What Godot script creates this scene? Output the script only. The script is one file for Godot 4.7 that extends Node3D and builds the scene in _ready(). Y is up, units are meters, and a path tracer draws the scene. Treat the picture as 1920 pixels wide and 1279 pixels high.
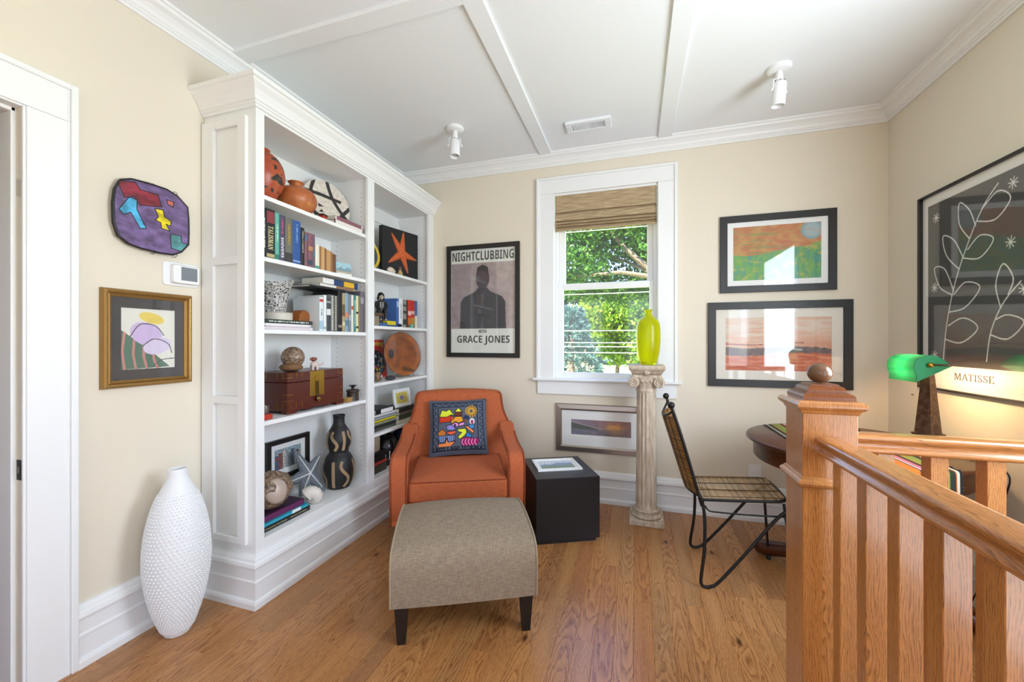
extends Node3D

const XL := -2.155
const XR := 1.632
const ZB := -3.306
const ZF := 2.6
const YC := 2.895
var M := {}
var taken := {}
var rng := RandomNumberGenerator.new()
var noise_a := FastNoiseLite.new()


# ---------- mesh builder: faces are given counter-clockwise as seen from outside ----------
class B:
	var v := PackedVector3Array()
	var n := PackedVector3Array()
	var u := PackedVector2Array()
	var c := PackedColorArray()
	var t := Transform3D()
	var col := Color.WHITE

	func at(tr: Transform3D) -> B:
		t = tr
		return self

	func tri(a: Vector3, b: Vector3, d: Vector3, na: Vector3, nb: Vector3, nd: Vector3, ua := Vector2(), ub := Vector2(), ud := Vector2()) -> void:
		v.append(t * a); v.append(t * d); v.append(t * b)
		n.append((t.basis * na).normalized()); n.append((t.basis * nd).normalized()); n.append((t.basis * nb).normalized())
		u.append(ua); u.append(ud); u.append(ub)
		c.append(col); c.append(col); c.append(col)

	func flat(a: Vector3, b: Vector3, d: Vector3, ua := Vector2(), ub := Vector2(), ud := Vector2()) -> void:
		var m := (b - a).cross(d - a).normalized()
		tri(a, b, d, m, m, m, ua, ub, ud)

	func quad(a: Vector3, b: Vector3, d: Vector3, e: Vector3, r := Rect2(0, 0, -1, -1)) -> void:
		var w := a.distance_to(b)
		var h := a.distance_to(e)
		if r.size.x >= 0:
			flat(a, b, d, Vector2(r.position.x, r.end.y), Vector2(r.end.x, r.end.y), Vector2(r.end.x, r.position.y))
			flat(a, d, e, Vector2(r.position.x, r.end.y), Vector2(r.end.x, r.position.y), r.position)
		else:
			flat(a, b, d, Vector2(0, h), Vector2(w, h), Vector2(w, 0))
			flat(a, d, e, Vector2(0, h), Vector2(w, 0), Vector2())

	# box from its centre and size; ch chamfers every edge
	func box(o: Vector3, s: Vector3, ch := 0.0) -> B:
		var h := s / 2.0
		ch = minf(ch, minf(h.x, minf(h.y, h.z)) * 0.98)
		var k := h - Vector3(ch, ch, ch)
		for i in 3:
			for sg in [-1.0, 1.0]:
				var ax := Vector3(); ax[i] = sg
				var b1 := Vector3(); b1[(i + 1) % 3] = 1.0
				var b2 := Vector3(); b2[(i + 2) % 3] = sg
				var f := o + ax * h[i]
				var p := b1 * k[(i + 1) % 3]
				var q := b2 * k[(i + 2) % 3]
				quad(f - p - q, f + p - q, f + p + q, f - p + q)
		if ch > 0.0:
			for i in 3:
				var j := (i + 1) % 3
				var l := (i + 2) % 3
				for sj in [-1.0, 1.0]:
					for sl in [-1.0, 1.0]:
						var a1 := Vector3(); a1[j] = sj * h[j]; a1[l] = sl * k[l]
						var a2 := Vector3(); a2[j] = sj * k[j]; a2[l] = sl * h[l]
						var e := Vector3(); e[i] = k[i]
						if sj * sl > 0:
							_out(o, o + a1 - e, o + a2 - e, o + a2 + e, o + a1 + e)
						else:
							_out(o, o + a1 - e, o + a2 - e, o + a2 + e, o + a1 + e)
			for sx in [-1.0, 1.0]:
				for sy in [-1.0, 1.0]:
					for sz in [-1.0, 1.0]:
						var p1 := o + Vector3(sx * h.x, sy * k.y, sz * k.z)
						var p2 := o + Vector3(sx * k.x, sy * h.y, sz * k.z)
						var p3 := o + Vector3(sx * k.x, sy * k.y, sz * h.z)
						if (p2 - p1).cross(p3 - p1).dot(p1 - o) > 0: flat(p1, p2, p3)
						else: flat(p1, p3, p2)
		return self

	func _out(o: Vector3, a: Vector3, b: Vector3, d: Vector3, e: Vector3) -> void:
		if (b - a).cross(d - a).dot((a + d) / 2.0 - o) > 0: quad(a, b, d, e)
		else: quad(a, e, d, b)

	# box given by two corners
	func bb(a: Vector3, b: Vector3, ch := 0.0) -> B:
		return box((a + b) / 2.0, (b - a).abs(), ch)

	# surface of points p[i][j]; smooth, normals to the left of du x dv
	func grid(p: Array, wrap_u := false, wrap_v := false, flip := false, us := 1.0, vs := 1.0) -> B:
		var nu := p.size()
		var nv: int = p[0].size()
		var nm := []
		for i in nu:
			var row := PackedVector3Array()
			for j in nv:
				var i0 := (i - 1 + nu) % nu if wrap_u else maxi(i - 1, 0)
				var i1 := (i + 1) % nu if wrap_u else mini(i + 1, nu - 1)
				var j0 := (j - 1 + nv) % nv if wrap_v else maxi(j - 1, 0)
				var j1 := (j + 1) % nv if wrap_v else mini(j + 1, nv - 1)
				var du: Vector3 = p[i1][j] - p[i0][j]
				var dv: Vector3 = p[i][j1] - p[i][j0]
				if du.length_squared() < 1e-14: du = p[i1][(j + nv / 2) % nv] - p[i0][(j + nv / 4) % nv]
				if dv.length_squared() < 1e-14:
					var ii := i + 1 if i == 0 else i - 1
					dv = p[ii][j1] - p[ii][j0]
				var m := du.cross(dv).normalized()
				row.append(-m if flip else m)
			nm.append(row)
		var eu := nu if wrap_u else nu - 1
		var ev := nv if wrap_v else nv - 1
		for i in eu:
			for j in ev:
				var i1 := (i + 1) % nu
				var j1 := (j + 1) % nv
				var ua := Vector2(us * i / eu, vs * j / ev)
				var ub := Vector2(us * (i + 1) / eu, vs * j / ev)
				var uc := Vector2(us * (i + 1) / eu, vs * (j + 1) / ev)
				var ud := Vector2(us * i / eu, vs * (j + 1) / ev)
				if flip:
					tri(p[i][j], p[i1][j1], p[i1][j], nm[i][j], nm[i1][j1], nm[i1][j], ua, uc, ub)
					tri(p[i][j], p[i][j1], p[i1][j1], nm[i][j], nm[i][j1], nm[i1][j1], ua, ud, uc)
				else:
					tri(p[i][j], p[i1][j], p[i1][j1], nm[i][j], nm[i1][j], nm[i1][j1], ua, ub, uc)
					tri(p[i][j], p[i1][j1], p[i][j1], nm[i][j], nm[i1][j1], nm[i][j1], ua, uc, ud)
		return self

	# turned shape round y; prof = radius, height from bottom to top; sharp corners stay sharp
	func lathe(prof: Array, seg := 32, o := Vector3()) -> B:
		var nn := prof.size()
		for k in nn - 1:
			var a: Vector2 = prof[k]
			var b: Vector2 = prof[k + 1]
			if a.distance_to(b) < 1e-7: continue
			var d := (b - a).normalized()
			var na := Vector2(d.y, -d.x)
			var nb := na
			var ma := na
			if k > 0:
				var e: Vector2 = (a - Vector2(prof[k - 1])).normalized()
				if e.dot(d) > 0.6: ma = (na + Vector2(e.y, -e.x)).normalized()
			if k < nn - 2:
				var e: Vector2 = (Vector2(prof[k + 2]) - b).normalized()
				if e.dot(d) > 0.6: nb = (na + Vector2(e.y, -e.x)).normalized()
			for s in seg:
				var p := TAU * s / seg
				var q := TAU * (s + 1) / seg
				var cp := Vector3(cos(p), 0, -sin(p))
				var cq := Vector3(cos(q), 0, -sin(q))
				var up := Vector3.UP
				var A := o + cp * a.x + up * a.y
				var Bq := o + cq * a.x + up * a.y
				var C := o + cq * b.x + up * b.y
				var D := o + cp * b.x + up * b.y
				if seg <= 8:
					var mid := (cp + cq).normalized()
					cp = mid
					cq = mid
				var u0 := float(s) / seg
				var u1 := float(s + 1) / seg
				if a.x > 1e-6: tri(A, Bq, C, cp * ma.x + up * ma.y, cq * ma.x + up * ma.y, cq * nb.x + up * nb.y, Vector2(u0, 1 - float(k) / nn), Vector2(u1, 1 - float(k) / nn), Vector2(u1, 1 - float(k + 1) / nn))
				if b.x > 1e-6: tri(A, C, D, cp * ma.x + up * ma.y, cq * nb.x + up * nb.y, cp * nb.x + up * nb.y, Vector2(u0, 1 - float(k) / nn), Vector2(u1, 1 - float(k + 1) / nn), Vector2(u0, 1 - float(k + 1) / nn))
		return self

	func ball(o: Vector3, r: Vector3, seg := 20, rings := 12) -> B:
		var rows := []
		for i in rings + 1:
			var a := PI * i / rings
			var row := PackedVector3Array()
			for j in seg:
				var p := TAU * j / seg
				row.append(o + Vector3(sin(a) * cos(p) * r.x, -cos(a) * r.y, -sin(a) * sin(p) * r.z))
			rows.append(row)
		return _shell(rows, o)

	func _shell(rows: Array, o: Vector3) -> B:
		var p: Array = rows
		var nu := p.size()
		var nv: int = p[0].size()
		for i in nu - 1:
			for j in nv:
				var j1 := (j + 1) % nv
				var q := [p[i][j], p[i][j1], p[i + 1][j1], p[i + 1][j]]
				var m := []
				for k in 4:
					var ii: int = i if k < 2 else i + 1
					var jj: int = j if k == 0 or k == 3 else j1
					var e: Vector3 = p[mini(ii + 1, nu - 1)][jj] - p[maxi(ii - 1, 0)][jj]
					var f: Vector3 = p[ii][(jj + 1) % nv] - p[ii][(jj - 1 + nv) % nv]
					var w := f.cross(e)
					if w.length_squared() < 1e-16: w = Vector3(q[k]) - o
					m.append(w.normalized())
				var ua := Vector2(float(j) / nv, 1.0 - float(i) / (nu - 1))
				var ub := Vector2(float(j + 1) / nv, ua.y)
				var uc := Vector2(ub.x, 1.0 - float(i + 1) / (nu - 1))
				var ud := Vector2(ua.x, uc.y)
				if Vector3(q[0]).distance_squared_to(q[1]) > 1e-14: tri(q[0], q[1], q[2], m[0], m[1], m[2], ua, ub, uc)
				if Vector3(q[2]).distance_squared_to(q[3]) > 1e-14: tri(q[0], q[2], q[3], m[0], m[2], m[3], ua, uc, ud)
		return self

	# round bar along points; r is a number or one radius for each point
	func tube(path: Array, r, seg := 8, closed := false, caps := true) -> B:
		var nn := path.size()
		var rows := []
		var side := Vector3()
		for i in nn:
			var a: Vector3 = path[(i - 1 + nn) % nn] if closed else path[maxi(i - 1, 0)]
			var b: Vector3 = path[(i + 1) % nn] if closed else path[mini(i + 1, nn - 1)]
			var d := (b - a).normalized()
			if i == 0:
				side = d.cross(Vector3.UP if absf(d.y) < 0.9 else Vector3.RIGHT).normalized()
			side = (side - d * side.dot(d)).normalized()
			var w := d.cross(side)
			var rad: float = r if r is float else r[i]
			var row := PackedVector3Array()
			for j in seg:
				var p := TAU * j / seg
				row.append(Vector3(path[i]) + (side * cos(p) + w * sin(p)) * rad)
			rows.append(row)
		grid(rows, closed, true, true)
		if caps and not closed:
			for e in [0, nn - 1]:
				var o: Vector3 = path[e]
				for j in seg:
					var a: Vector3 = rows[e][j]
					var b: Vector3 = rows[e][(j + 1) % seg]
					if e == 0: flat(o, b, a)
					else: flat(o, a, b)
		return self

	# flat outline (x, y) pulled along z from z0 to z1, edges bevelled by bev at both ends
	func slab(poly: PackedVector2Array, z0: float, z1: float, bev := 0.0, smooth := false) -> B:
		var pts := poly
		if Geometry2D.is_polygon_clockwise(pts):
			pts.reverse()
		var nn := pts.size()
		var inner := PackedVector2Array()
		var nm := PackedVector2Array()
		var en := PackedVector2Array()
		for i in nn:
			var d := (pts[(i + 1) % nn] - pts[i]).normalized()
			en.append(Vector2(d.y, -d.x))
		for i in nn:
			var m := (en[i] + en[(i - 1 + nn) % nn])
			m = m.normalized()
			nm.append(m)
			var k := maxf(0.4, m.dot(en[i]))
			inner.append(pts[i] - m * bev / k)
		var ix := Geometry2D.triangulate_polygon(inner)
		for k in range(0, ix.size(), 3):
			var a := inner[ix[k]]
			var b := inner[ix[k + 1]]
			var d := inner[ix[k + 2]]
			if (b - a).cross(d - a) < 0:
				var w := b; b = d; d = w
			flat(Vector3(a.x, a.y, z1), Vector3(b.x, b.y, z1), Vector3(d.x, d.y, z1), a, b, d)
			flat(Vector3(a.x, a.y, z0), Vector3(d.x, d.y, z0), Vector3(b.x, b.y, z0), a, d, b)
		var len := 0.0
		for i in nn:
			var j := (i + 1) % nn
			var a := pts[i]
			var b := pts[j]
			var na := nm[i] if smooth and nm[i].dot(en[i]) > 0.8 else en[i]
			var nb := nm[j] if smooth and nm[j].dot(en[i]) > 0.8 else en[i]
			var l := a.distance_to(b)
			var A0 := Vector3(a.x, a.y, z0 + bev)
			var B0 := Vector3(b.x, b.y, z0 + bev)
			var A1 := Vector3(a.x, a.y, z1 - bev)
			var B1 := Vector3(b.x, b.y, z1 - bev)
			var n1 := Vector3(na.x, na.y, 0)
			var n2 := Vector3(nb.x, nb.y, 0)
			tri(A0, B0, B1, n1, n2, n2, Vector2(len, z0), Vector2(len + l, z0), Vector2(len + l, z1))
			tri(A0, B1, A1, n1, n2, n1, Vector2(len, z0), Vector2(len + l, z1), Vector2(len, z1))
			len += l
			if bev > 0:
				var e := inner[i]
				var f := inner[j]
				var up := Vector3(0, 0, 1)
				tri(A1, B1, Vector3(f.x, f.y, z1), n1, n2, n2 + up, a, b, f)
				tri(A1, Vector3(f.x, f.y, z1), Vector3(e.x, e.y, z1), n1, n2 + up, n1 + up, a, f, e)
				tri(B0, A0, Vector3(e.x, e.y, z0), n2, n1, n1 - up, b, a, e)
				tri(B0, Vector3(e.x, e.y, z0), Vector3(f.x, f.y, z0), n2, n1 - up, n2 - up, b, e, f)
		return self

	# moulding: profile (out, up) carried along a level path, mitred; out is to the right of the path
	func run(prof: Array, path: Array, closed := false) -> B:
		var nn := path.size()
		var ring := []
		for i in nn:
			var p: Vector3 = path[i]
			var d0: Vector3 = (p - Vector3(path[(i - 1 + nn) % nn])).normalized() if i > 0 or closed else (Vector3(path[1]) - p).normalized()
			var d1: Vector3 = (Vector3(path[(i + 1) % nn]) - p).normalized() if i < nn - 1 or closed else d0
			var r0 := d0.cross(Vector3.UP)
			var r1 := d1.cross(Vector3.UP)
			var m := (r0 + r1).normalized()
			m /= maxf(0.3, m.dot(r0))
			var row := PackedVector3Array()
			for q in prof:
				row.append(p + m * q.x + Vector3.UP * q.y)
			ring.append(row)
		var e := nn if closed else nn - 1
		for i in e:
			var a: PackedVector3Array = ring[i]
			var b: PackedVector3Array = ring[(i + 1) % nn]
			for k in prof.size() - 1:
				quad(b[k], b[k + 1], a[k + 1], a[k])
		if not closed:
			for s in [0, nn - 1]:
				var r: PackedVector3Array = ring[s]
				var mid := Vector3()
				for q in r: mid += q / r.size()
				for k in r.size():
					if s == 0: flat(mid, r[k], r[(k + 1) % r.size()])
					else: flat(mid, r[(k + 1) % r.size()], r[k])
		return self

	func mesh() -> ArrayMesh:
		var a := []
		a.resize(Mesh.ARRAY_MAX)
		a[Mesh.ARRAY_VERTEX] = v
		a[Mesh.ARRAY_NORMAL] = n
		a[Mesh.ARRAY_TEX_UV] = u
		a[Mesh.ARRAY_COLOR] = c
		var m := ArrayMesh.new()
		m.add_surface_from_arrays(Mesh.PRIMITIVE_TRIANGLES, a)
		return m


# ---------- flat print: shapes filled into an Image ----------
class P:
	var im: Image
	var w: int
	var h: int

	func _init(ww: int, hh: int, bg: Color) -> void:
		w = ww
		h = hh
		im = Image.create(w, h, false, Image.FORMAT_RGB8)
		im.fill(bg)

	# points as fractions of the picture
	func poly(pts: Array, col: Color) -> P:
		var y0 := 1e9
		var y1 := -1e9
		for p in pts:
			y0 = minf(y0, p.y * h)
			y1 = maxf(y1, p.y * h)
		for y in range(maxi(0, int(y0)), mini(h - 1, int(y1)) + 1):
			var yy := y + 0.5
			var xs := []
			for i in pts.size():
				var a: Vector2 = pts[i]
				var b: Vector2 = pts[(i + 1) % pts.size()]
				var ay := a.y * h
				var by := b.y * h
				if (ay <= yy) != (by <= yy):
					xs.append((a.x + (b.x - a.x) * (yy - ay) / (by - ay)) * w)
			xs.sort()
			for k in range(0, xs.size() - 1, 2):
				var x0 := maxi(0, int(round(xs[k])))
				var x1 := mini(w, int(round(xs[k + 1])))
				if x1 > x0: im.fill_rect(Rect2i(x0, y, x1 - x0, 1), col)
		return self

	func rect(x0: float, y0: float, x1: float, y1: float, col: Color) -> P:
		im.fill_rect(Rect2i(int(round(x0 * w)), int(round(y0 * h)), maxi(1, int(round((x1 - x0) * w))), maxi(1, int(round((y1 - y0) * h)))), col)
		return self

	func disc(x: float, y: float, rx: float, ry: float, col: Color, turn := 0.0) -> P:
		var pts := []
		for i in 40:
			var a := TAU * i / 40
			var q := Vector2(cos(a) * rx, sin(a) * ry).rotated(turn)
			pts.append(Vector2(x + q.x, y + q.y))
		return poly(pts, col)

	# stroke through points, smoothed; wd in fractions of the width
	func line(pts: Array, wd: float, col: Color, curve := true) -> P:
		var q := []
		if curve and pts.size() > 2:
			for i in pts.size() - 1:
				var a: Vector2 = pts[maxi(i - 1, 0)]
				var b: Vector2 = pts[i]
				var c: Vector2 = pts[i + 1]
				var d: Vector2 = pts[mini(i + 2, pts.size() - 1)]
				for k in 8: q.append(b.cubic_interpolate(c, a, d, k / 8.0))
			q.append(pts[-1])
		else:
			q = pts
		var asp := float(w) / h
		for i in q.size() - 1:
			var a: Vector2 = q[i]
			var b: Vector2 = q[i + 1]
			var d := Vector2((b.x - a.x), (b.y - a.y) / asp)
			if d.length() < 1e-6: continue
			d = d.normalized()
			var m := Vector2(-d.y, d.x * asp) * wd / 2.0
			var e := Vector2(d.x, d.y * asp) * wd * 0.3
			poly([a + m - e, b + m + e, b - m + e, a - m - e], col)
		return self

	# brushy unevenness of tone
	func mottle(amount: float, freq: float, stretch := Vector2.ONE, sd := 1) -> P:
		var f := FastNoiseLite.new()
		f.seed = sd
		f.frequency = freq
		f.fractal_octaves = 4
		for y in h:
			for x in w:
				var k := 1.0 + amount * f.get_noise_2d(x * stretch.x, y * stretch.y)
				var c := im.get_pixel(x, y)
				im.set_pixel(x, y, Color(clampf(c.r * k, 0, 1), clampf(c.g * k, 0, 1), clampf(c.b * k, 0, 1)))
		return self

	func tex() -> ImageTexture:
		return ImageTexture.create_from_image(im)


# ---------- scene helpers ----------
func numbered(called: String) -> String:
	if not taken.has(called):
		taken[called] = 0
		return called
	taken[called] += 1
	return "%s_%03d" % [called, taken[called]]


func tag(o: Node3D, label: String, category: String, group := "") -> Node3D:
	o.set_meta("label", label)
	o.set_meta("category", category)
	if group: o.set_meta("group", group)
	return o


func thing(called: String, label: String, category: String, at := Vector3(), turn := 0.0, group := "") -> Node3D:
	var o := Node3D.new()
	o.name = numbered(called)
	add_child(o)
	o.position = at
	o.rotation.y = turn
	return tag(o, label, category, group)


func part(parent: Node, called: String, b: B, m: Material, label := "") -> MeshInstance3D:
	return put(parent, called, b.mesh(), m, label)


func put(parent: Node, called: String, me: Mesh, m: Material, label := "") -> MeshInstance3D:
	var o := MeshInstance3D.new()
	o.name = called
	o.mesh = me
	o.material_override = m
	parent.add_child(o, true)
	if label: o.set_meta("label", label)
	return o


# a thing that is a single mesh
func solo(called: String, b: B, m: Material, label: String, category: String, at := Vector3(), turn := 0.0, group := "") -> MeshInstance3D:
	var o := part(self, numbered(called), b, m)
	o.position = at
	o.rotation.y = turn
	tag(o, label, category, group)
	return o


func struct(called: String, b: B, m: Material, parent: Node = self) -> MeshInstance3D:
	var o := part(parent, called, b, m)
	if parent == self: o.set_meta("kind", "structure")
	return o


func struct_root(called: String, at := Vector3()) -> Node3D:
	var o := Node3D.new()
	o.name = called
	add_child(o)
	o.position = at
	o.set_meta("kind", "structure")
	return o


func hexc(s: String) -> Color:
	return Color.html(s)


func mk(called: String, col: String, rough := 0.6, metal := 0.0) -> StandardMaterial3D:
	if M.has(called): return M[called]
	var m := StandardMaterial3D.new()
	m.resource_name = called
	m.albedo_color = hexc(col)
	m.roughness = rough
	m.metallic = metal
	M[called] = m
	return m


func plain(col: String, rough := 0.6) -> StandardMaterial3D:
	return mk("paint_%s_%d" % [col, int(rough * 100)], col, rough)


func print_mat(called: String, p: P, rough := 0.55) -> StandardMaterial3D:
	var m := mk(called, "ffffff", rough)
	m.albedo_texture = p.tex()
	m.texture_repeat = false
	return m


func tint_mat(called: String, rough := 0.6) -> StandardMaterial3D:
	var m := mk(called, "ffffff", rough)
	m.vertex_color_use_as_albedo = true
	return m


func lin(s: String) -> Color:
	return hexc(s).srgb_to_linear()


func basis_to(z: Vector3, up := Vector3.UP) -> Basis:
	z = z.normalized()
	var x := up.cross(z).normalized()
	return Basis(x, z.cross(x), z)


func V2(a: Array) -> PackedVector2Array:
	var r := PackedVector2Array()
	for i in range(0, a.size(), 2): r.append(Vector2(a[i], a[i + 1]))
	return r


func pts2(a: Array) -> Array:
	var r := []
	for i in range(0, a.size(), 2): r.append(Vector2(a[i], a[i + 1]))
	return r


func letters(parent: Node, text: String, high: float, m: Material, tr: Transform3D, font := "Droid Sans", bold := false, wide := 0.0, thick := 0.001) -> MeshInstance3D:
	var f := SystemFont.new()
	f.font_names = PackedStringArray([font])
	if bold: f.font_weight = 700
	var t := TextMesh.new()
	t.font = f
	t.text = text
	t.font_size = 64
	t.pixel_size = 0.01
	t.depth = 0.02
	t.curve_step = 4.0
	var box := t.get_aabb()
	var k := high / maxf(0.01, box.size.y)
	var kx := wide / maxf(0.01, box.size.x) if wide > 0.0 else k
	var o := put(parent, "lettering", t, m)
	o.transform = tr * Transform3D(Basis.from_scale(Vector3(kx, k, thick / 0.02)), Vector3()) * Transform3D(Basis(), -(box.position + box.size / 2.0))
	return o


# ---------- materials ----------
func tex_of(w: int, h: int, f: Callable) -> ImageTexture:
	var im := Image.create(w, h, false, Image.FORMAT_RGB8)
	for y in h:
		for x in w:
			im.set_pixel(x, y, f.call(x, y))
	return ImageTexture.create_from_image(im)


# grain of flat-sawn oak: growth rings cut by a plane beside a slightly leaning pith, pores drawn out along the board
func oak_image(strips: int, px: int, tall: int, board: float, long: float, sd: int, straight := false) -> Image:
	var im := Image.create(strips * px, tall, false, Image.FORMAT_RGB8)
	var wob := FastNoiseLite.new(); wob.seed = sd; wob.frequency = 1.0; wob.fractal_octaves = 2
	var pore := FastNoiseLite.new(); pore.seed = sd + 5; pore.frequency = 1.0; pore.fractal_octaves = 2
	var r := RandomNumberGenerator.new(); r.seed = sd
	var light := Vector3(0.760, 0.535, 0.325)
	var dark := Vector3(0.400, 0.240, 0.115)
	for s in strips:
		var cathedral := s % 3 != 2 and not straight
		var cx := r.randf_range(-0.012, 0.012) if cathedral else r.randf_range(0.09, 0.15)
		var h0 := r.randf_range(-0.02, 0.05)
		var k := r.randf_range(0.03, 0.07) * (1.0 if s % 2 == 0 else -1.0)
		var sp := r.randf_range(0.0085, 0.0125) if cathedral else r.randf_range(0.0048, 0.0070)
		var knot := Vector2(r.randf_range(-0.02, 0.02), r.randf_range(0.2, long - 0.2))
		var has_knot := s % 3 == 1
		var z := s * 7.3
		for y in tall:
			var Y := long * y / tall
			var hk := h0 + k * (Y - long * 0.3) + 0.018 * wob.get_noise_2d(z, Y * 2.2)
			var shift := 0.010 * wob.get_noise_2d(z + 30.0, Y * 3.0)
			for x in px:
				var X := board * (float(x) / px - 0.5)
				var dx := X - cx + shift
				var rr := sqrt(dx * dx + hk * hk)
				rr += 0.0042 * wob.get_noise_2d(X * 55.0 + z, Y * 5.0)
				var kn := 0.0
				if has_knot:
					var d2 := Vector2(X - knot.x, (Y - knot.y) * 0.42).length()
					kn = exp(-d2 * d2 / 0.00009)
					rr += 0.016 * exp(-d2 * d2 / 0.0007)
				var ph := rr / sp
				ph -= floor(ph)
				var ring := pow(1.0 - ph, 2.2) if ph > 0.12 else ph / 0.12
				var p := pore.get_noise_2d(X * 2600.0 + z, Y * 34.0)
				var g := clampf(ring * 0.62 + 0.55 * p * (0.35 + ring) + 0.14 * wob.get_noise_2d(X * 20.0 + z, Y * 1.4), 0.0, 1.0)
				var c := light.lerp(dark, g).lerp(Vector3(0.22, 0.11, 0.05), kn * 0.85)
				im.set_pixel(s * px + x, y, Color(c.x, c.y, c.z))
	return im


func streak(sd: int, fx: float, fy: float, oct := 3) -> FastNoiseLite:
	var f := FastNoiseLite.new()
	f.seed = sd
	f.frequency = 1.0
	f.fractal_octaves = oct
	f.set_meta("fx", fx)
	return f


func cloth_tex(a: String, b: String, sd: int) -> ImageTexture:
	var ca := hexc(a)
	var cb := hexc(b)
	var f := streak(sd, 1, 1)
	return tex_of(384, 384, func(x: int, y: int) -> Color:
		var wx := f.get_noise_2d(x * 0.020, y * 0.55)
		var wy := f.get_noise_2d(x * 0.55 + 300.0, y * 0.020)
		var k := 0.5 + 0.75 * wx + 0.55 * wy + (0.10 if (x + y) % 2 == 0 else -0.10)
		return ca.lerp(cb, clampf(k, 0.0, 1.0)))


func tri_mat(called: String, t: Texture2D, rough: float, scale: Vector3, col := "ffffff") -> StandardMaterial3D:
	var m := mk(called, col, rough)
	m.albedo_texture = t
	m.uv1_triplanar = true
	m.uv1_triplanar_sharpness = 8.0
	m.uv1_scale = scale
	return m


func varnish(m: StandardMaterial3D) -> void:
	m.clearcoat_enabled = true
	m.clearcoat = 0.7
	m.clearcoat_roughness = 0.12


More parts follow.
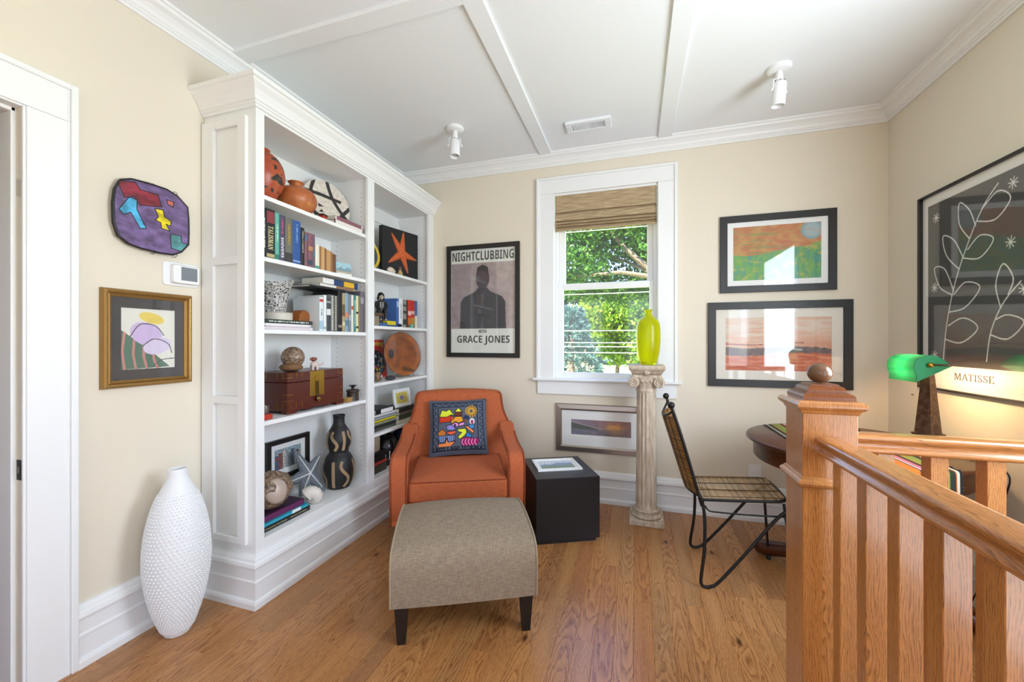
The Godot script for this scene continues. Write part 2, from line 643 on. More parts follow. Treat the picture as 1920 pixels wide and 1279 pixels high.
func make_materials() -> void:
	mk("wall_paint", "e6dcc9", 0.85)
	mk("ceiling_paint", "eff1f3", 0.9)
	mk("trim_white", "f1f1f0", 0.42)
	mk("bookcase_white", "f0f0ee", 0.45)
	mk("black_satin", "17171a", 0.38)
	mk("black_frame", "1d1b1a", 0.42)
	mk("iron", "191716", 0.45, 0.3)
	mk("brass", "a98336", 0.36, 1.0)
	mk("steel", "9a9792", 0.35, 1.0)
	mk("pages", "e9e3d2", 0.9)
	mk("white_card", "eeeeec", 0.8)
	mk("white_ceramic", "eeeeee", 0.5)
	mk("dark_hole", "2a2622", 0.9)
	mk("espresso_wood", "1a1413", 0.4)
	# pane of window glass, and the glazing of the pictures
	var g := mk("window_glass", "ffffff", 0.02)
	g.albedo_color = Color(1, 1, 1, 0.02)
	g.transparency = BaseMaterial3D.TRANSPARENCY_ALPHA
	g.metallic_specular = 0.3
	var pg := mk("picture_glass", "ffffff", 0.03)
	pg.albedo_color = Color(1, 1, 1, 0.02)
	pg.transparency = BaseMaterial3D.TRANSPARENCY_ALPHA
	pg.metallic_specular = 0.42
	# oak
	var fl := mk("oak_floor", "ffffff", 0.25)
	fl.albedo_texture = ImageTexture.create_from_image(oak_image(6, 112, 1536, 0.083, 2.0, 11))
	fl.vertex_color_use_as_albedo = true
	var oak := ImageTexture.create_from_image(oak_image(1, 384, 1024, 0.26, 1.2, 41, true))
	tri_mat("oak_post", oak, 0.30, Vector3(3.8, 0.83, 3.8), "fbeacb")
	var o2: StandardMaterial3D = tri_mat("oak_baluster", oak, 0.34, Vector3(3.8, 0.83, 3.8), "fff2d8")
	varnish(M.oak_post)
	varnish(o2)
	o2.uv1_offset = Vector3(0.37, 0.2, 0.61)
	tri_mat("oak_brown", oak, 0.28, Vector3(5.0, 0.83, 5.0), "b08c70")
	# dark stained table
	tri_mat("dark_table", oak, 0.28, Vector3(3.0, 2.2, 0.6), "6a4a3c")
	tri_mat("chest_wood", oak, 0.34, Vector3(4.0, 4.0, 0.9), "7c4430")
	tri_mat("light_wood", oak, 0.45, Vector3(4.0, 1.0, 4.0), "d9b07c")
	# cloth
	tri_mat("orange_linen", cloth_tex("c46c42", "aa5028", 3), 0.9, Vector3(2.6, 2.6, 2.6))
	tri_mat("taupe_linen", cloth_tex("a89780", "7b6a58", 8), 0.92, Vector3(2.2, 2.2, 2.2))
	mk("orange_piping", "93411f", 0.9)
	mk("taupe_piping", "a39179", 0.9)
	mk("cushion_cloth", "515868", 0.92)
	# stone column: warm plaster with a streaky brown wash
	var f := streak(21, 1, 1, 4)
	tri_mat("column_stone", tex_of(256, 256, func(x: int, y: int) -> Color:
		var k := clampf(0.5 + 0.8 * f.get_noise_2d(x * 0.05, y * 0.012) + 0.3 * f.get_noise_2d(x * 0.2 + 90.0, y * 0.2), 0.0, 1.0)
		return hexc("b29c84").lerp(hexc("ddd0bd"), k)), 0.8, Vector3(2.5, 1.6, 2.5))
	# woven wood blind
	tri_mat("woven_wood", tex_of(256, 256, func(x: int, y: int) -> Color:
		var k := 0.5 + 0.9 * f.get_noise_2d(x * 0.012 + 50.0, y * 0.33) + 0.25 * f.get_noise_2d(x * 0.4, y * 0.5)
		return hexc("93795a").lerp(hexc("cdb996"), clampf(k, 0.0, 1.0))), 0.85, Vector3(1.6, 2.4, 1.6))
	# terracotta, agate and the like share soft clouds of tone
	tri_mat("terracotta", tex_of(192, 192, func(x: int, y: int) -> Color:
		var k := clampf(0.5 + 0.9 * f.get_noise_2d(x * 0.02, y * 0.03), 0.0, 1.0)
		return hexc("a5562c").lerp(hexc("c47c47"), k)), 0.38, Vector3(2, 2, 2))
	tri_mat("red_clay", tex_of(192, 192, func(x: int, y: int) -> Color:
		var k := f.get_noise_2d(x * 0.022 + 7.0, y * 0.03)
		return hexc("2a2422") if k > 0.22 else hexc("a8482a").lerp(hexc("b75a33"), clampf(0.5 + k, 0, 1))), 0.35, Vector3(3, 3, 3))
	tri_mat("brown_stone", tex_of(192, 192, func(x: int, y: int) -> Color:
		var k := clampf(0.5 + 1.1 * f.get_noise_2d(x * 0.03 + 20.0, y * 0.05), 0.0, 1.0)
		return hexc("5d4636").lerp(hexc("b39a80"), k)), 0.35, Vector3(6, 6, 6))
	tri_mat("scribble_clay", tex_of(192, 192, func(x: int, y: int) -> Color:
		var k := absf(f.get_noise_2d(x * 0.045 + 3.0, y * 0.045))
		return hexc("1d1d1f") if k < 0.075 or k > 0.30 else hexc("e4e2dc")), 0.5, Vector3(5, 5, 5))
	tri_mat("grey_speckle", tex_of(128, 128, func(x: int, y: int) -> Color:
		var k := clampf(0.45 + 1.3 * f.get_noise_2d(x * 0.25, y * 0.25), 0.0, 1.0)
		return hexc("3c444e").lerp(hexc("a8aeb4"), k)), 0.7, Vector3(6, 6, 6))
	tri_mat("lawn", tex_of(128, 128, func(x: int, y: int) -> Color:
		return hexc("8d9c58").lerp(hexc("c3c88c"), clampf(0.5 + f.get_noise_2d(x * 0.15, y * 0.15), 0, 1))), 0.95, Vector3(0.2, 0.2, 0.2))
	tri_mat("bark", tex_of(128, 128, func(x: int, y: int) -> Color:
		return hexc("4d4238").lerp(hexc("a2917c"), clampf(0.5 + f.get_noise_2d(x * 0.2, y * 0.06), 0, 1))), 0.95, Vector3(1, 1, 1))
	for a in [["leaf_green", "5c8a33", "7fae3c"], ["leaf_lime", "9cb83e", "c2d948"], ["leaf_spruce", "7f9b97", "6a8f86"], ["leaf_deep", "3f6a2c", "4e7d2e"]]:
		var m := mk(a[0], a[1], 0.55)
		m.vertex_color_use_as_albedo = true
		m.backlight_enabled = true
		m.backlight = hexc(a[2])


func _ready() -> void:
	rng.seed = 4242
	# camera
	var cam := Camera3D.new()
	cam.name = "camera"
	cam.position = Vector3(0, 1.32, 0)
	cam.rotation.y = 0.303
	cam.fov = rad_to_deg(2.0 * atan(639.5 / 740.0))
	cam.near = 0.05
	cam.far = 400.0
	cam.current = true
	add_child(cam)
	# sky and exposure
	var env := Environment.new()
	env.background_mode = Environment.BG_SKY
	var sky := ProceduralSkyMaterial.new()
	sky.sky_top_color = Color(0.42, 0.60, 0.92)
	sky.sky_horizon_color = Color(0.86, 0.93, 1.0)
	sky.ground_bottom_color = Color(0.45, 0.47, 0.36)
	sky.ground_horizon_color = Color(0.72, 0.76, 0.70)
	sky.sky_energy_multiplier = 1.0
	sky.ground_energy_multiplier = 1.0
	env.sky = Sky.new()
	env.sky.sky_material = sky
	env.background_energy_multiplier = 4.0
	env.tonemap_mode = Environment.TONE_MAPPER_LINEAR
	env.tonemap_exposure = 1.02
	env.sdfgi_enabled = true
	env.ssao_enabled = true
	env.ssil_enabled = true
	var we := WorldEnvironment.new()
	we.name = "surroundings"
	we.environment = env
	add_child(we)
	# sun over the garden, from behind the house
	var sun := DirectionalLight3D.new()
	sun.name = "sun"
	sun.light_energy = 9.5
	sun.light_color = Color(1.0, 0.96, 0.88)
	sun.light_angular_distance = 0.6
	sun.shadow_enabled = true
	add_child(sun)
	sun.basis = basis_to(Vector3(-0.45, 1.0, 0.62))
	# daylight of the windows beside and behind the camera
	day_light("right_window_daylight", Vector3(XR - 0.05, 1.62, -1.28), Vector3(-1, 0, 0), Vector2(1.0, 1.4), 6.8)
	day_light("stair_window_daylight", Vector3(XR - 0.05, 0.95, 0.65), Vector3(-1, 0, 0), Vector2(1.2, 2.0), 3.0)
	day_light("front_window_daylight", Vector3(-1.25, 1.5, ZF - 0.05), Vector3(0, 0, -1), Vector2(1.1, 1.6), 1.1)
	day_light("front_window_daylight", Vector3(0.35, 1.5, ZF - 0.05), Vector3(0, 0, -1), Vector2(1.1, 1.6), 1.1)
	make_materials()
	build_shell()
	build_window()
	build_door()
	build_stairs()
	build_bookcase()
	build_seating()
	build_back_wall_things()
	build_desk_corner()
	build_left_wall_things()
	build_shelf_things()
	build_ceiling_things()
	build_garden()


func day_light(called: String, at: Vector3, to: Vector3, size: Vector2, e: float) -> void:
	var l := AreaLight3D.new()
	l.name = called
	l.area_size = size
	l.light_energy = e
	l.light_color = Color(0.90, 0.955, 1.0)
	l.shadow_enabled = true
	l.area_range = 20.0
	add_child(l, true)
	l.transform = Transform3D(basis_to(-to), at)


# ---------- the room ----------
const BASE := [[0.0, 0.0], [0.030, 0.0], [0.030, 0.026], [0.026, 0.036], [0.017, 0.041], [0.016, 0.118], [0.021, 0.122], [0.021, 0.130], [0.016, 0.137], [0.017, 0.190], [0.028, 0.197], [0.031, 0.207], [0.028, 0.222], [0.020, 0.228], [0.018, 0.238], [0.010, 0.252], [0.0, 0.254]]
const CROWN := [[0.0, 2.800], [0.011, 2.800], [0.014, 2.812], [0.020, 2.815], [0.020, 2.823], [0.027, 2.828], [0.034, 2.842], [0.050, 2.858], [0.070, 2.869], [0.076, 2.880], [0.086, 2.883], [0.088, 2.895], [0.0, 2.895]]


func prof(a: Array) -> Array:
	var r := []
	for p in a: r.append(Vector2(p[0], p[1]))
	return r


func build_shell() -> void:
	var wp: Material = M.wall_paint
	var tw: Material = M.trim_white
	# back wall with the window opening
	var b := B.new()
	b.bb(Vector3(XL - 0.14, -0.1, ZB - 0.16), Vector3(-0.661, YC + 0.1, ZB))
	b.bb(Vector3(0.169, -0.1, ZB - 0.16), Vector3(XR + 0.14, YC + 0.1, ZB))
	b.bb(Vector3(-0.661, -0.1, ZB - 0.16), Vector3(0.169, 1.0, ZB))
	b.bb(Vector3(-0.661, 2.566, ZB - 0.16), Vector3(0.169, YC + 0.1, ZB))
	struct("wall_back", b, wp)
	# left wall with the doorway
	b = B.new()
	b.bb(Vector3(XL - 0.14, -0.1, ZB), Vector3(XL, YC + 0.1, -0.846))
	b.bb(Vector3(XL - 0.14, 2.18, -0.846), Vector3(XL, YC + 0.1, 0.05))
	b.bb(Vector3(XL - 0.14, -0.1, 0.05), Vector3(XL, YC + 0.1, ZF))
	struct("wall_left", b, wp)
	# right wall, going down the stairwell, with the stair window
	b = B.new()
	b.bb(Vector3(XR, -2.8, ZB), Vector3(XR + 0.14, YC + 0.1, -1.78))
	b.bb(Vector3(XR, -2.8, -0.78), Vector3(XR + 0.14, YC + 0.1, 0.05))
	b.bb(Vector3(XR, -2.8, -1.78), Vector3(XR + 0.14, 0.92, -0.78))
	b.bb(Vector3(XR, 2.32, -1.78), Vector3(XR + 0.14, YC + 0.1, -0.78))
	b.bb(Vector3(XR, -2.8, 1.25), Vector3(XR + 0.14, YC + 0.1, ZF))
	b.bb(Vector3(XR, -2.8, 0.05), Vector3(XR + 0.14, -0.05, 1.25))
	b.bb(Vector3(XR, 1.95, 0.05), Vector3(XR + 0.14, YC + 0.1, 1.25))
	struct("wall_right", b, wp)
	# front wall with two windows
	b = B.new()
	for x in [[XL - 0.14, -1.8], [-0.7, -0.2], [0.9, XR + 0.14]]:
		b.bb(Vector3(x[0], -0.1, ZF), Vector3(x[1], YC + 0.1, ZF + 0.14))
	for x in [[-1.8, -0.7], [-0.2, 0.9]]:
		b.bb(Vector3(x[0], -0.1, ZF), Vector3(x[1], 0.7, ZF + 0.14))
		b.bb(Vector3(x[0], 2.3, ZF), Vector3(x[1], YC + 0.1, ZF + 0.14))
	struct("wall_front", b, wp)
	var n := 2
	for x in [-1.25, 0.35]:
		plain_window("window_%d" % n, Vector3(x, 1.5, ZF), 0.0, 1.1, 1.6)
		n += 1
	plain_window("window_5", Vector3(XR, 1.62, -1.28), PI / 2, 1.0, 1.4)
	plain_window("window_4", Vector3(XR, 0.95, 0.65), PI / 2, 1.2, 2.0)
	# ceiling with its flat battens
	var ce := struct("ceiling", B.new().bb(Vector3(XL - 0.14, YC, ZB - 0.14), Vector3(XR + 0.14, YC + 0.1, ZF + 0.14)), M.ceiling_paint)
	for q in [[-0.763, -0.665, ZB, ZF], [0.167, 0.266, ZB, ZF]]:
		part(ce, "batten", B.new().bb(Vector3(q[0], YC - 0.016, q[2]), Vector3(q[1], YC + 0.004, q[3]), 0.002), M.ceiling_paint)
	for q in [[XL, -0.763], [-0.665, 0.167], [0.266, XR]]:
		part(ce, "batten", B.new().bb(Vector3(q[0], YC - 0.016, -1.68), Vector3(q[1], YC + 0.004, -1.582), 0.002), M.ceiling_paint)
	struct("trim_1", B.new().run(prof(CROWN), [Vector3(XL, 0, ZF), Vector3(XL, 0, ZB), Vector3(XR, 0, ZB), Vector3(XR, 0, ZF)], true), tw)
	# baseboards
	struct("baseboard_left", B.new().run(prof(BASE), [Vector3(XL, 0, -0.99), Vector3(XL, 0, -1.475)]), tw)
	struct("baseboard_back", B.new().run(prof(BASE), [Vector3(-1.80, 0, ZB), Vector3(XR - 0.03, 0, ZB)]), tw)
	struct("baseboard_right", B.new().run(prof(BASE), [Vector3(XR, 0, ZB + 0.03), Vector3(XR, 0, -1.5)]), tw)
	build_floor()
	# the room beyond the doorway
	b = B.new()
	b.bb(Vector3(-4.4, -0.1, -1.3), Vector3(-4.3, 2.6, 1.0))
	b.bb(Vector3(-4.3, -0.1, -1.4), Vector3(XL - 0.14, 2.6, -1.3))
	b.bb(Vector3(-4.3, -0.1, 1.0), Vector3(XL - 0.14, 2.6, 1.1))
	b.bb(Vector3(-4.4, 2.6, -1.4), Vector3(XL - 0.14, 2.7, 1.1))
	struct("wall_bedroom", b, wp)
	struct("floor_bedroom", B.new().bb(Vector3(-4.4, -0.1, -1.4), Vector3(XL - 0.0, -0.001, 1.1)), M.light_wood)


func plain_window(called: String, at: Vector3, turn: float, w: float, h: float) -> void:
	var r := struct_root(called, at)
	r.rotation.y = turn
	var f := B.new()
	for s in [-1.0, 1.0]:
		f.box(Vector3(s * (w / 2 - 0.03), 0, 0.08), Vector3(0.06, h, 0.05), 0.004)
		f.box(Vector3(0, s * (h / 2 - 0.03), 0.08), Vector3(w - 0.12, 0.06, 0.05), 0.004)
	f.box(Vector3(0, 0, 0.08), Vector3(w - 0.12, 0.05, 0.04), 0.004)
	part(r, "sash", f, M.trim_white)
	for s in [-1.0, 1.0]:
		part(r, "casing", B.new().box(Vector3(s * (w / 2 + 0.06), 0, -0.012), Vector3(0.12, h, 0.024), 0.003), M.trim_white)
		part(r, "casing", B.new().box(Vector3(0, s * (h / 2 + 0.06), -0.014), Vector3(w + 0.24, 0.12, 0.028), 0.003), M.trim_white)
		part(r, "pane", B.new().box(Vector3(0, s * (h / 4 - 0.02), 0.08), Vector3(w - 0.12, h / 2 - 0.07, 0.004)), M.window_glass)


func build_floor() -> void:
	var hole := Rect2(0.60, -1.415, XR - 0.60 + 0.2, 2.865)
	var b := B.new()
	b.bb(Vector3(XL - 0.14, -0.14, ZB - 0.1), Vector3(hole.position.x, -0.012, ZF + 0.1))
	b.bb(Vector3(hole.position.x, -0.14, ZB - 0.1), Vector3(XR + 0.1, -0.012, hole.position.y))
	b.bb(Vector3(hole.position.x, -0.14, hole.end.y), Vector3(XR + 0.1, -0.012, ZF + 0.1))
	var fl := struct("floor", b, mk("subfloor", "3a2a1c", 0.9))
	var w := 0.0826
	var rest := B.new()
	var row := 0
	var x := XL
	while x < XR:
		var x1 := minf(x + w, XR)
		for span in ([[ZB, ZF]] if x1 <= hole.position.x + 0.001 else [[ZB, hole.position.y], [hole.end.y, ZF]]):
			var z: float = span[0] - rng.randf_range(0.0, 0.7)
			while z < span[1]:
				var z1 := z + rng.randf_range(0.45, 1.25)
				if span[1] - z1 < 0.25: z1 = span[1]
				var za := maxf(z, span[0])
				if z1 > za + 0.01:
					var tone := rng.randf_range(0.86, 1.12)
					var warm := rng.randf_range(-0.05, 0.05)
					var col := Color(tone * (1.0 + warm), tone, tone * (1.0 - warm * 1.4))
					if rng.randf() < 0.12: col = Color(col.r * 0.84, col.g * 0.78, col.b * 0.76)
					# the visible floor ends along a line across the room
					var seen := za < -0.62 - 0.313 * (x + 2.155)
					var pb := B.new() if seen else rest
					pb.col = col
					plank(pb, x, x1, za, z1)
					if seen:
						part(fl, "plank", pb, M.oak_floor)
				z = z1
		x = x1
		row += 1
	var o := part(fl, "plank_field", rest, M.oak_floor)
	o.set_meta("kind", "stuff")


func plank(b: B, x0: float, x1: float, z0: float, z1: float) -> void:
	var g := 0.0009
	var s := rng.randi_range(0, 5)
	var v0 := rng.randf_range(0.0, maxf(0.0, 2.0 - (z1 - z0))) / 2.0
	var v1 := v0 + (z1 - z0) / 2.0
	var u0 := s / 6.0 + 0.004
	var u1 := (s + 1) / 6.0 - 0.004
	if rng.randf() < 0.5:
		var k := u0; u0 = u1; u1 = k
	var y := 0.0
	var d := -0.0014
	var a := [Vector3(x0 + g, y, z0 + g), Vector3(x1 - g, y, z0 + g), Vector3(x1 - g, y, z1 - g), Vector3(x0 + g, y, z1 - g)]
	var e := [Vector3(x0, d, z0), Vector3(x1, d, z0), Vector3(x1, d, z1), Vector3(x0, d, z1)]
	var uv := [Vector2(u0, v0), Vector2(u1, v0), Vector2(u1, v1), Vector2(u0, v1)]
	b.flat(a[0], a[3], a[2], uv[0], uv[3], uv[2])
	b.flat(a[0], a[2], a[1], uv[0], uv[2], uv[1])
	for i in 4:
		var j := (i + 1) % 4
		b.flat(e[i], a[i], a[j], uv[i], uv[i], uv[j])
		b.flat(e[i], a[j], e[j], uv[i], uv[j], uv[j])
		var lo := Vector3(0, -0.014, 0)
		b.flat(e[i] + lo, e[i], e[j], uv[i], uv[i], uv[j])


func build_window() -> void:
	var r := struct_root("window_1", Vector3(-0.246, 1.0, ZB))
	var t := Transform3D(Basis(), -r.position)
	var tw: Material = M.trim_white
	var z := ZB
	for s in [[-0.796, -0.661], [0.169, 0.299]]:
		part(r, "side_casing", B.new().at(t).bb(Vector3(s[0], 1.004, z), Vector3(s[1], 2.566, z + 0.020), 0.0015), tw)
	part(r, "head_casing", B.new().at(t).bb(Vector3(-0.796, 2.567, z), Vector3(0.299, 2.690, z + 0.020), 0.0015), tw)
	var bb := B.new().at(t)
	bb.bb(Vector3(-0.808, 1.004, z), Vector3(-0.784, 2.704, z + 0.030), 0.003)
	bb.bb(Vector3(0.287, 1.004, z), Vector3(0.311, 2.704, z + 0.030), 0.003)
	bb.bb(Vector3(-0.784, 2.682, z), Vector3(0.287, 2.704, z + 0.030), 0.003)
	part(r, "back_band", bb, tw)
	part(r, "sill", B.new().at(t).bb(Vector3(-0.84, 0.984, z - 0.07), Vector3(0.34, 1.006, z + 0.050), 0.006), tw)
	part(r, "apron", B.new().at(t).bb(Vector3(-0.800, 0.872, z), Vector3(0.303, 0.984, z + 0.018), 0.002), tw)
	var j := B.new().at(t)
	for s in [[-0.675, -0.655], [0.163, 0.183]]: j.bb(Vector3(s[0], 0.98, z - 0.17), Vector3(s[1], 2.58, z - 0.001))
	for s in [[-0.655, -0.632], [0.140, 0.163]]: j.bb(Vector3(s[0], 0.98, z - 0.16), Vector3(s[1], 2.58, z - 0.05), 0.002)
	j.bb(Vector3(-0.66, 2.55, z - 0.17), Vector3(0.17, 2.58, z - 0.001))
	j.bb(Vector3(-0.66, 0.96, z - 0.20), Vector3(0.17, 1.001, z - 0.05))
	part(r, "jamb", j, tw)
	# lower sash nearer the room, upper sash behind it
	for q in [["lower_sash", z - 0.092, -0.590, 0.107, 1.054, 1.757, 1.002, 1.808], ["upper_sash", z - 0.130, -0.578, 0.091, 1.815, 2.49, 1.762, 2.55]]:
		var zz: float = q[1]
		var f := B.new().at(t)
		f.bb(Vector3(-0.634, q[6], zz), Vector3(q[2], q[7], zz + 0.036), 0.004)
		f.bb(Vector3(q[3], q[6], zz), Vector3(0.142, q[7], zz + 0.036), 0.004)
		f.bb(Vector3(q[2] - 0.002, q[6], zz), Vector3(q[3] + 0.002, q[4], zz + 0.036), 0.004)
		f.bb(Vector3(q[2] - 0.002, q[5], zz), Vector3(q[3] + 0.002, q[7], zz + 0.036), 0.004)
		var s := part(r, q[0], f, tw)
		part(s, "pane", B.new().at(t).bb(Vector3(q[2] - 0.005, q[4] - 0.005, zz + 0.014), Vector3(q[3] + 0.005, q[5] + 0.005, zz + 0.018)), M.window_glass)
	# roman shade of woven wood, drawn up to the head of the window
	var bl := thing("window_shade", "woven wood roman shade drawn up at the top of the window", "window shade", Vector3(-0.246, 2.25, ZB))
	var w := 0.405
	part(bl, "panel", B.new().box(Vector3(0, 0.226, -0.010), Vector3(2 * w - 0.012, 0.156, 0.005), 0.002), M.woven_wood)
	for q in [[0.162, 0.086, 0.034, -0.030], [0.084, 0.034, 0.028, -0.026], [0.058, 0.030, 0.026, -0.028], [0.034, 0.032, 0.022, -0.030]]:
		var fold := B.new()
		var rows := []
		for x in [-w, w]:
			var row := PackedVector3Array()
			for i in 13:
				var k := i / 12.0
				row.append(Vector3(x, q[0] - q[1] * (1.0 - cos(PI * k)) / 2.0, q[3] + q[2] * pow(sin(PI * k * 0.97), 0.7) * (0.35 + 0.65 * k)))
			for i in 13:
				var k := 1.0 - i / 12.0
				row.append(Vector3(x, q[0] - 0.002 - (q[1] - 0.004) * (1.0 - cos(PI * k)) / 2.0, q[3] - 0.003 + (q[2] - 0.003) * pow(sin(PI * k * 0.97), 0.7) * (0.35 + 0.65 * k)))
			rows.append(row)
		fold.grid(rows, false, true, true)
		part(bl, "fold", fold, M.woven_wood)
	for y in [[0.1545, -0.0055], [0.0805, -0.002], [0.0555, -0.003], [0.0325, -0.006]]:
		part(bl, "rib", B.new().tube([Vector3(-w + 0.004, y[0], y[1]), Vector3(w - 0.004, y[0], y[1])], 0.0032, 6), mk("dark_reed", "6b5436", 0.8))
	part(bl, "bottom_bar", B.new().box(Vector3(0, 0.006, -0.012), Vector3(2 * w - 0.02, 0.012, 0.018), 0.003), M.woven_wood)


func build_door() -> void:
	var r := struct_root("door_1", Vector3(XL, 0, -0.85))
	var t := Transform3D(Basis(), -r.position)
	var tw: Material = M.trim_white
	part(r, "side_casing", B.new().at(t).bb(Vector3(XL, 0, -0.975), Vector3(XL + 0.020, 2.186, -0.853), 0.0015), tw)
	part(r, "head_casing", B.new().at(t).bb(Vector3(XL, 2.187, -0.975), Vector3(XL + 0.020, 2.318, 0.19), 0.0015), tw)
	part(r, "side_casing", B.new().at(t).bb(Vector3(XL, 0, 0.055), Vector3(XL + 0.020, 2.186, 0.175), 0.0015), tw)
	var bb := B.new().at(t)
	bb.bb(Vector3(XL, 0, -0.992), Vector3(XL + 0.030, 2.334, -0.970), 0.003)
	bb.bb(Vector3(XL, 2.312, -0.970), Vector3(XL + 0.030, 2.334, 0.2), 0.003)
	bb.bb(Vector3(XL, 0, -0.967), Vector3(XL + 0.024, 2.309, -0.961), 0.002)
	part(r, "back_band", bb, tw)
	var j := B.new().at(t)
	for q in [[-2.189, XL + 0.012, -0.846], [-2.213, -2.189, -0.834], [-2.296, -2.213, -0.842]]:
		j.bb(Vector3(q[0], 0, -0.88), Vector3(q[1], 2.20, q[2]), 0.002)
		j.bb(Vector3(q[0], 2.18 - (q[2] + 0.846), -0.846), Vector3(q[1], 2.23, 0.06), 0.002)
		j.bb(Vector3(q[0], 0, 0.05), Vector3(q[1], 2.20, 0.08), 0.002)
	part(r, "jamb", j, tw)
	var sp := part(r, "strike_plate", B.new().at(t).box(Vector3(-2.166, 0.845, -0.8455), Vector3(0.028, 0.075, 0.003), 0.0012), M.iron, "dark metal strike plate")
	part(sp, "latch_hole", B.new().at(t).box(Vector3(-2.166, 0.845, -0.8438), Vector3(0.010, 0.024, 0.001)), M.steel)


func rail_shape() -> PackedVector2Array:
	return V2([-0.026, -0.055, -0.031, -0.050, -0.031, -0.043, -0.025, -0.038, -0.023, -0.029, -0.026, -0.022, -0.034, -0.017, -0.037, -0.010, -0.035, -0.004, -0.030, -0.001, -0.022, 0.0,
		0.022, 0.0, 0.030, -0.001, 0.035, -0.004, 0.037, -0.010, 0.034, -0.017, 0.026, -0.022, 0.023, -0.029, 0.025, -0.038, 0.031, -0.043, 0.031, -0.050, 0.026, -0.055])


func build_stairs() -> void:
	var nx := 0.5566
	var nz := -1.483
	var st := thing("balustrade", "oak stair balustrade with ball topped square newel post beside the desk", "balustrade", Vector3(nx, 0, nz))
	newel(st, Vector3())
	newel(st, Vector3(0, 0, 2.95))
	var lay := Transform3D(Basis(Vector3.RIGHT, -PI / 2), Vector3())
	var tf := Transform3D(Basis(Vector3.RIGHT, Vector3(0, 0, 1), Vector3(0, -1, 0)), Vector3(0, 1.031, 0.06))
	var h := part(st, "handrail", B.new().at(lay).slab(rail_shape(), 0.0, 2.83, 0.0, true), M.oak_post)
	h.transform = tf
	h = part(st, "handrail", B.new().at(lay).slab(rail_shape(), 0.0, XR - nx - 0.07, 0.0, true), M.oak_post)
	h.transform = Transform3D(Basis(Vector3(0, 0, -1), Vector3(1, 0, 0), Vector3(0, -1, 0)), Vector3(0.06, 1.036, -0.004))
	var bal := B.new().box(Vector3(0, 0.49, 0), Vector3(0.042, 0.98, 0.042), 0.0015).mesh()
	var k := 0
	var z := -1.322
	while z < 1.40:
		var o := put(st, "baluster", bal, M.oak_baluster if k % 2 == 0 else M.oak_post)
		o.position = Vector3(0, 0, z - nz)
		z += 0.1265
		k += 1
	for i in 8:
		var o := put(st, "baluster", bal, M.oak_baluster)
		o.position = Vector3(0.7205 - nx + 0.126 * i, 0, -0.007)
	# edge of the floor round the stairwell, and the flight going down
	var e := B.new()
	e.bb(Vector3(0.585, -0.30, -1.405), Vector3(0.605, -0.001, 1.46))
	e.bb(Vector3(0.585, -0.30, -1.425), Vector3(XR, -0.001, -1.405))
	e.bb(Vector3(0.585, -0.30, 1.45), Vector3(XR, -0.001, 1.47))
	struct("trim_2", e, M.trim_white)
	var w := B.new()
	w.bb(Vector3(0.48, -2.8, -1.53), Vector3(0.585, -0.14, 1.6))
	w.bb(Vector3(0.585, -2.8, -1.53), Vector3(XR, -0.14, -1.425))
	w.bb(Vector3(0.585, -2.8, 1.49), Vector3(XR, -0.14, 1.6))
	w.bb(Vector3(0.48, -2.9, -1.53), Vector3(XR + 0.1, -2.8, 1.6))
	struct("wall_stairwell", w, M.wall_paint)
	var fl := thing("staircase", "oak stair treads going down inside the stairwell", "stairs", Vector3(1.1, 0, 1.45))
	for i in 10:
		part(fl, "tread", B.new().box(Vector3(0, -0.19 * (i + 1) - 0.015, -0.13 - 0.25 * i), Vector3(1.03, 0.03, 0.28), 0.006), M.oak_post)
		part(fl, "riser", B.new().box(Vector3(0, -0.19 * (i + 1) + 0.08, -0.012 - 0.25 * i), Vector3(1.02, 0.16, 0.02)), M.trim_white)


func newel(st: Node3D, at: Vector3) -> void:
	var s := part(st, "newel_post", B.new().box(Vector3(0, 0.553, 0), Vector3(0.140, 1.106, 0.140), 0.002), M.oak_post)
	s.position = at
	var sq := func(hw: float, y: float) -> Array: return [Vector3(-hw, y, hw), Vector3(hw, y, hw), Vector3(hw, y, -hw), Vector3(-hw, y, -hw)]
	var tiers := func(lv: Array) -> B:
		var b := B.new()
		for i in lv.size() - 1:
			var a: Array = sq.call(lv[i][0], lv[i][1])
			var c: Array = sq.call(lv[i + 1][0], lv[i + 1][1])
			for k in 4: b.quad(a[k], a[(k + 1) % 4], c[(k + 1) % 4], c[k])
		var top: Array = sq.call(lv[-1][0], lv[-1][1])
		b.quad(top[0], top[1], top[2], top[3])
		return b
	part(s, "collar", tiers.call([[0.068, 0.874], [0.075, 0.876], [0.083, 0.882], [0.085, 0.889], [0.082, 0.896], [0.076, 0.900], [0.074, 0.906], [0.068, 0.908]]), M.oak_baluster)
	part(s, "cap", tiers.call([[0.069, 1.098], [0.073, 1.102], [0.076, 1.110], [0.083, 1.115], [0.088, 1.121], [0.0885, 1.127], [0.085, 1.134], [0.080, 1.1385], [0.068, 1.140]]), M.oak_post)
	part(s, "cap_step", tiers.call([[0.067, 1.139], [0.067, 1.150], [0.064, 1.157], [0.058, 1.160], [0.055, 1.160], [0.055, 1.163], [0.051, 1.163]]), M.oak_brown)
	part(s, "cap_step", tiers.call([[0.050, 1.162], [0.050, 1.170], [0.046, 1.178], [0.040, 1.181], [0.037, 1.181], [0.037, 1.186], [0.020, 1.187]]), M.oak_brown)
	part(s, "ball_finial", B.new().ball(Vector3(0, 1.219, 0), Vector3(0.0335, 0.031, 0.0335), 28, 18), mk("finial_wood", "6d4c33", 0.25), "glossy brown wooden ball")


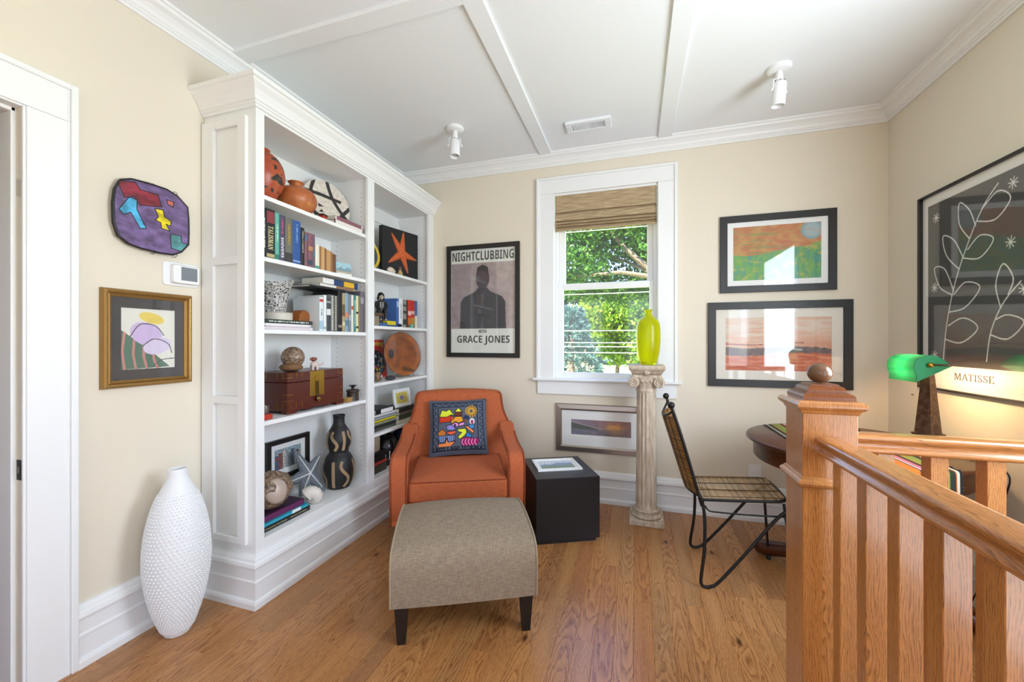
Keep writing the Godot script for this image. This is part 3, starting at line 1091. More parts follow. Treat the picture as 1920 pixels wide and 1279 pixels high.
func build_bookcase() -> void:
	var bw: Material = M.bookcase_white
	var bc := thing("bookcase", "white built-in bookcase with two bays of shelves and crown moulding", "bookcase", Vector3(-1.97, 0, -2.4))
	var t := Transform3D(Basis(), -bc.position)
	var zs := -1.492
	var carc := B.new().at(t)
	carc.bb(Vector3(XL + 0.001, 0.0, zs - 0.020), Vector3(-1.802, 2.5, zs))
	part(bc, "side_panel", carc, bw)
	part(bc, "back_panel", B.new().at(t).bb(Vector3(XL + 0.002, 0.0, ZB + 0.002), Vector3(-2.135, 2.5, zs - 0.020)), bw)
	part(bc, "partition", B.new().at(t).bb(Vector3(-2.135, 0.30, -2.410), Vector3(-1.82, 2.48, -2.369)), bw)
	part(bc, "end_panel", B.new().at(t).bb(Vector3(-2.135, 0.0, ZB + 0.002), Vector3(-1.82, 2.5, -3.235)), bw)
	part(bc, "top_panel", B.new().at(t).bb(Vector3(-2.135, 2.472, ZB + 0.002), Vector3(-1.82, 2.497, zs - 0.020)), bw)
	part(bc, "deck", B.new().at(t).bb(Vector3(-2.135, 0.280, ZB + 0.002), Vector3(-1.82, 0.318, zs - 0.020)), bw)
	# applied frame with three sunk panels on the end that faces the room
	var fr := B.new().at(t)
	var zf := zs + 0.018
	fr.bb(Vector3(XL + 0.004, 0.302, zs), Vector3(-2.066, 2.447, zf), 0.0025)
	fr.bb(Vector3(-1.904, 0.302, zs), Vector3(-1.848, 2.447, zf), 0.0025)
	for y in [[0.302, 0.336], [1.0, 1.04], [1.708, 1.749], [2.405, 2.447]]:
		fr.bb(Vector3(-2.068, y[0], zs), Vector3(-1.902, y[1], zf), 0.0025)
	part(bc, "panel_frame", fr, bw)
	for s in [[-1.540, zs], [-2.425, -2.354], [ZB + 0.002, -3.212]]:
		part(bc, "stile", B.new().at(t).bb(Vector3(-1.822, 0.25, s[0]), Vector3(-1.800, 2.5, s[1]), 0.0012), bw)
	for z in [[-2.354, -1.540], [-3.212, -2.425]]:
		part(bc, "top_rail", B.new().at(t).bb(Vector3(-1.822, 2.470, z[0]), Vector3(-1.8005, 2.5, z[1]), 0.001), bw)
		part(bc, "bottom_rail", B.new().at(t).bb(Vector3(-1.822, 0.24, z[0]), Vector3(-1.8005, 0.3185, z[1]), 0.001), bw)
		part(bc, "cleat", B.new().at(t).bb(Vector3(-2.136, 2.345, z[0] - 0.015), Vector3(-2.118, 2.405, z[1] + 0.028), 0.001), bw)
	for y in [2.073, 1.755, 1.381, 0.905]:
		part(bc, "shelf", B.new().at(t).bb(Vector3(-2.135, y - 0.023, -2.368), Vector3(-1.822, y, zs - 0.021), 0.0015), bw)
	for y in [1.858, 1.433, 1.008, 0.635]:
		part(bc, "shelf", B.new().at(t).bb(Vector3(-2.135, y - 0.023, -3.234), Vector3(-1.822, y, -2.411), 0.0015), bw)
	var holes := B.new().at(t)
	for z in [-2.3688, -3.2348]:
		for x in [-1.87, -2.08]:
			for i in 60:
				var y := 0.40 + i * 0.0335
				holes.box(Vector3(x, y, z), Vector3(0.005, 0.005, 0.0008))
	var hp := part(bc, "shelf_pin_holes", holes, mk("pin_hole", "8a8680", 0.9))
	hp.set_meta("kind", "stuff")
	part(bc, "base_moulding", B.new().at(t).run(prof(BASE), [Vector3(XL + 0.002, 0, zs), Vector3(-1.80, 0, zs), Vector3(-1.80, 0, ZB + 0.002)]), bw)
	var cr := prof([[0.0, 2.484], [0.010, 2.484], [0.013, 2.496], [0.019, 2.499], [0.019, 2.508], [0.026, 2.512], [0.030, 2.528], [0.042, 2.552], [0.062, 2.574], [0.068, 2.586], [0.077, 2.590], [0.079, 2.608], [0.0, 2.610]])
	part(bc, "crown_moulding", B.new().at(t).run(cr, [Vector3(XL + 0.002, 0, zs), Vector3(-1.80, 0, zs), Vector3(-1.80, 0, ZB + 0.002)]), bw)
	part(bc, "cap", B.new().at(t).bb(Vector3(XL + 0.002, 2.5, ZB + 0.002), Vector3(-1.80, 2.609, zs)), bw)


# ---------- seating in the middle of the room ----------
const SIDEWAYS := Basis(Vector3(0, 0, 1), Vector3(0, 1, 0), Vector3(-1, 0, 0))


func smooth_path(p: Array, steps := 6, closed := false) -> Array:
	var r := []
	var n := p.size()
	for i in (n if closed else n - 1):
		var a: Vector3 = p[(i - 1 + n) % n] if closed else p[maxi(i - 1, 0)]
		var b: Vector3 = p[i]
		var c: Vector3 = p[(i + 1) % n]
		var d: Vector3 = p[(i + 2) % n] if closed else p[mini(i + 2, n - 1)]
		for k in steps: r.append(b.cubic_interpolate(c, a, d, float(k) / steps))
	if not closed: r.append(p[-1])
	return r


func smooth2(a: Array, steps := 5, closed := false) -> Array:
	var q := []
	for p in pts2(a): q.append(Vector3(p.x, p.y, 0))
	var r := []
	for p in smooth_path(q, steps, closed): r.append(Vector2(p.x, p.y))
	return r


# box with generously rounded edges, for upholstery
func soft_box(o: Vector3, h: Vector3, r: float, bulge := 0.0) -> B:
	var rows := []
	var k := 6
	var prof_y := []
	for i in k + 1:
		var a := PI / 2 * i / k
		prof_y.append(Vector2(-r + r * sin(a), -h.y + r - r * cos(a)))
	for i in k + 1:
		var a := PI / 2 * i / k
		prof_y.append(Vector2(-r + r * cos(a), h.y - r + r * sin(a)))
	var ring := func(inset: float, y: float) -> PackedVector3Array:
		var row := PackedVector3Array()
		var hx := h.x + inset
		var hz := h.z + inset
		var rc := minf(r, minf(hx, hz))
		for q in 4:
			var sx: float = [1, -1, -1, 1][q]
			var sz: float = [-1, -1, 1, 1][q]
			for j in 5:
				var a := PI / 2 * q + PI / 2 * j / 4.0
				row.append(o + Vector3(sx * (hx - rc) + rc * cos(a), y, sz * (hz - rc) - rc * sin(a)))
		return row
	rows.append(ring.call(-minf(h.x, h.z) + 0.0001, -h.y))
	for p in prof_y: rows.append(ring.call(p.x, p.y))
	for i in 6:
		var f := 1.0 - (i + 1) / 6.0
		rows.append(ring.call(-r - (minf(h.x, h.z) - r - 0.0002) * (1.0 - f), h.y + bulge * (1.0 - f * f)))
	return B.new()._shell(rows, o)


func build_seating() -> void:
	build_armchair()
	build_ottoman()
	build_cube()


func build_armchair() -> void:
	var ol: Material = M.orange_linen
	var ch := thing("armchair", "burnt orange upholstered armchair in the corner by the bookcase", "armchair", Vector3(-1.07, 0, -2.29), 0.433)
	part(ch, "seat_base", B.new().box(Vector3(0, 0.235, -0.30), Vector3(0.64, 0.16, 0.585), 0.01), ol)
	part(ch, "seat_cushion", soft_box(Vector3(0, 0.375, -0.275), Vector3(0.311, 0.068, 0.295), 0.022, 0.018), ol)
	var pip := []
	for q in [[-0.305, -0.56], [-0.306, 0.0], [-0.292, 0.018], [0.292, 0.018], [0.306, 0.0], [0.305, -0.56]]: pip.append(Vector3(q[0], 0.437, q[1]))
	part(ch, "piping", B.new().tube(pip, 0.0045, 6), M.orange_piping)
	# scooped arms
	var arm := smooth2([-0.60, 0.16, -0.05, 0.158, -0.005, 0.20, 0.012, 0.30, 0.020, 0.42, 0.016, 0.52, -0.012, 0.572, -0.06, 0.592, -0.14, 0.594, -0.24, 0.596, -0.34, 0.604, -0.43, 0.620, -0.52, 0.650, -0.62, 0.68, -0.64, 0.55, -0.63, 0.30], 5, true)
	for s in [-1.0, 1.0]:
		var a := part(ch, "arm", B.new().at(Transform3D(SIDEWAYS, Vector3(s * 0.371, 0, 0))).slab(PackedVector2Array(arm), -0.058, 0.058, 0.020, true), ol)
		for e in [-0.050, 0.050]:
			var path := []
			for i in range(4, arm.size() - 22): path.append(Vector3(s * 0.371 + e, arm[i].y + (0.002 if arm[i].y > 0.55 else 0.0), arm[i].x))
			part(a, "piping", B.new().tube(path, 0.0045, 6), M.orange_piping)
	# reclined back whose sides sweep out into the arms
	var rows := []
	var lv := [[0.16, 0.40], [0.40, 0.405], [0.52, 0.415], [0.58, 0.424], [0.63, 0.418], [0.67, 0.402], [0.71, 0.382], [0.76, 0.363], [0.82, 0.352], [0.865, 0.348], [0.888, 0.344], [0.900, 0.335], [0.906, 0.318], [0.908, 0.20], [0.908, 0.0005]]
	for q in lv:
		var y: float = q[0]
		var hw: float = q[1]
		var cz := -0.615 - maxf(0.0, y - 0.35) * 0.24
		var th := 0.075 if y < 0.86 else 0.075 * sqrt(maxf(0.0, 1.0 - pow((y - 0.86) / 0.05, 2.0))) + 0.004
		if hw < 0.19 and hw > 0.1: th = 0.012
		if hw < 0.1: th = 0.0004
		var row := PackedVector3Array()
		for j in 40:
			var a := TAU * j / 40
			var cx := signf(cos(a)) * pow(absf(cos(a)), 0.35) * hw
			var sz := signf(sin(a)) * pow(absf(sin(a)), 0.45) * th
			var k := 1.0 - pow(absf(cx) / 0.36, 2.0)
			row.append(Vector3(cx, y + (0.018 * k if y > 0.8 else 0.0), cz - sz - 0.02 * k))
		rows.append(row)
	part(ch, "backrest", B.new()._shell(rows, Vector3(0, 0.5, -0.65)), ol)
	for s in [-1.0, 1.0]:
		var path := []
		for q in lv.slice(3, 13):
			path.append(Vector3(s * (q[1] - 0.004), q[0], -0.615 - maxf(0.0, q[0] - 0.35) * 0.24 + 0.062))
		part(ch, "piping", B.new().tube(path, 0.0045, 6), M.orange_piping)
	var leg := B.new()
	taper_leg(leg, 0.048, 0.032, 0.158)
	var lm := leg.mesh()
	for x in [-0.34, 0.34]:
		for z in [-0.07, -0.60]: put(ch, "leg", lm, M.espresso_wood).position = Vector3(x, 0, z)
	build_cushion()


func taper_leg(b: B, top: float, bot: float, high: float) -> void:
	var a := [Vector3(-bot / 2, 0, bot / 2), Vector3(bot / 2, 0, bot / 2), Vector3(bot / 2, 0, -bot / 2), Vector3(-bot / 2, 0, -bot / 2)]
	for k in 4:
		var p: Vector3 = a[k]
		var q: Vector3 = a[(k + 1) % 4]
		var f := top / bot
		b.quad(p, q, Vector3(q.x * f, high, q.z * f), Vector3(p.x * f, high, p.z * f))
	b.quad(a[3], a[2], a[1], a[0])


const GLYPH := {"U": [[0, 0, 0, 0.8, 0.5, 1, 1, 0.8, 1, 0]], "R": [[0, 1, 0, 0, 0.9, 0.1, 0.9, 0.45, 0, 0.5, 1, 1]], "O": [[0.5, 0, 0, 0.3, 0, 0.75, 0.5, 1, 1, 0.75, 1, 0.3, 0.5, 0]], "S": [[1, 0.1, 0.3, 0, 0, 0.25, 1, 0.65, 0.8, 1, 0, 0.92]],
	"L": [[0, 0, 0, 1, 0.9, 1]], "A": [[0, 1, 0.5, 0, 1, 1], [0.2, 0.6, 0.8, 0.6]], "G": [[1, 0.1, 0.4, 0, 0, 0.5, 0.4, 1, 1, 0.9, 1, 0.55, 0.6, 0.55]], "T": [[0, 0, 1, 0], [0.5, 0, 0.5, 1]], "I": [[0.5, 0, 0.5, 1]], "K": [[0, 0, 0, 1], [1, 0, 0, 0.5, 1, 1]]}


func build_cushion() -> void:
	var g := hexc("565d6d")
	var p := P.new(420, 400, g)
	var dk := hexc("1f2738")
	# border of leaves
	for q in [[0.06, 0.05, 0.94, 0.05], [0.94, 0.05, 0.95, 0.93], [0.06, 0.05, 0.05, 0.93], [0.05, 0.93, 0.95, 0.93], [0.15, 0.14, 0.84, 0.13], [0.84, 0.13, 0.84, 0.80], [0.15, 0.14, 0.14, 0.80]]:
		p.line(pts2(q), 0.018, dk, false)
	for i in 7:
		var k := 0.12 + i * 0.115
		p.line(pts2([k - 0.05, 0.06, k, 0.115, k + 0.05, 0.06]), 0.013, dk)
		p.line(pts2([0.06, k - 0.03, 0.115, k + 0.02, 0.06, k + 0.07]), 0.013, dk)
		p.line(pts2([0.94, k - 0.03, 0.88, k + 0.02, 0.94, k + 0.07]), 0.013, dk)
	var art := func(a: Array, c: String) -> void:
		p.poly(pts2(a), hexc(c))
		var l := pts2(a)
		l.append(l[0])
		p.line(l, 0.011, hexc("241c22"), false)
	p.disc(0.74, 0.24, 0.09, 0.095, dk)
	for i in 14:
		var a := TAU * i / 14
		p.line(pts2([0.73 + 0.035 * cos(a), 0.235 + 0.036 * sin(a), 0.73 + 0.105 * cos(a), 0.235 + 0.11 * sin(a)]), 0.022, hexc("d09a22"), false)
	p.disc(0.73, 0.235, 0.032, 0.034, hexc("6b7486"))
	p.disc(0.73, 0.235, 0.016, 0.017, hexc("26345a"))
	art.call([0.18, 0.32, 0.38, 0.30, 0.36, 0.42, 0.17, 0.43], "cf3a1e")
	art.call([0.38, 0.30, 0.44, 0.36, 0.44, 0.41, 0.36, 0.42], "d9542a")
	art.call([0.22, 0.19, 0.29, 0.22, 0.35, 0.18, 0.44, 0.31, 0.38, 0.29, 0.30, 0.33, 0.17, 0.32], "dbe236")
	art.call([0.45, 0.24, 0.56, 0.24, 0.56, 0.32, 0.45, 0.32], "6d3423")
	art.call([0.505, 0.155, 0.57, 0.24, 0.44, 0.24], "e4e43c")
	art.call([0.45, 0.33, 0.56, 0.33, 0.59, 0.42, 0.50, 0.45, 0.45, 0.42, 0.38, 0.46, 0.37, 0.42], "e6a02a")
	art.call([0.38, 0.47, 0.45, 0.43, 0.50, 0.46, 0.50, 0.51, 0.39, 0.51], "e6a3d4")
	art.call([0.50, 0.46, 0.60, 0.43, 0.60, 0.49, 0.51, 0.51], "df8fc8")
	p.disc(0.44, 0.49, 0.02, 0.035, hexc("512a5c"))
	art.call([0.29, 0.49, 0.38, 0.47, 0.46, 0.55, 0.40, 0.58, 0.30, 0.56], "8c86d0")
	art.call([0.14, 0.60, 0.22, 0.54, 0.28, 0.60, 0.27, 0.66, 0.15, 0.66], "c8742e")
	art.call([0.30, 0.60, 0.45, 0.58, 0.46, 0.62, 0.38, 0.66, 0.30, 0.63], "e2603c")
	art.call([0.14, 0.66, 0.28, 0.66, 0.44, 0.66, 0.43, 0.76, 0.33, 0.78, 0.29, 0.70, 0.25, 0.78, 0.16, 0.77], "7f96c8")
	for i in 8: p.line(pts2([0.17 + 0.035 * i, 0.67, 0.17 + 0.035 * i, 0.76]), 0.010, hexc("1d2740"), false)
	art.call([0.15, 0.80, 0.27, 0.79, 0.29, 0.71, 0.32, 0.78, 0.45, 0.77, 0.36, 0.86, 0.15, 0.86], "ea8a4c")
	p.disc(0.64, 0.36, 0.05, 0.05, hexc("25345e"))
	p.disc(0.63, 0.41, 0.025, 0.035, hexc("7a5038"))
	p.disc(0.74, 0.43, 0.045, 0.06, hexc("e8e3e6"))
	p.disc(0.74, 0.44, 0.025, 0.04, hexc("a4386a"))
	art.call([0.64, 0.50, 0.78, 0.48, 0.77, 0.55, 0.72, 0.57], "3f8ac8")
	art.call([0.60, 0.51, 0.66, 0.51, 0.77, 0.60, 0.75, 0.65, 0.66, 0.57], "ef8a58")
	art.call([0.63, 0.60, 0.73, 0.68, 0.70, 0.74, 0.62, 0.72], "2f7fc4")
	art.call([0.48, 0.56, 0.62, 0.55, 0.64, 0.62, 0.60, 0.68, 0.52, 0.74, 0.48, 0.70, 0.55, 0.62, 0.49, 0.60], "dfe63e")
	art.call([0.55, 0.72, 0.64, 0.70, 0.74, 0.73, 0.84, 0.73, 0.86, 0.78, 0.80, 0.85, 0.58, 0.87, 0.53, 0.82], "a01862")
	for i in 5: p.line(pts2([0.57 + 0.055 * i, 0.74, 0.55 + 0.055 * i, 0.80, 0.58 + 0.055 * i, 0.85]), 0.016, hexc("e98cc0"))
	var x := 0.075
	for ch in "UROS LAGO TITIKAKA":
		if ch == " ":
			x += 0.03
			continue
		var w := 0.018 if ch == "I" else 0.038
		for s in GLYPH[ch]:
			var l := []
			for q in pts2(s): l.append(Vector2(x + q.x * w, 0.845 + 0.02 + q.y * 0.062))
			p.line(l, 0.014, hexc("10141f"), false)
		x += w + 0.013
	p.mottle(0.10, 0.5, Vector2(1, 1), 5)
	var cu := thing("cushion", "square grey cushion embroidered with village scene and lake name on the armchair", "cushion", Vector3(-1.07, 0, -2.29), 0.433)
	var body := B.new()
	var hw := 0.222
	var hh := 0.212
	for side in [1.0, -1.0]:
		var rows := []
		for i in 21:
			var row := PackedVector3Array()
			for j in 21:
				var a := -1.0 + 2.0 * i / 20
				var b := -1.0 + 2.0 * j / 20
				var t := 0.062 * pow(maxf(0.0, (1.0 - a * a) * (1.0 - b * b)), 0.42)
				var pinch := 1.0 - 0.05 * (1.0 - b * b) * absf(a)
				var pinch2 := 1.0 - 0.05 * (1.0 - a * a) * absf(b)
				row.append(Vector3(a * hw * pinch, -b * hh * pinch2, side * t))
			rows.append(row)
		body.grid(rows, false, false, side > 0)
	var m := print_mat("cushion_embroidery", p, 0.95)
	var o := part(cu, "cover", body, m)
	o.transform = Transform3D(Basis.from_euler(Vector3(-0.36, 0.02, 0.02)), Vector3(-0.005, 0.655, -0.552))
	var rim := []
	for side in 4:
		for i in 10:
			var f := -1.0 + i / 5.0
			var k := 1.0 - 0.05 * (1.0 - f * f)
			rim.append([Vector3(f * hw, hh * k, 0), Vector3(hw * k, -f * hh, 0), Vector3(-f * hw, -hh * k, 0), Vector3(-hw * k, f * hh, 0)][side])
	part(o, "seam", B.new().tube(rim, 0.0035, 6, true), M.cushion_cloth)


func build_ottoman() -> void:
	var tl: Material = M.taupe_linen
	var ot := thing("ottoman", "taupe linen ottoman with dark tapered legs standing before the orange armchair", "ottoman", Vector3(-0.841, 0, -1.856), 0.4564)
	var pr := smooth2([-0.286, 0.168, -0.290, 0.24, -0.292, 0.31, -0.284, 0.355, -0.262, 0.390, -0.22, 0.408, -0.12, 0.424, 0, 0.430, 0.12, 0.424, 0.22, 0.408, 0.262, 0.390, 0.284, 0.355, 0.292, 0.31, 0.290, 0.24, 0.286, 0.168], 4)
	var hw := 0.318
	var rows := []
	for i in 25:
		var x := -1.0 + 2.0 * i / 24
		var row := PackedVector3Array()
		for q in pr:
			var k := clampf((q.y - 0.33) / 0.1, 0.0, 1.0)
			var f := clampf((absf(q.x) - 0.2) / 0.09, 0.0, 1.0) * 0.006
			row.append(Vector3(x * hw * (1.0 + (0.012 * (1.0 - k))), q.y + k * 0.020 * (1.0 - pow(absf(x), 2.6)), q.x + signf(q.x) * f * (1.0 - x * x)))
		rows.append(row)
	part(ot, "band", B.new().grid(rows, false, false, true), tl)
	for s in [-1.0, 1.0]:
		var cap := PackedVector2Array(pr)
		part(ot, "side_panel", B.new().at(Transform3D(SIDEWAYS, Vector3(s * hw, 0, 0))).slab(cap, -0.004, 0.004, 0.003, true), tl)
		var path := []
		for q in pr: path.append(Vector3(s * (hw + 0.003), q.y + 0.001, q.x))
		part(ot, "piping", B.new().tube(path, 0.0048, 6), M.taupe_piping)
	part(ot, "bottom", B.new().box(Vector3(0, 0.170, 0), Vector3(0.625, 0.008, 0.565)), M.espresso_wood)
	var b := B.new()
	taper_leg(b, 0.058, 0.036, 0.170)
	var lm := b.mesh()
	for x in [-0.276, 0.276]:
		for z in [-0.245, 0.253]: put(ot, "leg", lm, M.espresso_wood).position = Vector3(x, 0, z)


func build_cube() -> void:
	var cu := thing("side_table", "black cube side table under the small silver framed picture", "side table", Vector3(-0.517, 0, -2.765), 0.457)
	part(cu, "body", B.new().box(Vector3(0, 0.228, 0), Vector3(0.428, 0.404, 0.460), 0.0015), M.black_satin)
	part(cu, "plinth", B.new().box(Vector3(0, 0.014, 0), Vector3(0.388, 0.028, 0.42)), M.black_satin)
	var ph := thing("photo_frame", "white framed mountain photograph lying flat on the black cube table", "picture frame", Vector3(-0.540, 0.431, -2.785), 0.45)
	var flat := Transform3D(Basis(Vector3.RIGHT, -PI / 2), Vector3())
	var lying := func(b: B) -> B: return b.at(flat)
	part(ph, "frame", frame_bars(lying.call(B.new()), 0.156, 0.119, 0.020, 0.015), M.white_card)
	var p := P.new(160, 110, hexc("cfdcec"))
	p.poly(pts2([0, 0.55, 0.15, 0.42, 0.3, 0.5, 0.45, 0.40, 0.6, 0.25, 0.68, 0.18, 0.8, 0.35, 1, 0.30, 1, 1, 0, 1]), hexc("7f99b8"))
	p.poly(pts2([0.6, 0.25, 0.68, 0.18, 0.74, 0.27, 0.66, 0.34]), hexc("eef2f6"))
	p.poly(pts2([0, 0.65, 0.3, 0.6, 0.6, 0.66, 1, 0.55, 1, 1, 0, 1]), hexc("7d927c"))
	p.mottle(0.5, 0.12, Vector2.ONE, 2)
	part(ph, "print", lying.call(B.new()).box(Vector3(0, 0, 0.004), Vector3(0.272, 0.198, 0.006)), M.white_card)
	var pr := B.new().at(flat)
	pr.quad(Vector3(-0.120, -0.082, 0.0076), Vector3(0.120, -0.082, 0.0076), Vector3(0.120, 0.082, 0.0076), Vector3(-0.120, 0.082, 0.0076), Rect2(0, 0, 1, 1))
	part(ph, "photograph", pr, print_mat("mountain_print", p, 0.3))


# four mitred bars round a rectangle of half-width w and half-height h (outer), facing +z
func frame_bars(b: B, w: float, h: float, bar: float, deep: float, shape := []) -> B:
	var s: Array = prof(shape) if shape else [Vector2(0, 0), Vector2(0, deep * 0.92), Vector2(0.0015, deep), Vector2(bar - 0.002, deep * 0.97), Vector2(bar, deep * 0.85), Vector2(bar, 0)]
	var keep := b.t
	b.at(keep * Transform3D(Basis(Vector3.RIGHT, PI / 2), Vector3()))
	b.run(s, [Vector3(w, 0, h), Vector3(-w, 0, h), Vector3(-w, 0, -h), Vector3(w, 0, -h)], true)
	b.t = keep
	return b


# ---------- pictures and things at the back wall ----------
# a framed picture facing +z before turning; sizes are full widths; mat is the width of the mount on each side
func picture(called: String, label: String, at: Vector3, turn: float, w: float, h: float, bar: float, deep: float, fm: Material, mount: Array, art: Material, shape := [], glass := true) -> Node3D:
	var r := thing(called, label, "picture", at, turn)
	part(r, "frame", frame_bars(B.new(), w / 2, h / 2, bar, deep, shape), fm)
	var iw := w - 2 * bar
	var ih := h - 2 * bar
	part(r, "backing", B.new().box(Vector3(0, 0, 0.003), Vector3(iw + 0.004, ih + 0.004, 0.004)), M.white_card)
	var x0 := -iw / 2
	var y0 := -ih / 2
	var a := Rect2(x0 + mount[1], y0 + mount[3], iw - mount[1] - mount[2], ih - mount[0] - mount[3])
	var q := B.new()
	q.quad(Vector3(a.position.x, a.position.y, 0.0062), Vector3(a.end.x, a.position.y, 0.0062), Vector3(a.end.x, a.end.y, 0.0062), Vector3(a.position.x, a.end.y, 0.0062), Rect2(0, 0, 1, 1))
	part(r, "print", q, art)
	if mount[0] > 0:
		var m := B.new()
		var z := 0.008
		m.bb(Vector3(x0, a.end.y, 0.005), Vector3(-x0, -y0, z))
		m.bb(Vector3(x0, y0, 0.005), Vector3(-x0, a.position.y, z))
		m.bb(Vector3(x0, a.position.y, 0.005), Vector3(a.position.x, a.end.y, z))
		m.bb(Vector3(a.end.x, a.position.y, 0.005), Vector3(-x0, a.end.y, z))
		part(r, "mount", m, mount[4])
	if glass: part(r, "glazing", B.new().box(Vector3(0, 0, 0.0115), Vector3(iw + 0.002, ih + 0.002, 0.0016)), M.picture_glass)
	return r


func build_back_wall_things() -> void:
	var z := ZB + 0.001
	# poster
	var p := P.new(256, 256, hexc("a2918f"))
	p.poly(pts2([0, 0, 0.33, 0, 0.30, 1, 0, 1]), hexc("968688"))
	p.poly(pts2([0.72, 0, 1, 0, 1, 1, 0.76, 1]), hexc("ab9a96"))
	p.poly(pts2([0.14, 1, 0.15, 0.60, 0.20, 0.52, 0.38, 0.44, 0.43, 0.38, 0.57, 0.38, 0.62, 0.44, 0.80, 0.52, 0.85, 0.60, 0.86, 1]), hexc("2a2730"))
	p.poly(pts2([0.44, 0.40, 0.50, 0.62, 0.56, 0.40]), hexc("3d3440"))
	p.disc(0.50, 0.24, 0.105, 0.17, hexc("3a313b"))
	p.poly(pts2([0.40, 0.20, 0.42, 0.07, 0.50, 0.03, 0.58, 0.07, 0.60, 0.20, 0.55, 0.13, 0.45, 0.13]), hexc("1c1a20"))
	p.mottle(0.10, 0.03, Vector2.ONE, 4)
	var po := picture("poster", "tall black framed poster with NIGHTCLUBBING lettering over a dark figure", Vector3(-1.308, 1.6805, z), 0.0, 0.697, 1.014, 0.040, 0.026, M.black_frame, [0.124, 0.002, 0.002, 0.218, mk("poster_paper", "dfe0d6", 0.7)], print_mat("poster_print", p, 0.5))
	var ink := mk("black_ink", "15161a", 0.6)
	letters(po, "NIGHTCLUBBING", 0.082, ink, Transform3D(Basis(), Vector3(0, 0.4065, 0.009)), "Droid Sans", true, 0.590)
	letters(po, "WITH", 0.030, ink, Transform3D(Basis(), Vector3(0.0, -0.273, 0.009)), "Droid Sans", true, 0.074)
	letters(po, "GRACE JONES", 0.083, ink, Transform3D(Basis(), Vector3(0.004, -0.353, 0.009)), "Droid Sans", true, 0.504)
	# green and orange abstract
	var f := streak(61, 1, 1, 4)
	var q := P.new(288, 204, Color.WHITE)
	for y in q.h:
		for x in q.w:
			var u := float(x) / q.w
			var v := float(y) / q.h
			var hz := 0.52 - 0.20 * maxf(0.0, u - 0.42) * 1.6 + 0.02 * sin(u * 9.0)
			var k := f.get_noise_2d(x * 0.02, y * 0.03)
			var s := f.get_noise_2d(x * 0.006 + 40.0, y * 0.10)
			var c := hexc("c08a3c").lerp(hexc("b8642c"), clampf(0.5 + 1.5 * k, 0, 1)).lerp(hexc("7c8a40"), clampf(1.6 * s + 0.1 - absf(u - 0.25), 0, 0.7))
			if v > hz:
				var t := f.get_noise_2d(x * 0.05 + 9.0, y * 0.012)
				c = hexc("5fa03a").lerp(hexc("3c8f74"), clampf(0.4 + 1.6 * t + 0.4 * (u - 0.5), 0, 1)).lerp(hexc("c0a838"), clampf(1.8 * k - 0.15, 0, 0.8))
			var d := Vector2((u - 0.90) * 1.4, v - 0.13).length()
			if d < 0.17: c = hexc("9fb4b6").lerp(hexc("6f96a4"), clampf((d - 0.10) / 0.07, 0, 1)).lerp(hexc("b89a90"), clampf(k * 2.0, 0, 0.6))
			q.im.set_pixel(x, y, c)
	picture("abstract_print", "black framed green and orange abstract painting hung above the red landscape", Vector3(0.9715, 1.9625, z), 0.0, 0.730, 0.569, 0.049, 0.022, M.black_frame, [0.036, 0.040, 0.040, 0.040, M.white_card], print_mat("abstract_art", q, 0.5))
	# red landscape
	q = P.new(320, 190, Color.WHITE)
	for y in q.h:
		for x in q.w:
			var u := float(x) / q.w
			var v := float(y) / q.h
			var k := f.get_noise_2d(x * 0.010 + 3.0, y * 0.07)
			var l := f.get_noise_2d(x * 0.05, y * 0.20 + 60.0)
			var c := hexc("d8a98c").lerp(hexc("d9c6b4"), clampf(0.5 + 1.4 * k + 0.4 * sin(v * 9.0), 0, 1)).lerp(hexc("c46a48"), clampf((u - 0.55) * 1.2 * (0.4 + k) + (v - 0.42) * 1.5 * u, 0, 0.8))
			var hz := 0.56 + 0.02 * sin(u * 7.0) + 0.02 * l
			if v > hz - 0.08 and v < hz - 0.055 and u < 0.75: c = hexc("a8604c")
			if v > hz: c = hexc("4e434c").lerp(hexc("8a6a5c"), clampf(0.4 + l, 0, 1))
			if v > hz + 0.10 + 0.06 * (1.0 - u) + 0.02 * l: c = hexc("c4582c").lerp(hexc("d98a64"), clampf(0.35 + 1.6 * k + 0.8 * l, 0, 1)).lerp(hexc("8c3a20"), clampf((v - 0.85) * 1.5, 0, 0.5))
			q.im.set_pixel(x, y, c)
	picture("landscape_print", "wide black framed print of a red and orange horizon, below the green abstract", Vector3(0.977, 1.295, z), 0.0, 0.905, 0.627, 0.054, 0.022, M.black_frame, [0.063, 0.066, 0.066, 0.068, mk("cream_mount", "e2ddd2", 0.8)], print_mat("landscape_art", q, 0.5))
	# sunset photograph in the silver frame
	q = P.new(240, 66, Color.WHITE)
	for y in q.h:
		for x in q.w:
			var u := float(x) / q.w
			var v := float(y) / q.h
			var k := f.get_noise_2d(x * 0.03, y * 0.12)
			var c := hexc("8a7c92").lerp(hexc("7a4a44"), clampf(u * 1.2 - 0.1, 0, 1))
			c = c.lerp(hexc("f0a848"), clampf(1.0 - Vector2((u - 0.73) * 2.6, (v - 0.5) * 1.1).length() * 1.7 + 0.5 * k, 0, 1))
			if v > 0.52 + 0.1 * (1 - u): c = c.lerp(hexc("4a4e5c"), clampf(0.75 - u * 0.5 + k * 0.5, 0, 1))
			if v > 0.20 + u * 0.75 and v < 0.62: c = hexc("3c4440").lerp(hexc("565c54"), clampf(0.5 + k, 0, 1))
			if absf(v - (0.16 + u * 0.78)) < 0.03 and u < 0.52: c = hexc("a89a98")
			q.im.set_pixel(x, y, c)
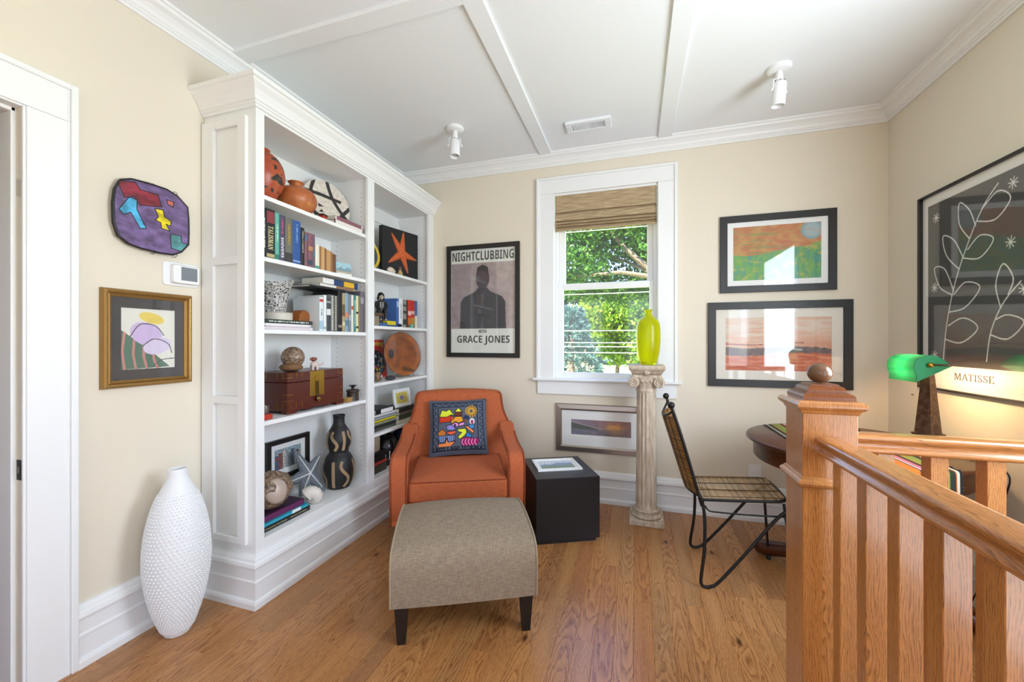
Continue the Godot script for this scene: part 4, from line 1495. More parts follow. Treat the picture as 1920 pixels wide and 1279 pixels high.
	picture("sunset_photo", "small brushed silver framed sunset photograph hung below the window", Vector3(-0.2725, 0.5985, z), 0.0, 0.740, 0.396, 0.052, 0.024, mk("silver_frame", "a49a92", 0.32, 0.85), [0.076, 0.078, 0.078, 0.090, M.white_card], print_mat("sunset_art", q, 0.35), [[0, 0], [0, 0.015], [0.006, 0.022], [0.04, 0.024], [0.052, 0.017], [0.052, 0]])
	# electrical outlet
	var o := thing("electrical_outlet", "white double electrical outlet low on the wall behind the rattan chair", "outlet", Vector3(0.838, 0.345, z))
	part(o, "cover_plate", B.new().box(Vector3(0, 0, 0.003), Vector3(0.084, 0.128, 0.006), 0.0025), M.white_ceramic)
	for y in [-0.028, 0.028]:
		part(o, "socket", B.new().box(Vector3(0, y, 0.0065), Vector3(0.034, 0.036, 0.003), 0.001), M.white_ceramic)
	build_column()
	build_rattan_chair()


func spiral(b: B, o: Vector3, r: float, turn: float, depth: float) -> void:
	var path := []
	var n := 44
	for i in n:
		var k := float(i) / (n - 1)
		var a := turn + k * TAU * 2.3
		var rr := r * pow(1.0 - k * 0.93, 0.9)
		path.append(o + Vector3(cos(a) * rr, sin(a) * rr * absf(1.0), depth * 0.5 + 0.002))
	var rad := []
	for i in n: rad.append(lerpf(0.0075, 0.003, float(i) / n))
	b.tube(path, rad, 6)


func build_column() -> void:
	var st: Material = M.column_stone
	var c := thing("plaster_column", "weathered cream ionic column pedestal standing under the window edge", "pedestal", Vector3(0.0765, 0, -3.073))
	part(c, "plinth", B.new().box(Vector3(0, 0.020, 0), Vector3(0.238, 0.040, 0.238), 0.004), st)
	part(c, "base", B.new().lathe(prof([[0.090, 0.038], [0.103, 0.042], [0.107, 0.050], [0.103, 0.058], [0.090, 0.062], [0.082, 0.068], [0.080, 0.076], [0.088, 0.080], [0.091, 0.087], [0.088, 0.094], [0.076, 0.098], [0.072, 0.106]]), 40), st)
	var rows := []
	for k in [[0.100, 0.0750, 0.0], [0.118, 0.0735, 0.0], [0.135, 0.073, 1.0], [0.5, 0.0705, 1.0], [0.92, 0.067, 1.0], [0.945, 0.067, 0.0], [0.955, 0.070, 0.0]]:
		var row := PackedVector3Array()
		for j in 128:
			var a := TAU * j / 128
			var ph := absf(fposmod(j / 8.0, 1.0) - 0.5) * 2.0
			var dip: float = 0.0085 * sqrt(maxf(0.0, 1.0 - ph * ph * 1.35)) * k[2]
			row.append(Vector3(cos(a), 0, -sin(a)) * (k[1] - dip) + Vector3(0, k[0], 0))
		rows.append(row)
	part(c, "fluted_shaft", B.new()._shell(rows, Vector3(0, 0.5, 0)), st)
	var cap := part(c, "capital", B.new().lathe(prof([[0.068, 0.950], [0.073, 0.955], [0.073, 0.962], [0.069, 0.968], [0.074, 0.985], [0.086, 1.012], [0.094, 1.035], [0.094, 1.060], [0.0, 1.060]]), 40), st)
	# volutes: rolled scrolls whose spirals show front and back
	for s in [-1.0, 1.0]:
		var sc := B.new()
		sc.at(Transform3D(Basis(Vector3.RIGHT, PI / 2), Vector3(s * 0.086, 1.022, 0)))
		sc.lathe(prof([[0.0, -0.088], [0.036, -0.088], [0.038, -0.084], [0.036, -0.05], [0.030, 0.0], [0.036, 0.05], [0.038, 0.084], [0.036, 0.088], [0.0, 0.088]]), 24)
		sc.at(Transform3D(Basis(), Vector3(s * 0.086, 1.022, 0)))
		spiral(sc, Vector3(0, 0, 0.044 + 0.001), 0.036, PI / 2, 0.086)
		sc.at(Transform3D(Basis(Vector3.UP, PI), Vector3(s * 0.086, 1.022, 0)))
		spiral(sc, Vector3(0, 0, 0.045), 0.036, PI / 2, 0.086)
		part(cap, "volute", sc, st)
	var band := B.new()
	band.box(Vector3(0, 1.066, 0), Vector3(0.20, 0.030, 0.182), 0.006)
	for x in [-0.03, 0.0, 0.03]: band.ball(Vector3(x, 1.032, 0.086), Vector3(0.012, 0.016, 0.012), 12, 8)
	band.ball(Vector3(0, 1.094, 0.108), Vector3(0.022, 0.020, 0.014), 14, 8)
	part(cap, "egg_band", band, st)
	part(c, "abacus", B.new().lathe(prof([[0.0, 1.078], [0.140, 1.080], [0.150, 1.092], [0.160, 1.105], [0.168, 1.112], [0.176, 1.118], [0.178, 1.138], [0.172, 1.145], [0.0, 1.145]]), 4).at(Transform3D()), st).rotation.y = PI / 4
	# glass bottle vase
	var gv := thing("glass_vase", "tall yellow green glass bottle vase standing on the cream column", "vase", Vector3(0.090, 1.1455, -3.073))
	var pr := [[0.0, 0.0], [0.046, 0.0], [0.056, 0.006], [0.064, 0.028], [0.074, 0.066], [0.081, 0.11], [0.0855, 0.17], [0.0865, 0.22], [0.085, 0.265], [0.080, 0.297], [0.069, 0.324], [0.053, 0.342], [0.037, 0.354], [0.027, 0.366], [0.0235, 0.378], [0.024, 0.391], [0.030, 0.399], [0.034, 0.402], [0.032, 0.4045]]
	var pp := prof(pr)
	var full := smooth_prof(pp)
	for i in range(full.size() - 1, -1, -1):
		var w: Vector2 = full[i]
		if w.y > 0.012 and w.y < 0.40: full.append(Vector2(maxf(w.x - 0.0045, 0.0), w.y))
	full.append(Vector2(0.0, 0.012))
	var gm := mk("green_glass", "cfd800", 0.22)
	gm.albedo_color = Color(0.93, 0.93, 0.06, 0.22)
	gm.refraction_enabled = true
	gm.refraction_scale = 0.03
	part(gv, "bottle", B.new().lathe(full, 48), gm)


func smooth_prof(p: Array) -> Array:
	var r := []
	for i in p.size() - 1:
		var a: Vector2 = p[maxi(i - 1, 0)]
		var d: Vector2 = p[mini(i + 2, p.size() - 1)]
		var b: Vector2 = p[i]
		for k in 3: r.append(b.cubic_interpolate(p[i + 1], a, d, k / 3.0))
	r.append(p[-1])
	for i in r.size(): r[i] = Vector2(maxf(r[i].x, 0.0), r[i].y)
	return r


func build_rattan_chair() -> void:
	# local axes: +x is the way the chair faces
	var ch := thing("rattan_chair", "black iron chair with woven rattan seat and ball tipped back at the table", "chair", Vector3(0.54, 0, -2.53))
	var iron: Material = M.iron
	var xb := -0.195
	var xf := 0.205
	for s in [-1.0, 1.0]:
		var w: float = s * 0.172
		var wf: float = s * 0.214
		part(ch, "back_post", B.new().tube(smooth_path([Vector3(-0.348, 0.952, s * 0.192), Vector3(-0.300, 0.80, s * 0.188), Vector3(-0.235, 0.57, s * 0.180), Vector3(xb, 0.425, s * 0.178)], 5), 0.0085, 8), iron)
		part(ch, "ball_tip", B.new().ball(Vector3(-0.352, 0.966, s * 0.193), Vector3(0.019, 0.019, 0.019), 16, 10), iron)
		part(ch, "leg", B.new().tube(smooth_path([Vector3(xb, 0.46, s * 0.180), Vector3(-0.183, 0.36, s * 0.186), Vector3(-0.186, 0.20, s * 0.20), Vector3(-0.205, 0.05, wf), Vector3(-0.200, 0.016, wf), Vector3(-0.182, 0.0095, wf), Vector3(-0.160, 0.014, wf), Vector3(-0.12, 0.045, wf), Vector3(0.0, 0.20, s * 0.205), Vector3(0.12, 0.365, s * 0.195), Vector3(0.17, 0.425, s * 0.19), Vector3(0.195, 0.445, s * 0.185), Vector3(0.215, 0.458, w)], 5), 0.0085, 8), iron)
		part(ch, "leg", B.new().tube([Vector3(0.19, 0.48, w), Vector3(0.212, 0.24, s * 0.20), Vector3(0.230, 0.012, wf)], 0.0072, 8), iron)
		part(ch, "foot", B.new().lathe(prof([[0.0, 0.0], [0.011, 0.0], [0.012, 0.018], [0.008, 0.024]]), 10, Vector3(0.230, 0.0, wf)), iron)
		part(ch, "brace", B.new().tube(smooth_path([Vector3(-0.180, 0.43, s * 0.184), Vector3(-0.165, 0.408, s * 0.182), Vector3(-0.13, 0.400, s * 0.178), Vector3(0.05, 0.404, s * 0.175), Vector3(0.20, 0.414, s * 0.17)], 4), 0.0045, 6), iron)
	# seat: rim, cross rods and bindings
	var seat_y := func(x: float) -> float: return 0.462 + 0.034 * (x - xb) / (xf - xb)
	var rim := []
	for q in [[xb, -0.172], [xb + 0.02, -0.186], [0.13, -0.184], [xf - 0.02, -0.170], [xf, -0.135], [xf + 0.006, 0.0], [xf, 0.135], [xf - 0.02, 0.170], [0.13, 0.184], [xb + 0.02, 0.186], [xb, 0.172], [xb - 0.005, 0]]:
		rim.append(Vector3(q[0], seat_y.call(q[0]), q[1]))
	part(ch, "seat_rim", B.new().tube(smooth_path(rim, 4, true), 0.008, 8, true), iron)
	var rods := B.new()
	var rattan := tint_mat("rattan", 0.6)
	var n := 38
	for i in n:
		var x := xb + 0.008 + (xf - xb - 0.014) * i / (n - 1)
		var hw := 0.182 if x < 0.13 else 0.182 - 0.03 * pow((x - 0.13) / 0.075, 2.0)
		var t := rng.randf_range(0.6, 1.3)
		rods.col = Color(lin("bd9a6c").r * t, lin("bd9a6c").g * t, lin("bd9a6c").b * t)
		var y: float = seat_y.call(x) + 0.006
		rods.tube([Vector3(x, y, -hw), Vector3(x, y - 0.004, 0), Vector3(x, y, hw)], 0.0040, 6)
	part(ch, "seat_weave", rods, rattan, "woven rattan seat").set_meta("kind", "stuff")
	var bind := B.new()
	for z in [-0.16, -0.055, 0.055, 0.16]:
		bind.tube([Vector3(xb + 0.005, seat_y.call(xb) + 0.009, z), Vector3(xf - 0.006, seat_y.call(xf) + 0.009, z)], 0.0028, 5)
	part(ch, "binding", bind, mk("dark_cane", "4c3422", 0.7))
	# back: a bowed panel of rods between the posts, with a dipped top rail
	var post := func(y: float) -> float: return lerpf(-0.205, -0.335, (y - 0.46) / 0.45)
	var bow := func(y: float, k: float) -> Vector3: return Vector3(post.call(y) - 0.050 * (1.0 - k * k), y - 0.020 * (1.0 - k * k) * (y - 0.4) * 2.0, k * 0.184)
	var top := []
	for i in 13: top.append(bow.call(0.905 + 0.03 * pow(absf(-1.0 + i / 6.0), 3.0), -1.0 + i / 6.0))
	part(ch, "top_rail", B.new().tube(top, 0.0065, 8), iron)
	var low := []
	for i in 13: low.append(bow.call(0.480, -1.0 + i / 6.0))
	part(ch, "bottom_rail", B.new().tube(low, 0.0065, 8), iron)
	var weave := B.new()
	for i in 58:
		var y := 0.488 + 0.41 * i / 57.0
		var t := rng.randf_range(0.5, 1.4)
		weave.col = Color(lin("9c7038").r * t, lin("9c7038").g * t, lin("9c7038").b * t)
		var l := []
		for k in 9: l.append(bow.call(y, -1.0 + k / 4.0))
		weave.tube(l, 0.0034, 6)
	part(ch, "back_weave", weave, rattan, "woven rattan back").set_meta("kind", "stuff")
	var bb := B.new()
	for k in [-0.72, -0.36, 0.0, 0.36, 0.72]:
		for e in [-0.0045, 0.0045]:
			var l := []
			for i in 8: l.append(bow.call(0.485 + 0.42 * i / 7.0, k) + Vector3(e, 0, 0))
			bb.tube(l, 0.0024, 5)
	part(ch, "binding", bb, M.dark_cane)


# ---------- table, lamp and poster in the right corner ----------
func build_desk_corner() -> void:
	var dt: Material = M.dark_table
	var tb := thing("round_table", "dark brown round pedestal table in the corner behind the newel post", "table", Vector3(1.104, 0, -2.559))
	part(tb, "table_top", B.new().lathe(prof([[0.0, 0.752], [0.462, 0.752], [0.476, 0.755], [0.485, 0.762], [0.487, 0.769], [0.484, 0.776], [0.476, 0.780], [0.0, 0.780]]), 72), dt)
	part(tb, "apron", B.new().lathe(prof([[0.425, 0.752], [0.425, 0.664], [0.446, 0.662], [0.450, 0.668], [0.450, 0.752]]), 72), dt)
	var cleat := B.new()
	cleat.box(Vector3(0, 0.652, 0), Vector3(0.80, 0.035, 0.05), 0.008)
	cleat.box(Vector3(0, 0.652, 0), Vector3(0.05, 0.035, 0.80), 0.008)
	part(tb, "cross_brace", cleat, dt)
	part(tb, "pedestal", B.new().lathe(prof([[0.0, 0.10], [0.075, 0.10], [0.085, 0.14], [0.085, 0.26], [0.07, 0.29], [0.055, 0.32], [0.06, 0.36], [0.075, 0.44], [0.07, 0.52], [0.05, 0.57], [0.06, 0.62], [0.09, 0.65], [0.0, 0.65]]), 28), dt)
	for i in 4:
		var a := 0.58 + PI / 2 * i
		var d := Vector3(-cos(a), 0, -sin(a))
		var path := []
		var rad := []
		for q in [[0.05, 0.20, 0.045], [0.12, 0.185, 0.048], [0.20, 0.135, 0.046], [0.29, 0.085, 0.042], [0.37, 0.062, 0.044], [0.42, 0.054, 0.046], [0.452, 0.050, 0.040], [0.468, 0.047, 0.020]]:
			path.append(d * q[0] + Vector3(0, q[1] - 0.002, 0))
			rad.append(q[2])
		part(tb, "foot", B.new().tube(smooth_path(path, 1), rad, 14), dt)
	# woven runner across the table, hanging over the front edge
	var strip := P.new(128, 8, hexc("d96f1e"))
	for q in [[0.0, 0.03, "1d1a18"], [0.03, 0.05, "cfc8b0"], [0.05, 0.10, "2c2c20"], [0.10, 0.17, "7f8c3c"], [0.17, 0.20, "9c8a34"], [0.20, 0.225, "26221e"], [0.225, 0.25, "8a2c40"], [0.25, 0.265, "e8d8d0"], [0.265, 0.285, "c04058"], [0.285, 0.30, "e8dcd6"], [0.30, 0.315, "3a2430"]]:
		strip.rect(q[0], 0, q[1], 1, hexc(q[2]))
		strip.rect(1.0 - q[1], 0, 1.0 - q[0], 1, hexc(q[2]))
	var rn := B.new()
	var xs := []
	var rows := []
	var hw := 0.2475
	var cx := -0.066
	for i in 25:
		var k := -1.0 + i / 12.0
		var x := cx + k * hw
		var zr := sqrt(0.487 * 0.487 - x * x)
		var row := PackedVector3Array()
		row.append(Vector3(x, 0.7815, -zr + 0.03))
		row.append(Vector3(x, 0.7815, 0.0))
		row.append(Vector3(x, 0.7815, zr - 0.012))
		row.append(Vector3(x, 0.7800, zr - 0.002))
		row.append(Vector3(x, 0.774, zr + 0.003))
		row.append(Vector3(x, 0.760, zr + 0.0045))
		row.append(Vector3(x, 0.70, zr + 0.006))
		row.append(Vector3(x, 0.66, zr + 0.004))
		rows.append(row)
	rn.grid(rows, false, false, true)
	var rm := print_mat("woven_stripes", strip, 0.95)
	var ro := thing("table_runner", "striped woven runner of olive, pink and orange across the round table", "table runner", Vector3(1.104, 0, -2.559))
	part(ro, "cloth", rn, rm)
	var fr := B.new()
	for s in [0, 24]:
		for i in 20:
			var a: Vector3 = rows[s][0].lerp(rows[s][2], i / 19.0)
			fr.ball(a + Vector3(0, 0.001, 0), Vector3(0.004, 0.003, 0.007), 6, 4)
		for i in 8:
			var a: Vector3 = rows[s][5].lerp(rows[s][7], i / 7.0)
			fr.ball(a, Vector3(0.004, 0.006, 0.003), 6, 4)
	part(ro, "stitched_edge", fr, mk("edge_yarn", "3a322c", 0.95)).set_meta("kind", "stuff")
	build_lamp()
	# large poster on the right wall
	var p := P.new(300, 424, hexc("232325"))
	var wh := hexc("e6e4df")
	for q in [[0.18, 0.98, 0.22, 0.76, 0.30, 0.54, 0.42, 0.34, 0.58, 0.14, 0.72, 0.04], [0.28, 0.58, 0.14, 0.52, 0.08, 0.40, 0.20, 0.42, 0.30, 0.56], [0.36, 0.44, 0.22, 0.34, 0.18, 0.22, 0.30, 0.26, 0.40, 0.38], [0.46, 0.28, 0.36, 0.18, 0.36, 0.06, 0.46, 0.12, 0.52, 0.22],
			[0.40, 0.38, 0.56, 0.40, 0.68, 0.32, 0.56, 0.28, 0.44, 0.34], [0.54, 0.20, 0.70, 0.22, 0.82, 0.14, 0.72, 0.08, 0.58, 0.14], [0.25, 0.68, 0.42, 0.66, 0.56, 0.56, 0.42, 0.52, 0.30, 0.58], [0.20, 0.84, 0.38, 0.86, 0.54, 0.78, 0.40, 0.72, 0.24, 0.76],
			[0.62, 0.96, 0.66, 0.80, 0.76, 0.66, 0.90, 0.56], [0.66, 0.82, 0.80, 0.84, 0.92, 0.76, 0.80, 0.72, 0.70, 0.74], [0.74, 0.68, 0.70, 0.56, 0.76, 0.46, 0.84, 0.54, 0.80, 0.62]]:
		p.line(pts2(q), 0.011, wh)
	for q in [[0.10, 0.09], [0.84, 0.07], [0.82, 0.36], [0.08, 0.52], [0.08, 0.94], [0.92, 0.60]]:
		for i in 4:
			var a := PI * i / 4 + 0.2
			p.line(pts2([q[0] - 0.04 * cos(a), q[1] - 0.03 * sin(a), q[0] + 0.04 * cos(a), q[1] + 0.03 * sin(a)]), 0.008, wh, false)
	var mp := picture("line_art_poster", "large black framed poster of white line drawing on black, lettered below", Vector3(XR - 0.001, 1.6035, -2.59), -PI / 2, 0.746, 1.115, 0.011, 0.030, M.black_frame, [0.052, 0.040, 0.040, 0.127, mk("poster_white", "ebe8e2", 0.7)], print_mat("line_art", p, 0.5))
	letters(mp, "MATISSE", 0.036, mk("brown_ink", "4a362e", 0.6), Transform3D(Basis(), Vector3(0.0, -0.470, 0.009)), "Droid Serif", false, 0.245)
	solo("picture_nail", B.new().tube([Vector3(), Vector3(-0.012, 0.003, 0)], 0.0025, 6), M.iron, "small bare nail in the wall below the line drawing poster", "nail", Vector3(XR, 0.99, -3.05))


func build_lamp() -> void:
	var at := Vector3(1.394, 0.7805, -2.50)
	var lp := thing("desk_lamp", "banker's desk lamp with green glass shade and bronze post, switched on", "desk lamp", at)
	var br := tint_mat("old_bronze", 0.38)
	br.metallic = 0.55
	var f := streak(77, 1, 1)
	br.albedo_texture = tex_of(96, 96, func(x: int, y: int) -> Color: return hexc("4a352a").lerp(hexc("7d6450"), clampf(0.35 + 1.4 * f.get_noise_2d(x * 0.06, y * 0.04), 0, 1)))
	br.uv1_triplanar = true
	br.uv1_scale = Vector3(5, 5, 5)
	var tiers := func(lv: Array) -> B:
		var b := B.new()
		var pp := []
		for q in lv: pp.append(Vector2(q[0] * sqrt(2.0), q[1]))
		return b.lathe(pp, 4)
	var base := part(lp, "base", tiers.call([[0.0, 0.0], [0.085, 0.0], [0.085, 0.012], [0.072, 0.022], [0.060, 0.030], [0.044, 0.060], [0.039, 0.070], [0.044, 0.074], [0.044, 0.079], [0.036, 0.084], [0.0, 0.085]]), br)
	base.rotation.y = PI / 4 + 0.5
	var post := part(lp, "post", tiers.call([[0.0, 0.082], [0.035, 0.082], [0.0165, 0.375], [0.019, 0.379], [0.019, 0.386], [0.014, 0.392], [0.0, 0.392]]), br)
	post.rotation.y = PI / 4 + 0.5
	part(lp, "joint", B.new().lathe(prof([[0.0, 0.388], [0.012, 0.388], [0.014, 0.400], [0.009, 0.410], [0.006, 0.42], [0.0, 0.421]]), 16), M.brass)
	part(lp, "yoke", B.new().tube([Vector3(0.060, 0.422, 0.052), Vector3(-0.020, 0.424, 0.052), Vector3(-0.022, 0.424, -0.17), Vector3(0.050, 0.422, -0.17)], 0.0050, 8), br)
	part(lp, "pivot", B.new().ball(Vector3(-0.022, 0.422, 0.058), Vector3(0.012, 0.012, 0.010), 12, 8), M.brass)
	# shade: a rolled glass trough closed at both ends, open below towards the wall
	var pr := smooth2([-0.072, 0.335, -0.070, 0.362, -0.078, 0.392, -0.080, 0.420, -0.068, 0.448, -0.042, 0.466, -0.012, 0.470, 0.016, 0.462, 0.040, 0.444, 0.060, 0.424, 0.066, 0.416], 4)
	var inner := []
	for q in pr: inner.append(Vector2(q.x * 0.95 - 0.000, (q.y - 0.40) * 0.94 + 0.40))
	var glass := mk("green_shade_glass", "0a7a4c", 0.12)
	glass.backlight_enabled = true
	glass.backlight = Color(0.02, 0.36, 0.21)
	glass.clearcoat_enabled = true
	glass.clearcoat = 0.6
	var sh := B.new()
	var z0 := -0.175
	var z1 := 0.045
	var rows := []
	for z in [z0, z0 + 0.004, z1 - 0.004, z1]:
		var row := PackedVector3Array()
		for q in pr: row.append(Vector3(q.x, q.y, z))
		rows.append(row)
	sh.grid(rows)
	part(lp, "shade", sh, glass, "green glass shade")
	for z in [z0, z1]:
		var poly := PackedVector2Array(pr)
		part(lp, "shade_end", B.new().slab(poly, z - 0.002, z + 0.002, 0.0015, true), glass)
	var bulb := mk("lamp_bulb", "fff1d8", 0.5)
	bulb.emission_enabled = true
	bulb.emission = Color(1.0, 0.80, 0.52)
	bulb.emission_energy_multiplier = 4.0
	part(lp, "bulb", B.new().tube([Vector3(-0.010, 0.418, -0.13), Vector3(-0.010, 0.418, 0.0)], 0.013, 12), bulb)
	var l := OmniLight3D.new()
	l.name = "bulb_light"
	l.light_color = Color(1.0, 0.80, 0.60)
	l.light_energy = 0.25
	l.light_size = 0.02
	l.omni_range = 8.0
	l.omni_attenuation = 2.0
	l.shadow_enabled = true
	lp.add_child(l)
	l.position = Vector3(-0.010, 0.416, -0.065)
	part(lp, "cord", B.new().tube(smooth_path([Vector3(0.03, 0.012, 0.05), Vector3(0.06, 0.006, 0.12), Vector3(0.09, 0.004, 0.22), Vector3(0.115, -0.03, 0.278), Vector3(0.11, -0.12, 0.270), Vector3(0.09, -0.25, 0.24), Vector3(0.10, -0.45, 0.20), Vector3(0.12, -0.75, 0.05)], 5), 0.0032, 6), M.black_satin)


# ---------- left wall ----------
func build_left_wall_things() -> void:
	# floor vase with rows of studs
	var vs := thing("floor_vase", "tall white studded ceramic floor vase against the left wall", "vase", Vector3(-1.985, 0, -1.258))
	var pr := smooth_prof(prof([[0.0, 0.0], [0.040, 0.0], [0.050, 0.008], [0.066, 0.045], [0.090, 0.125], [0.109, 0.22], [0.119, 0.32], [0.116, 0.42], [0.104, 0.515], [0.084, 0.595], [0.064, 0.645], [0.046, 0.682], [0.0365, 0.712], [0.0345, 0.738], [0.0330, 0.742]]))
	var full := pr.duplicate()
	for q in [[0.029, 0.740], [0.028, 0.70], [0.04, 0.66], [0.0, 0.62]]: full.append(Vector2(q[0], q[1]))
	part(vs, "body", B.new().lathe(full, 56), M.white_ceramic)
	var st := B.new()
	var y := 0.030
	var row := 0
	while y < 0.640:
		var r := 0.0
		var slope := 0.0
		for i in pr.size() - 1:
			if pr[i].y <= y and pr[i + 1].y > y:
				var k: float = (y - pr[i].y) / (pr[i + 1].y - pr[i].y)
				r = lerpf(pr[i].x, pr[i + 1].x, k)
				slope = (pr[i + 1].x - pr[i].x) / (pr[i + 1].y - pr[i].y)
		var n := 44
		var size := clampf(r * 0.045, 0.0026, 0.0052)
		for j in n:
			var a := TAU * (j + 0.5 * (row % 2)) / n
			var d := Vector3(cos(a), 0, -sin(a))
			var nm := (d - Vector3(0, slope, 0)).normalized()
			st.at(Transform3D(basis_to(nm), d * r + Vector3(0, y, 0)))
			var rim := []
			var mid := []
			for e in 6:
				var q := TAU * e / 6
				rim.append(Vector3(cos(q), sin(q), 0) * size + Vector3(0, 0, -0.001))
				mid.append(Vector3(cos(q), sin(q), 0) * size * 0.62 + Vector3(0, 0, size * 0.85))
			var tip := Vector3(0, 0, size * 1.15)
			for e in 6:
				var f := (e + 1) % 6
				var na := Vector3(rim[e].x, rim[e].y, size * 0.5).normalized()
				var nb := Vector3(rim[f].x, rim[f].y, size * 0.5).normalized()
				st.tri(rim[e], rim[f], mid[f], na, nb, nb)
				st.tri(rim[e], mid[f], mid[e], na, nb, na)
				st.tri(mid[e], mid[f], tip, na, nb, Vector3(0, 0, 1))
		y += maxf(0.0115, size * 3.0)
		row += 1
	part(vs, "studs", st, M.white_ceramic).set_meta("kind", "stuff")
	# enamel plate; outline in (z, y) seen from the room, turned so that +x of the outline is -z
	var c := Vector3(XL + 0.004, 1.885, -1.25)
	var pl := thing("enamel_plate", "purple enamel wall plate with coloured patches and black rim above the thermostat", "wall plate", c, PI / 2)
	var out := []
	for q in [[-1.1, 1.913], [-1.106, 1.975], [-1.124, 2.018], [-1.165, 2.037], [-1.23, 2.042], [-1.30, 2.041], [-1.345, 2.026], [-1.392, 1.985], [-1.397, 1.93], [-1.398, 1.86], [-1.396, 1.800], [-1.365, 1.758], [-1.328, 1.736], [-1.27, 1.733], [-1.20, 1.738], [-1.155, 1.748], [-1.118, 1.775], [-1.102, 1.83]]:
		out.append(Vector2(-(q[0] - c.z), q[1] - c.y))
	out.reverse()
	var p := P.new(256, 256, hexc("6d5885"))
	var patch := func(a: Array, col: String) -> void:
		p.poly(pts2(a), hexc(col))
		var l := pts2(a)
		l.append(l[0])
		p.line(l, 0.012, hexc("201a26"), false)
	patch.call([0.04, 0.10, 0.26, 0.04, 0.33, 0.12, 0.56, 0.12, 0.62, 0.28, 0.34, 0.34, 0.26, 0.24, 0.14, 0.30], "86283a")
	patch.call([0.07, 0.48, 0.20, 0.27, 0.30, 0.28, 0.30, 0.42, 0.42, 0.66, 0.34, 0.68, 0.22, 0.48, 0.13, 0.54], "4aa6cf")
	patch.call([0.53, 0.33, 0.64, 0.32, 0.66, 0.42, 0.75, 0.46, 0.74, 0.54, 0.68, 0.52, 0.73, 0.62, 0.62, 0.60, 0.61, 0.52, 0.54, 0.50, 0.58, 0.44], "dcc81c")
	patch.call([0.74, 0.66, 0.88, 0.66, 0.89, 0.76, 0.96, 0.77, 0.96, 0.92, 0.74, 0.88], "4f8a8c")
	patch.call([0.68, 0.15, 0.78, 0.16, 0.77, 0.24, 0.70, 0.22], "b8645a")
	p.mottle(0.35, 0.015, Vector2(1, 1.6), 9)
	var en := print_mat("purple_enamel", p, 0.12)
	en.clearcoat_enabled = true
	en.clearcoat = 0.5
	var face := B.new()
	var o2 := PackedVector2Array(out)
	var rings := []
	for k in 7:
		var f := 1.0 - k / 6.0
		var rowv := []
		for q in o2: rowv.append(q * f)
		rings.append(rowv)
	for k in 6:
		var f0 := 1.0 - k / 6.0
		var f1 := 1.0 - (k + 1) / 6.0
		var h0 := 0.026 - 0.014 * (1.0 - f0 * f0)
		var h1 := 0.026 - 0.014 * (1.0 - f1 * f1)
		for i in o2.size():
			var j := (i + 1) % o2.size()
			var A := Vector3(rings[k][i].x, rings[k][i].y, h0)
			var D := Vector3(rings[k][j].x, rings[k][j].y, h0)
			var E := Vector3(rings[k + 1][j].x, rings[k + 1][j].y, h1)
			var F := Vector3(rings[k + 1][i].x, rings[k + 1][i].y, h1)
			var uv := func(v: Vector3) -> Vector2: return Vector2(0.5 + v.x / 0.302, 0.5 - v.y / 0.312)
			var nn := func(v: Vector3) -> Vector3: return Vector3(-v.x * 0.55, -v.y * 0.55, 1.0).normalized()
			face.tri(A, D, E, nn.call(A), nn.call(D), nn.call(E), uv.call(A), uv.call(D), uv.call(E))
			if k < 5: face.tri(A, E, F, nn.call(A), nn.call(E), nn.call(F), uv.call(A), uv.call(E), uv.call(F))
	part(pl, "face", face, en)
	var rim := []
	for q in out: rim.append(Vector3(q.x, q.y, 0.024))
	part(pl, "rim", B.new().tube(rim, 0.0045, 8, true), M.black_satin)
	part(pl, "back", B.new().slab(o2, 0.004, 0.012, 0.004), M.black_satin)
	for q in [[0.0, 0.155], [0.09, 0.150], [0.0, -0.152], [0.09, -0.150]]:
		var s := signf(q[1])
		part(pl, "wire_hook", B.new().tube([Vector3(q[0], q[1] + s * 0.006, 0.0), Vector3(q[0], q[1] + s * 0.010, 0.016), Vector3(q[0] + 0.002, q[1], 0.031), Vector3(q[0] + 0.002, q[1] - s * 0.006, 0.029)], 0.0013, 5), M.iron)
	# thermostat
	var th := thing("thermostat", "white wall thermostat with grey screen between plate and gold frame", "thermostat", Vector3(XL, 1.648, -1.379), PI / 2)
	part(th, "wall_plate", B.new().slab(round_rect(0.080, 0.058, 0.014), 0.0, 0.005, 0.002, true), M.white_ceramic)
	part(th, "body", B.new().at(Transform3D(Basis(), Vector3(0.012, 0.0, 0))).slab(round_rect(0.062, 0.046, 0.012), 0.004, 0.026, 0.004, true), M.white_ceramic)
	part(th, "screen", B.new().box(Vector3(0.024, 0.004, 0.0263), Vector3(0.074, 0.066, 0.001)), mk("lcd_grey", "7c858a", 0.3), "grey screen")
	# gold frame with a plain stand-in of the same colours
	p = P.new(160, 200, hexc("e4e2d6"))
	p.poly(pts2([0, 0.36, 0.5, 0.68, 0.9, 0.98, 0, 1]), hexc("4c6f5a"))
	for i in 4: p.line(pts2([0.06 + 0.17 * i, 0.40 + 0.09 * i, 0.02 + 0.19 * i, 0.70 + 0.05 * i, 0.06 + 0.2 * i, 1.0]), 0.045, hexc("c98078"), false)
	p.disc(0.45, 0.42, 0.30, 0.19, hexc("cdb6dc"), 0.25)
	p.disc(0.66, 0.62, 0.27, 0.14, hexc("d9cbe4"), -0.2)
	p.disc(0.55, 0.15, 0.24, 0.09, hexc("e6cc5a"), 0.18)
	p.line(pts2([0.16, 0.46, 0.34, 0.26, 0.62, 0.28, 0.78, 0.44]), 0.018, hexc("3a3444"))
	p.line(pts2([0.38, 0.62, 0.60, 0.50, 0.86, 0.58, 0.94, 0.74]), 0.018, hexc("3a3444"))
	p.line(pts2([0.58, 0.96, 0.74, 0.86, 1.0, 0.84]), 0.016, hexc("3a3444"))
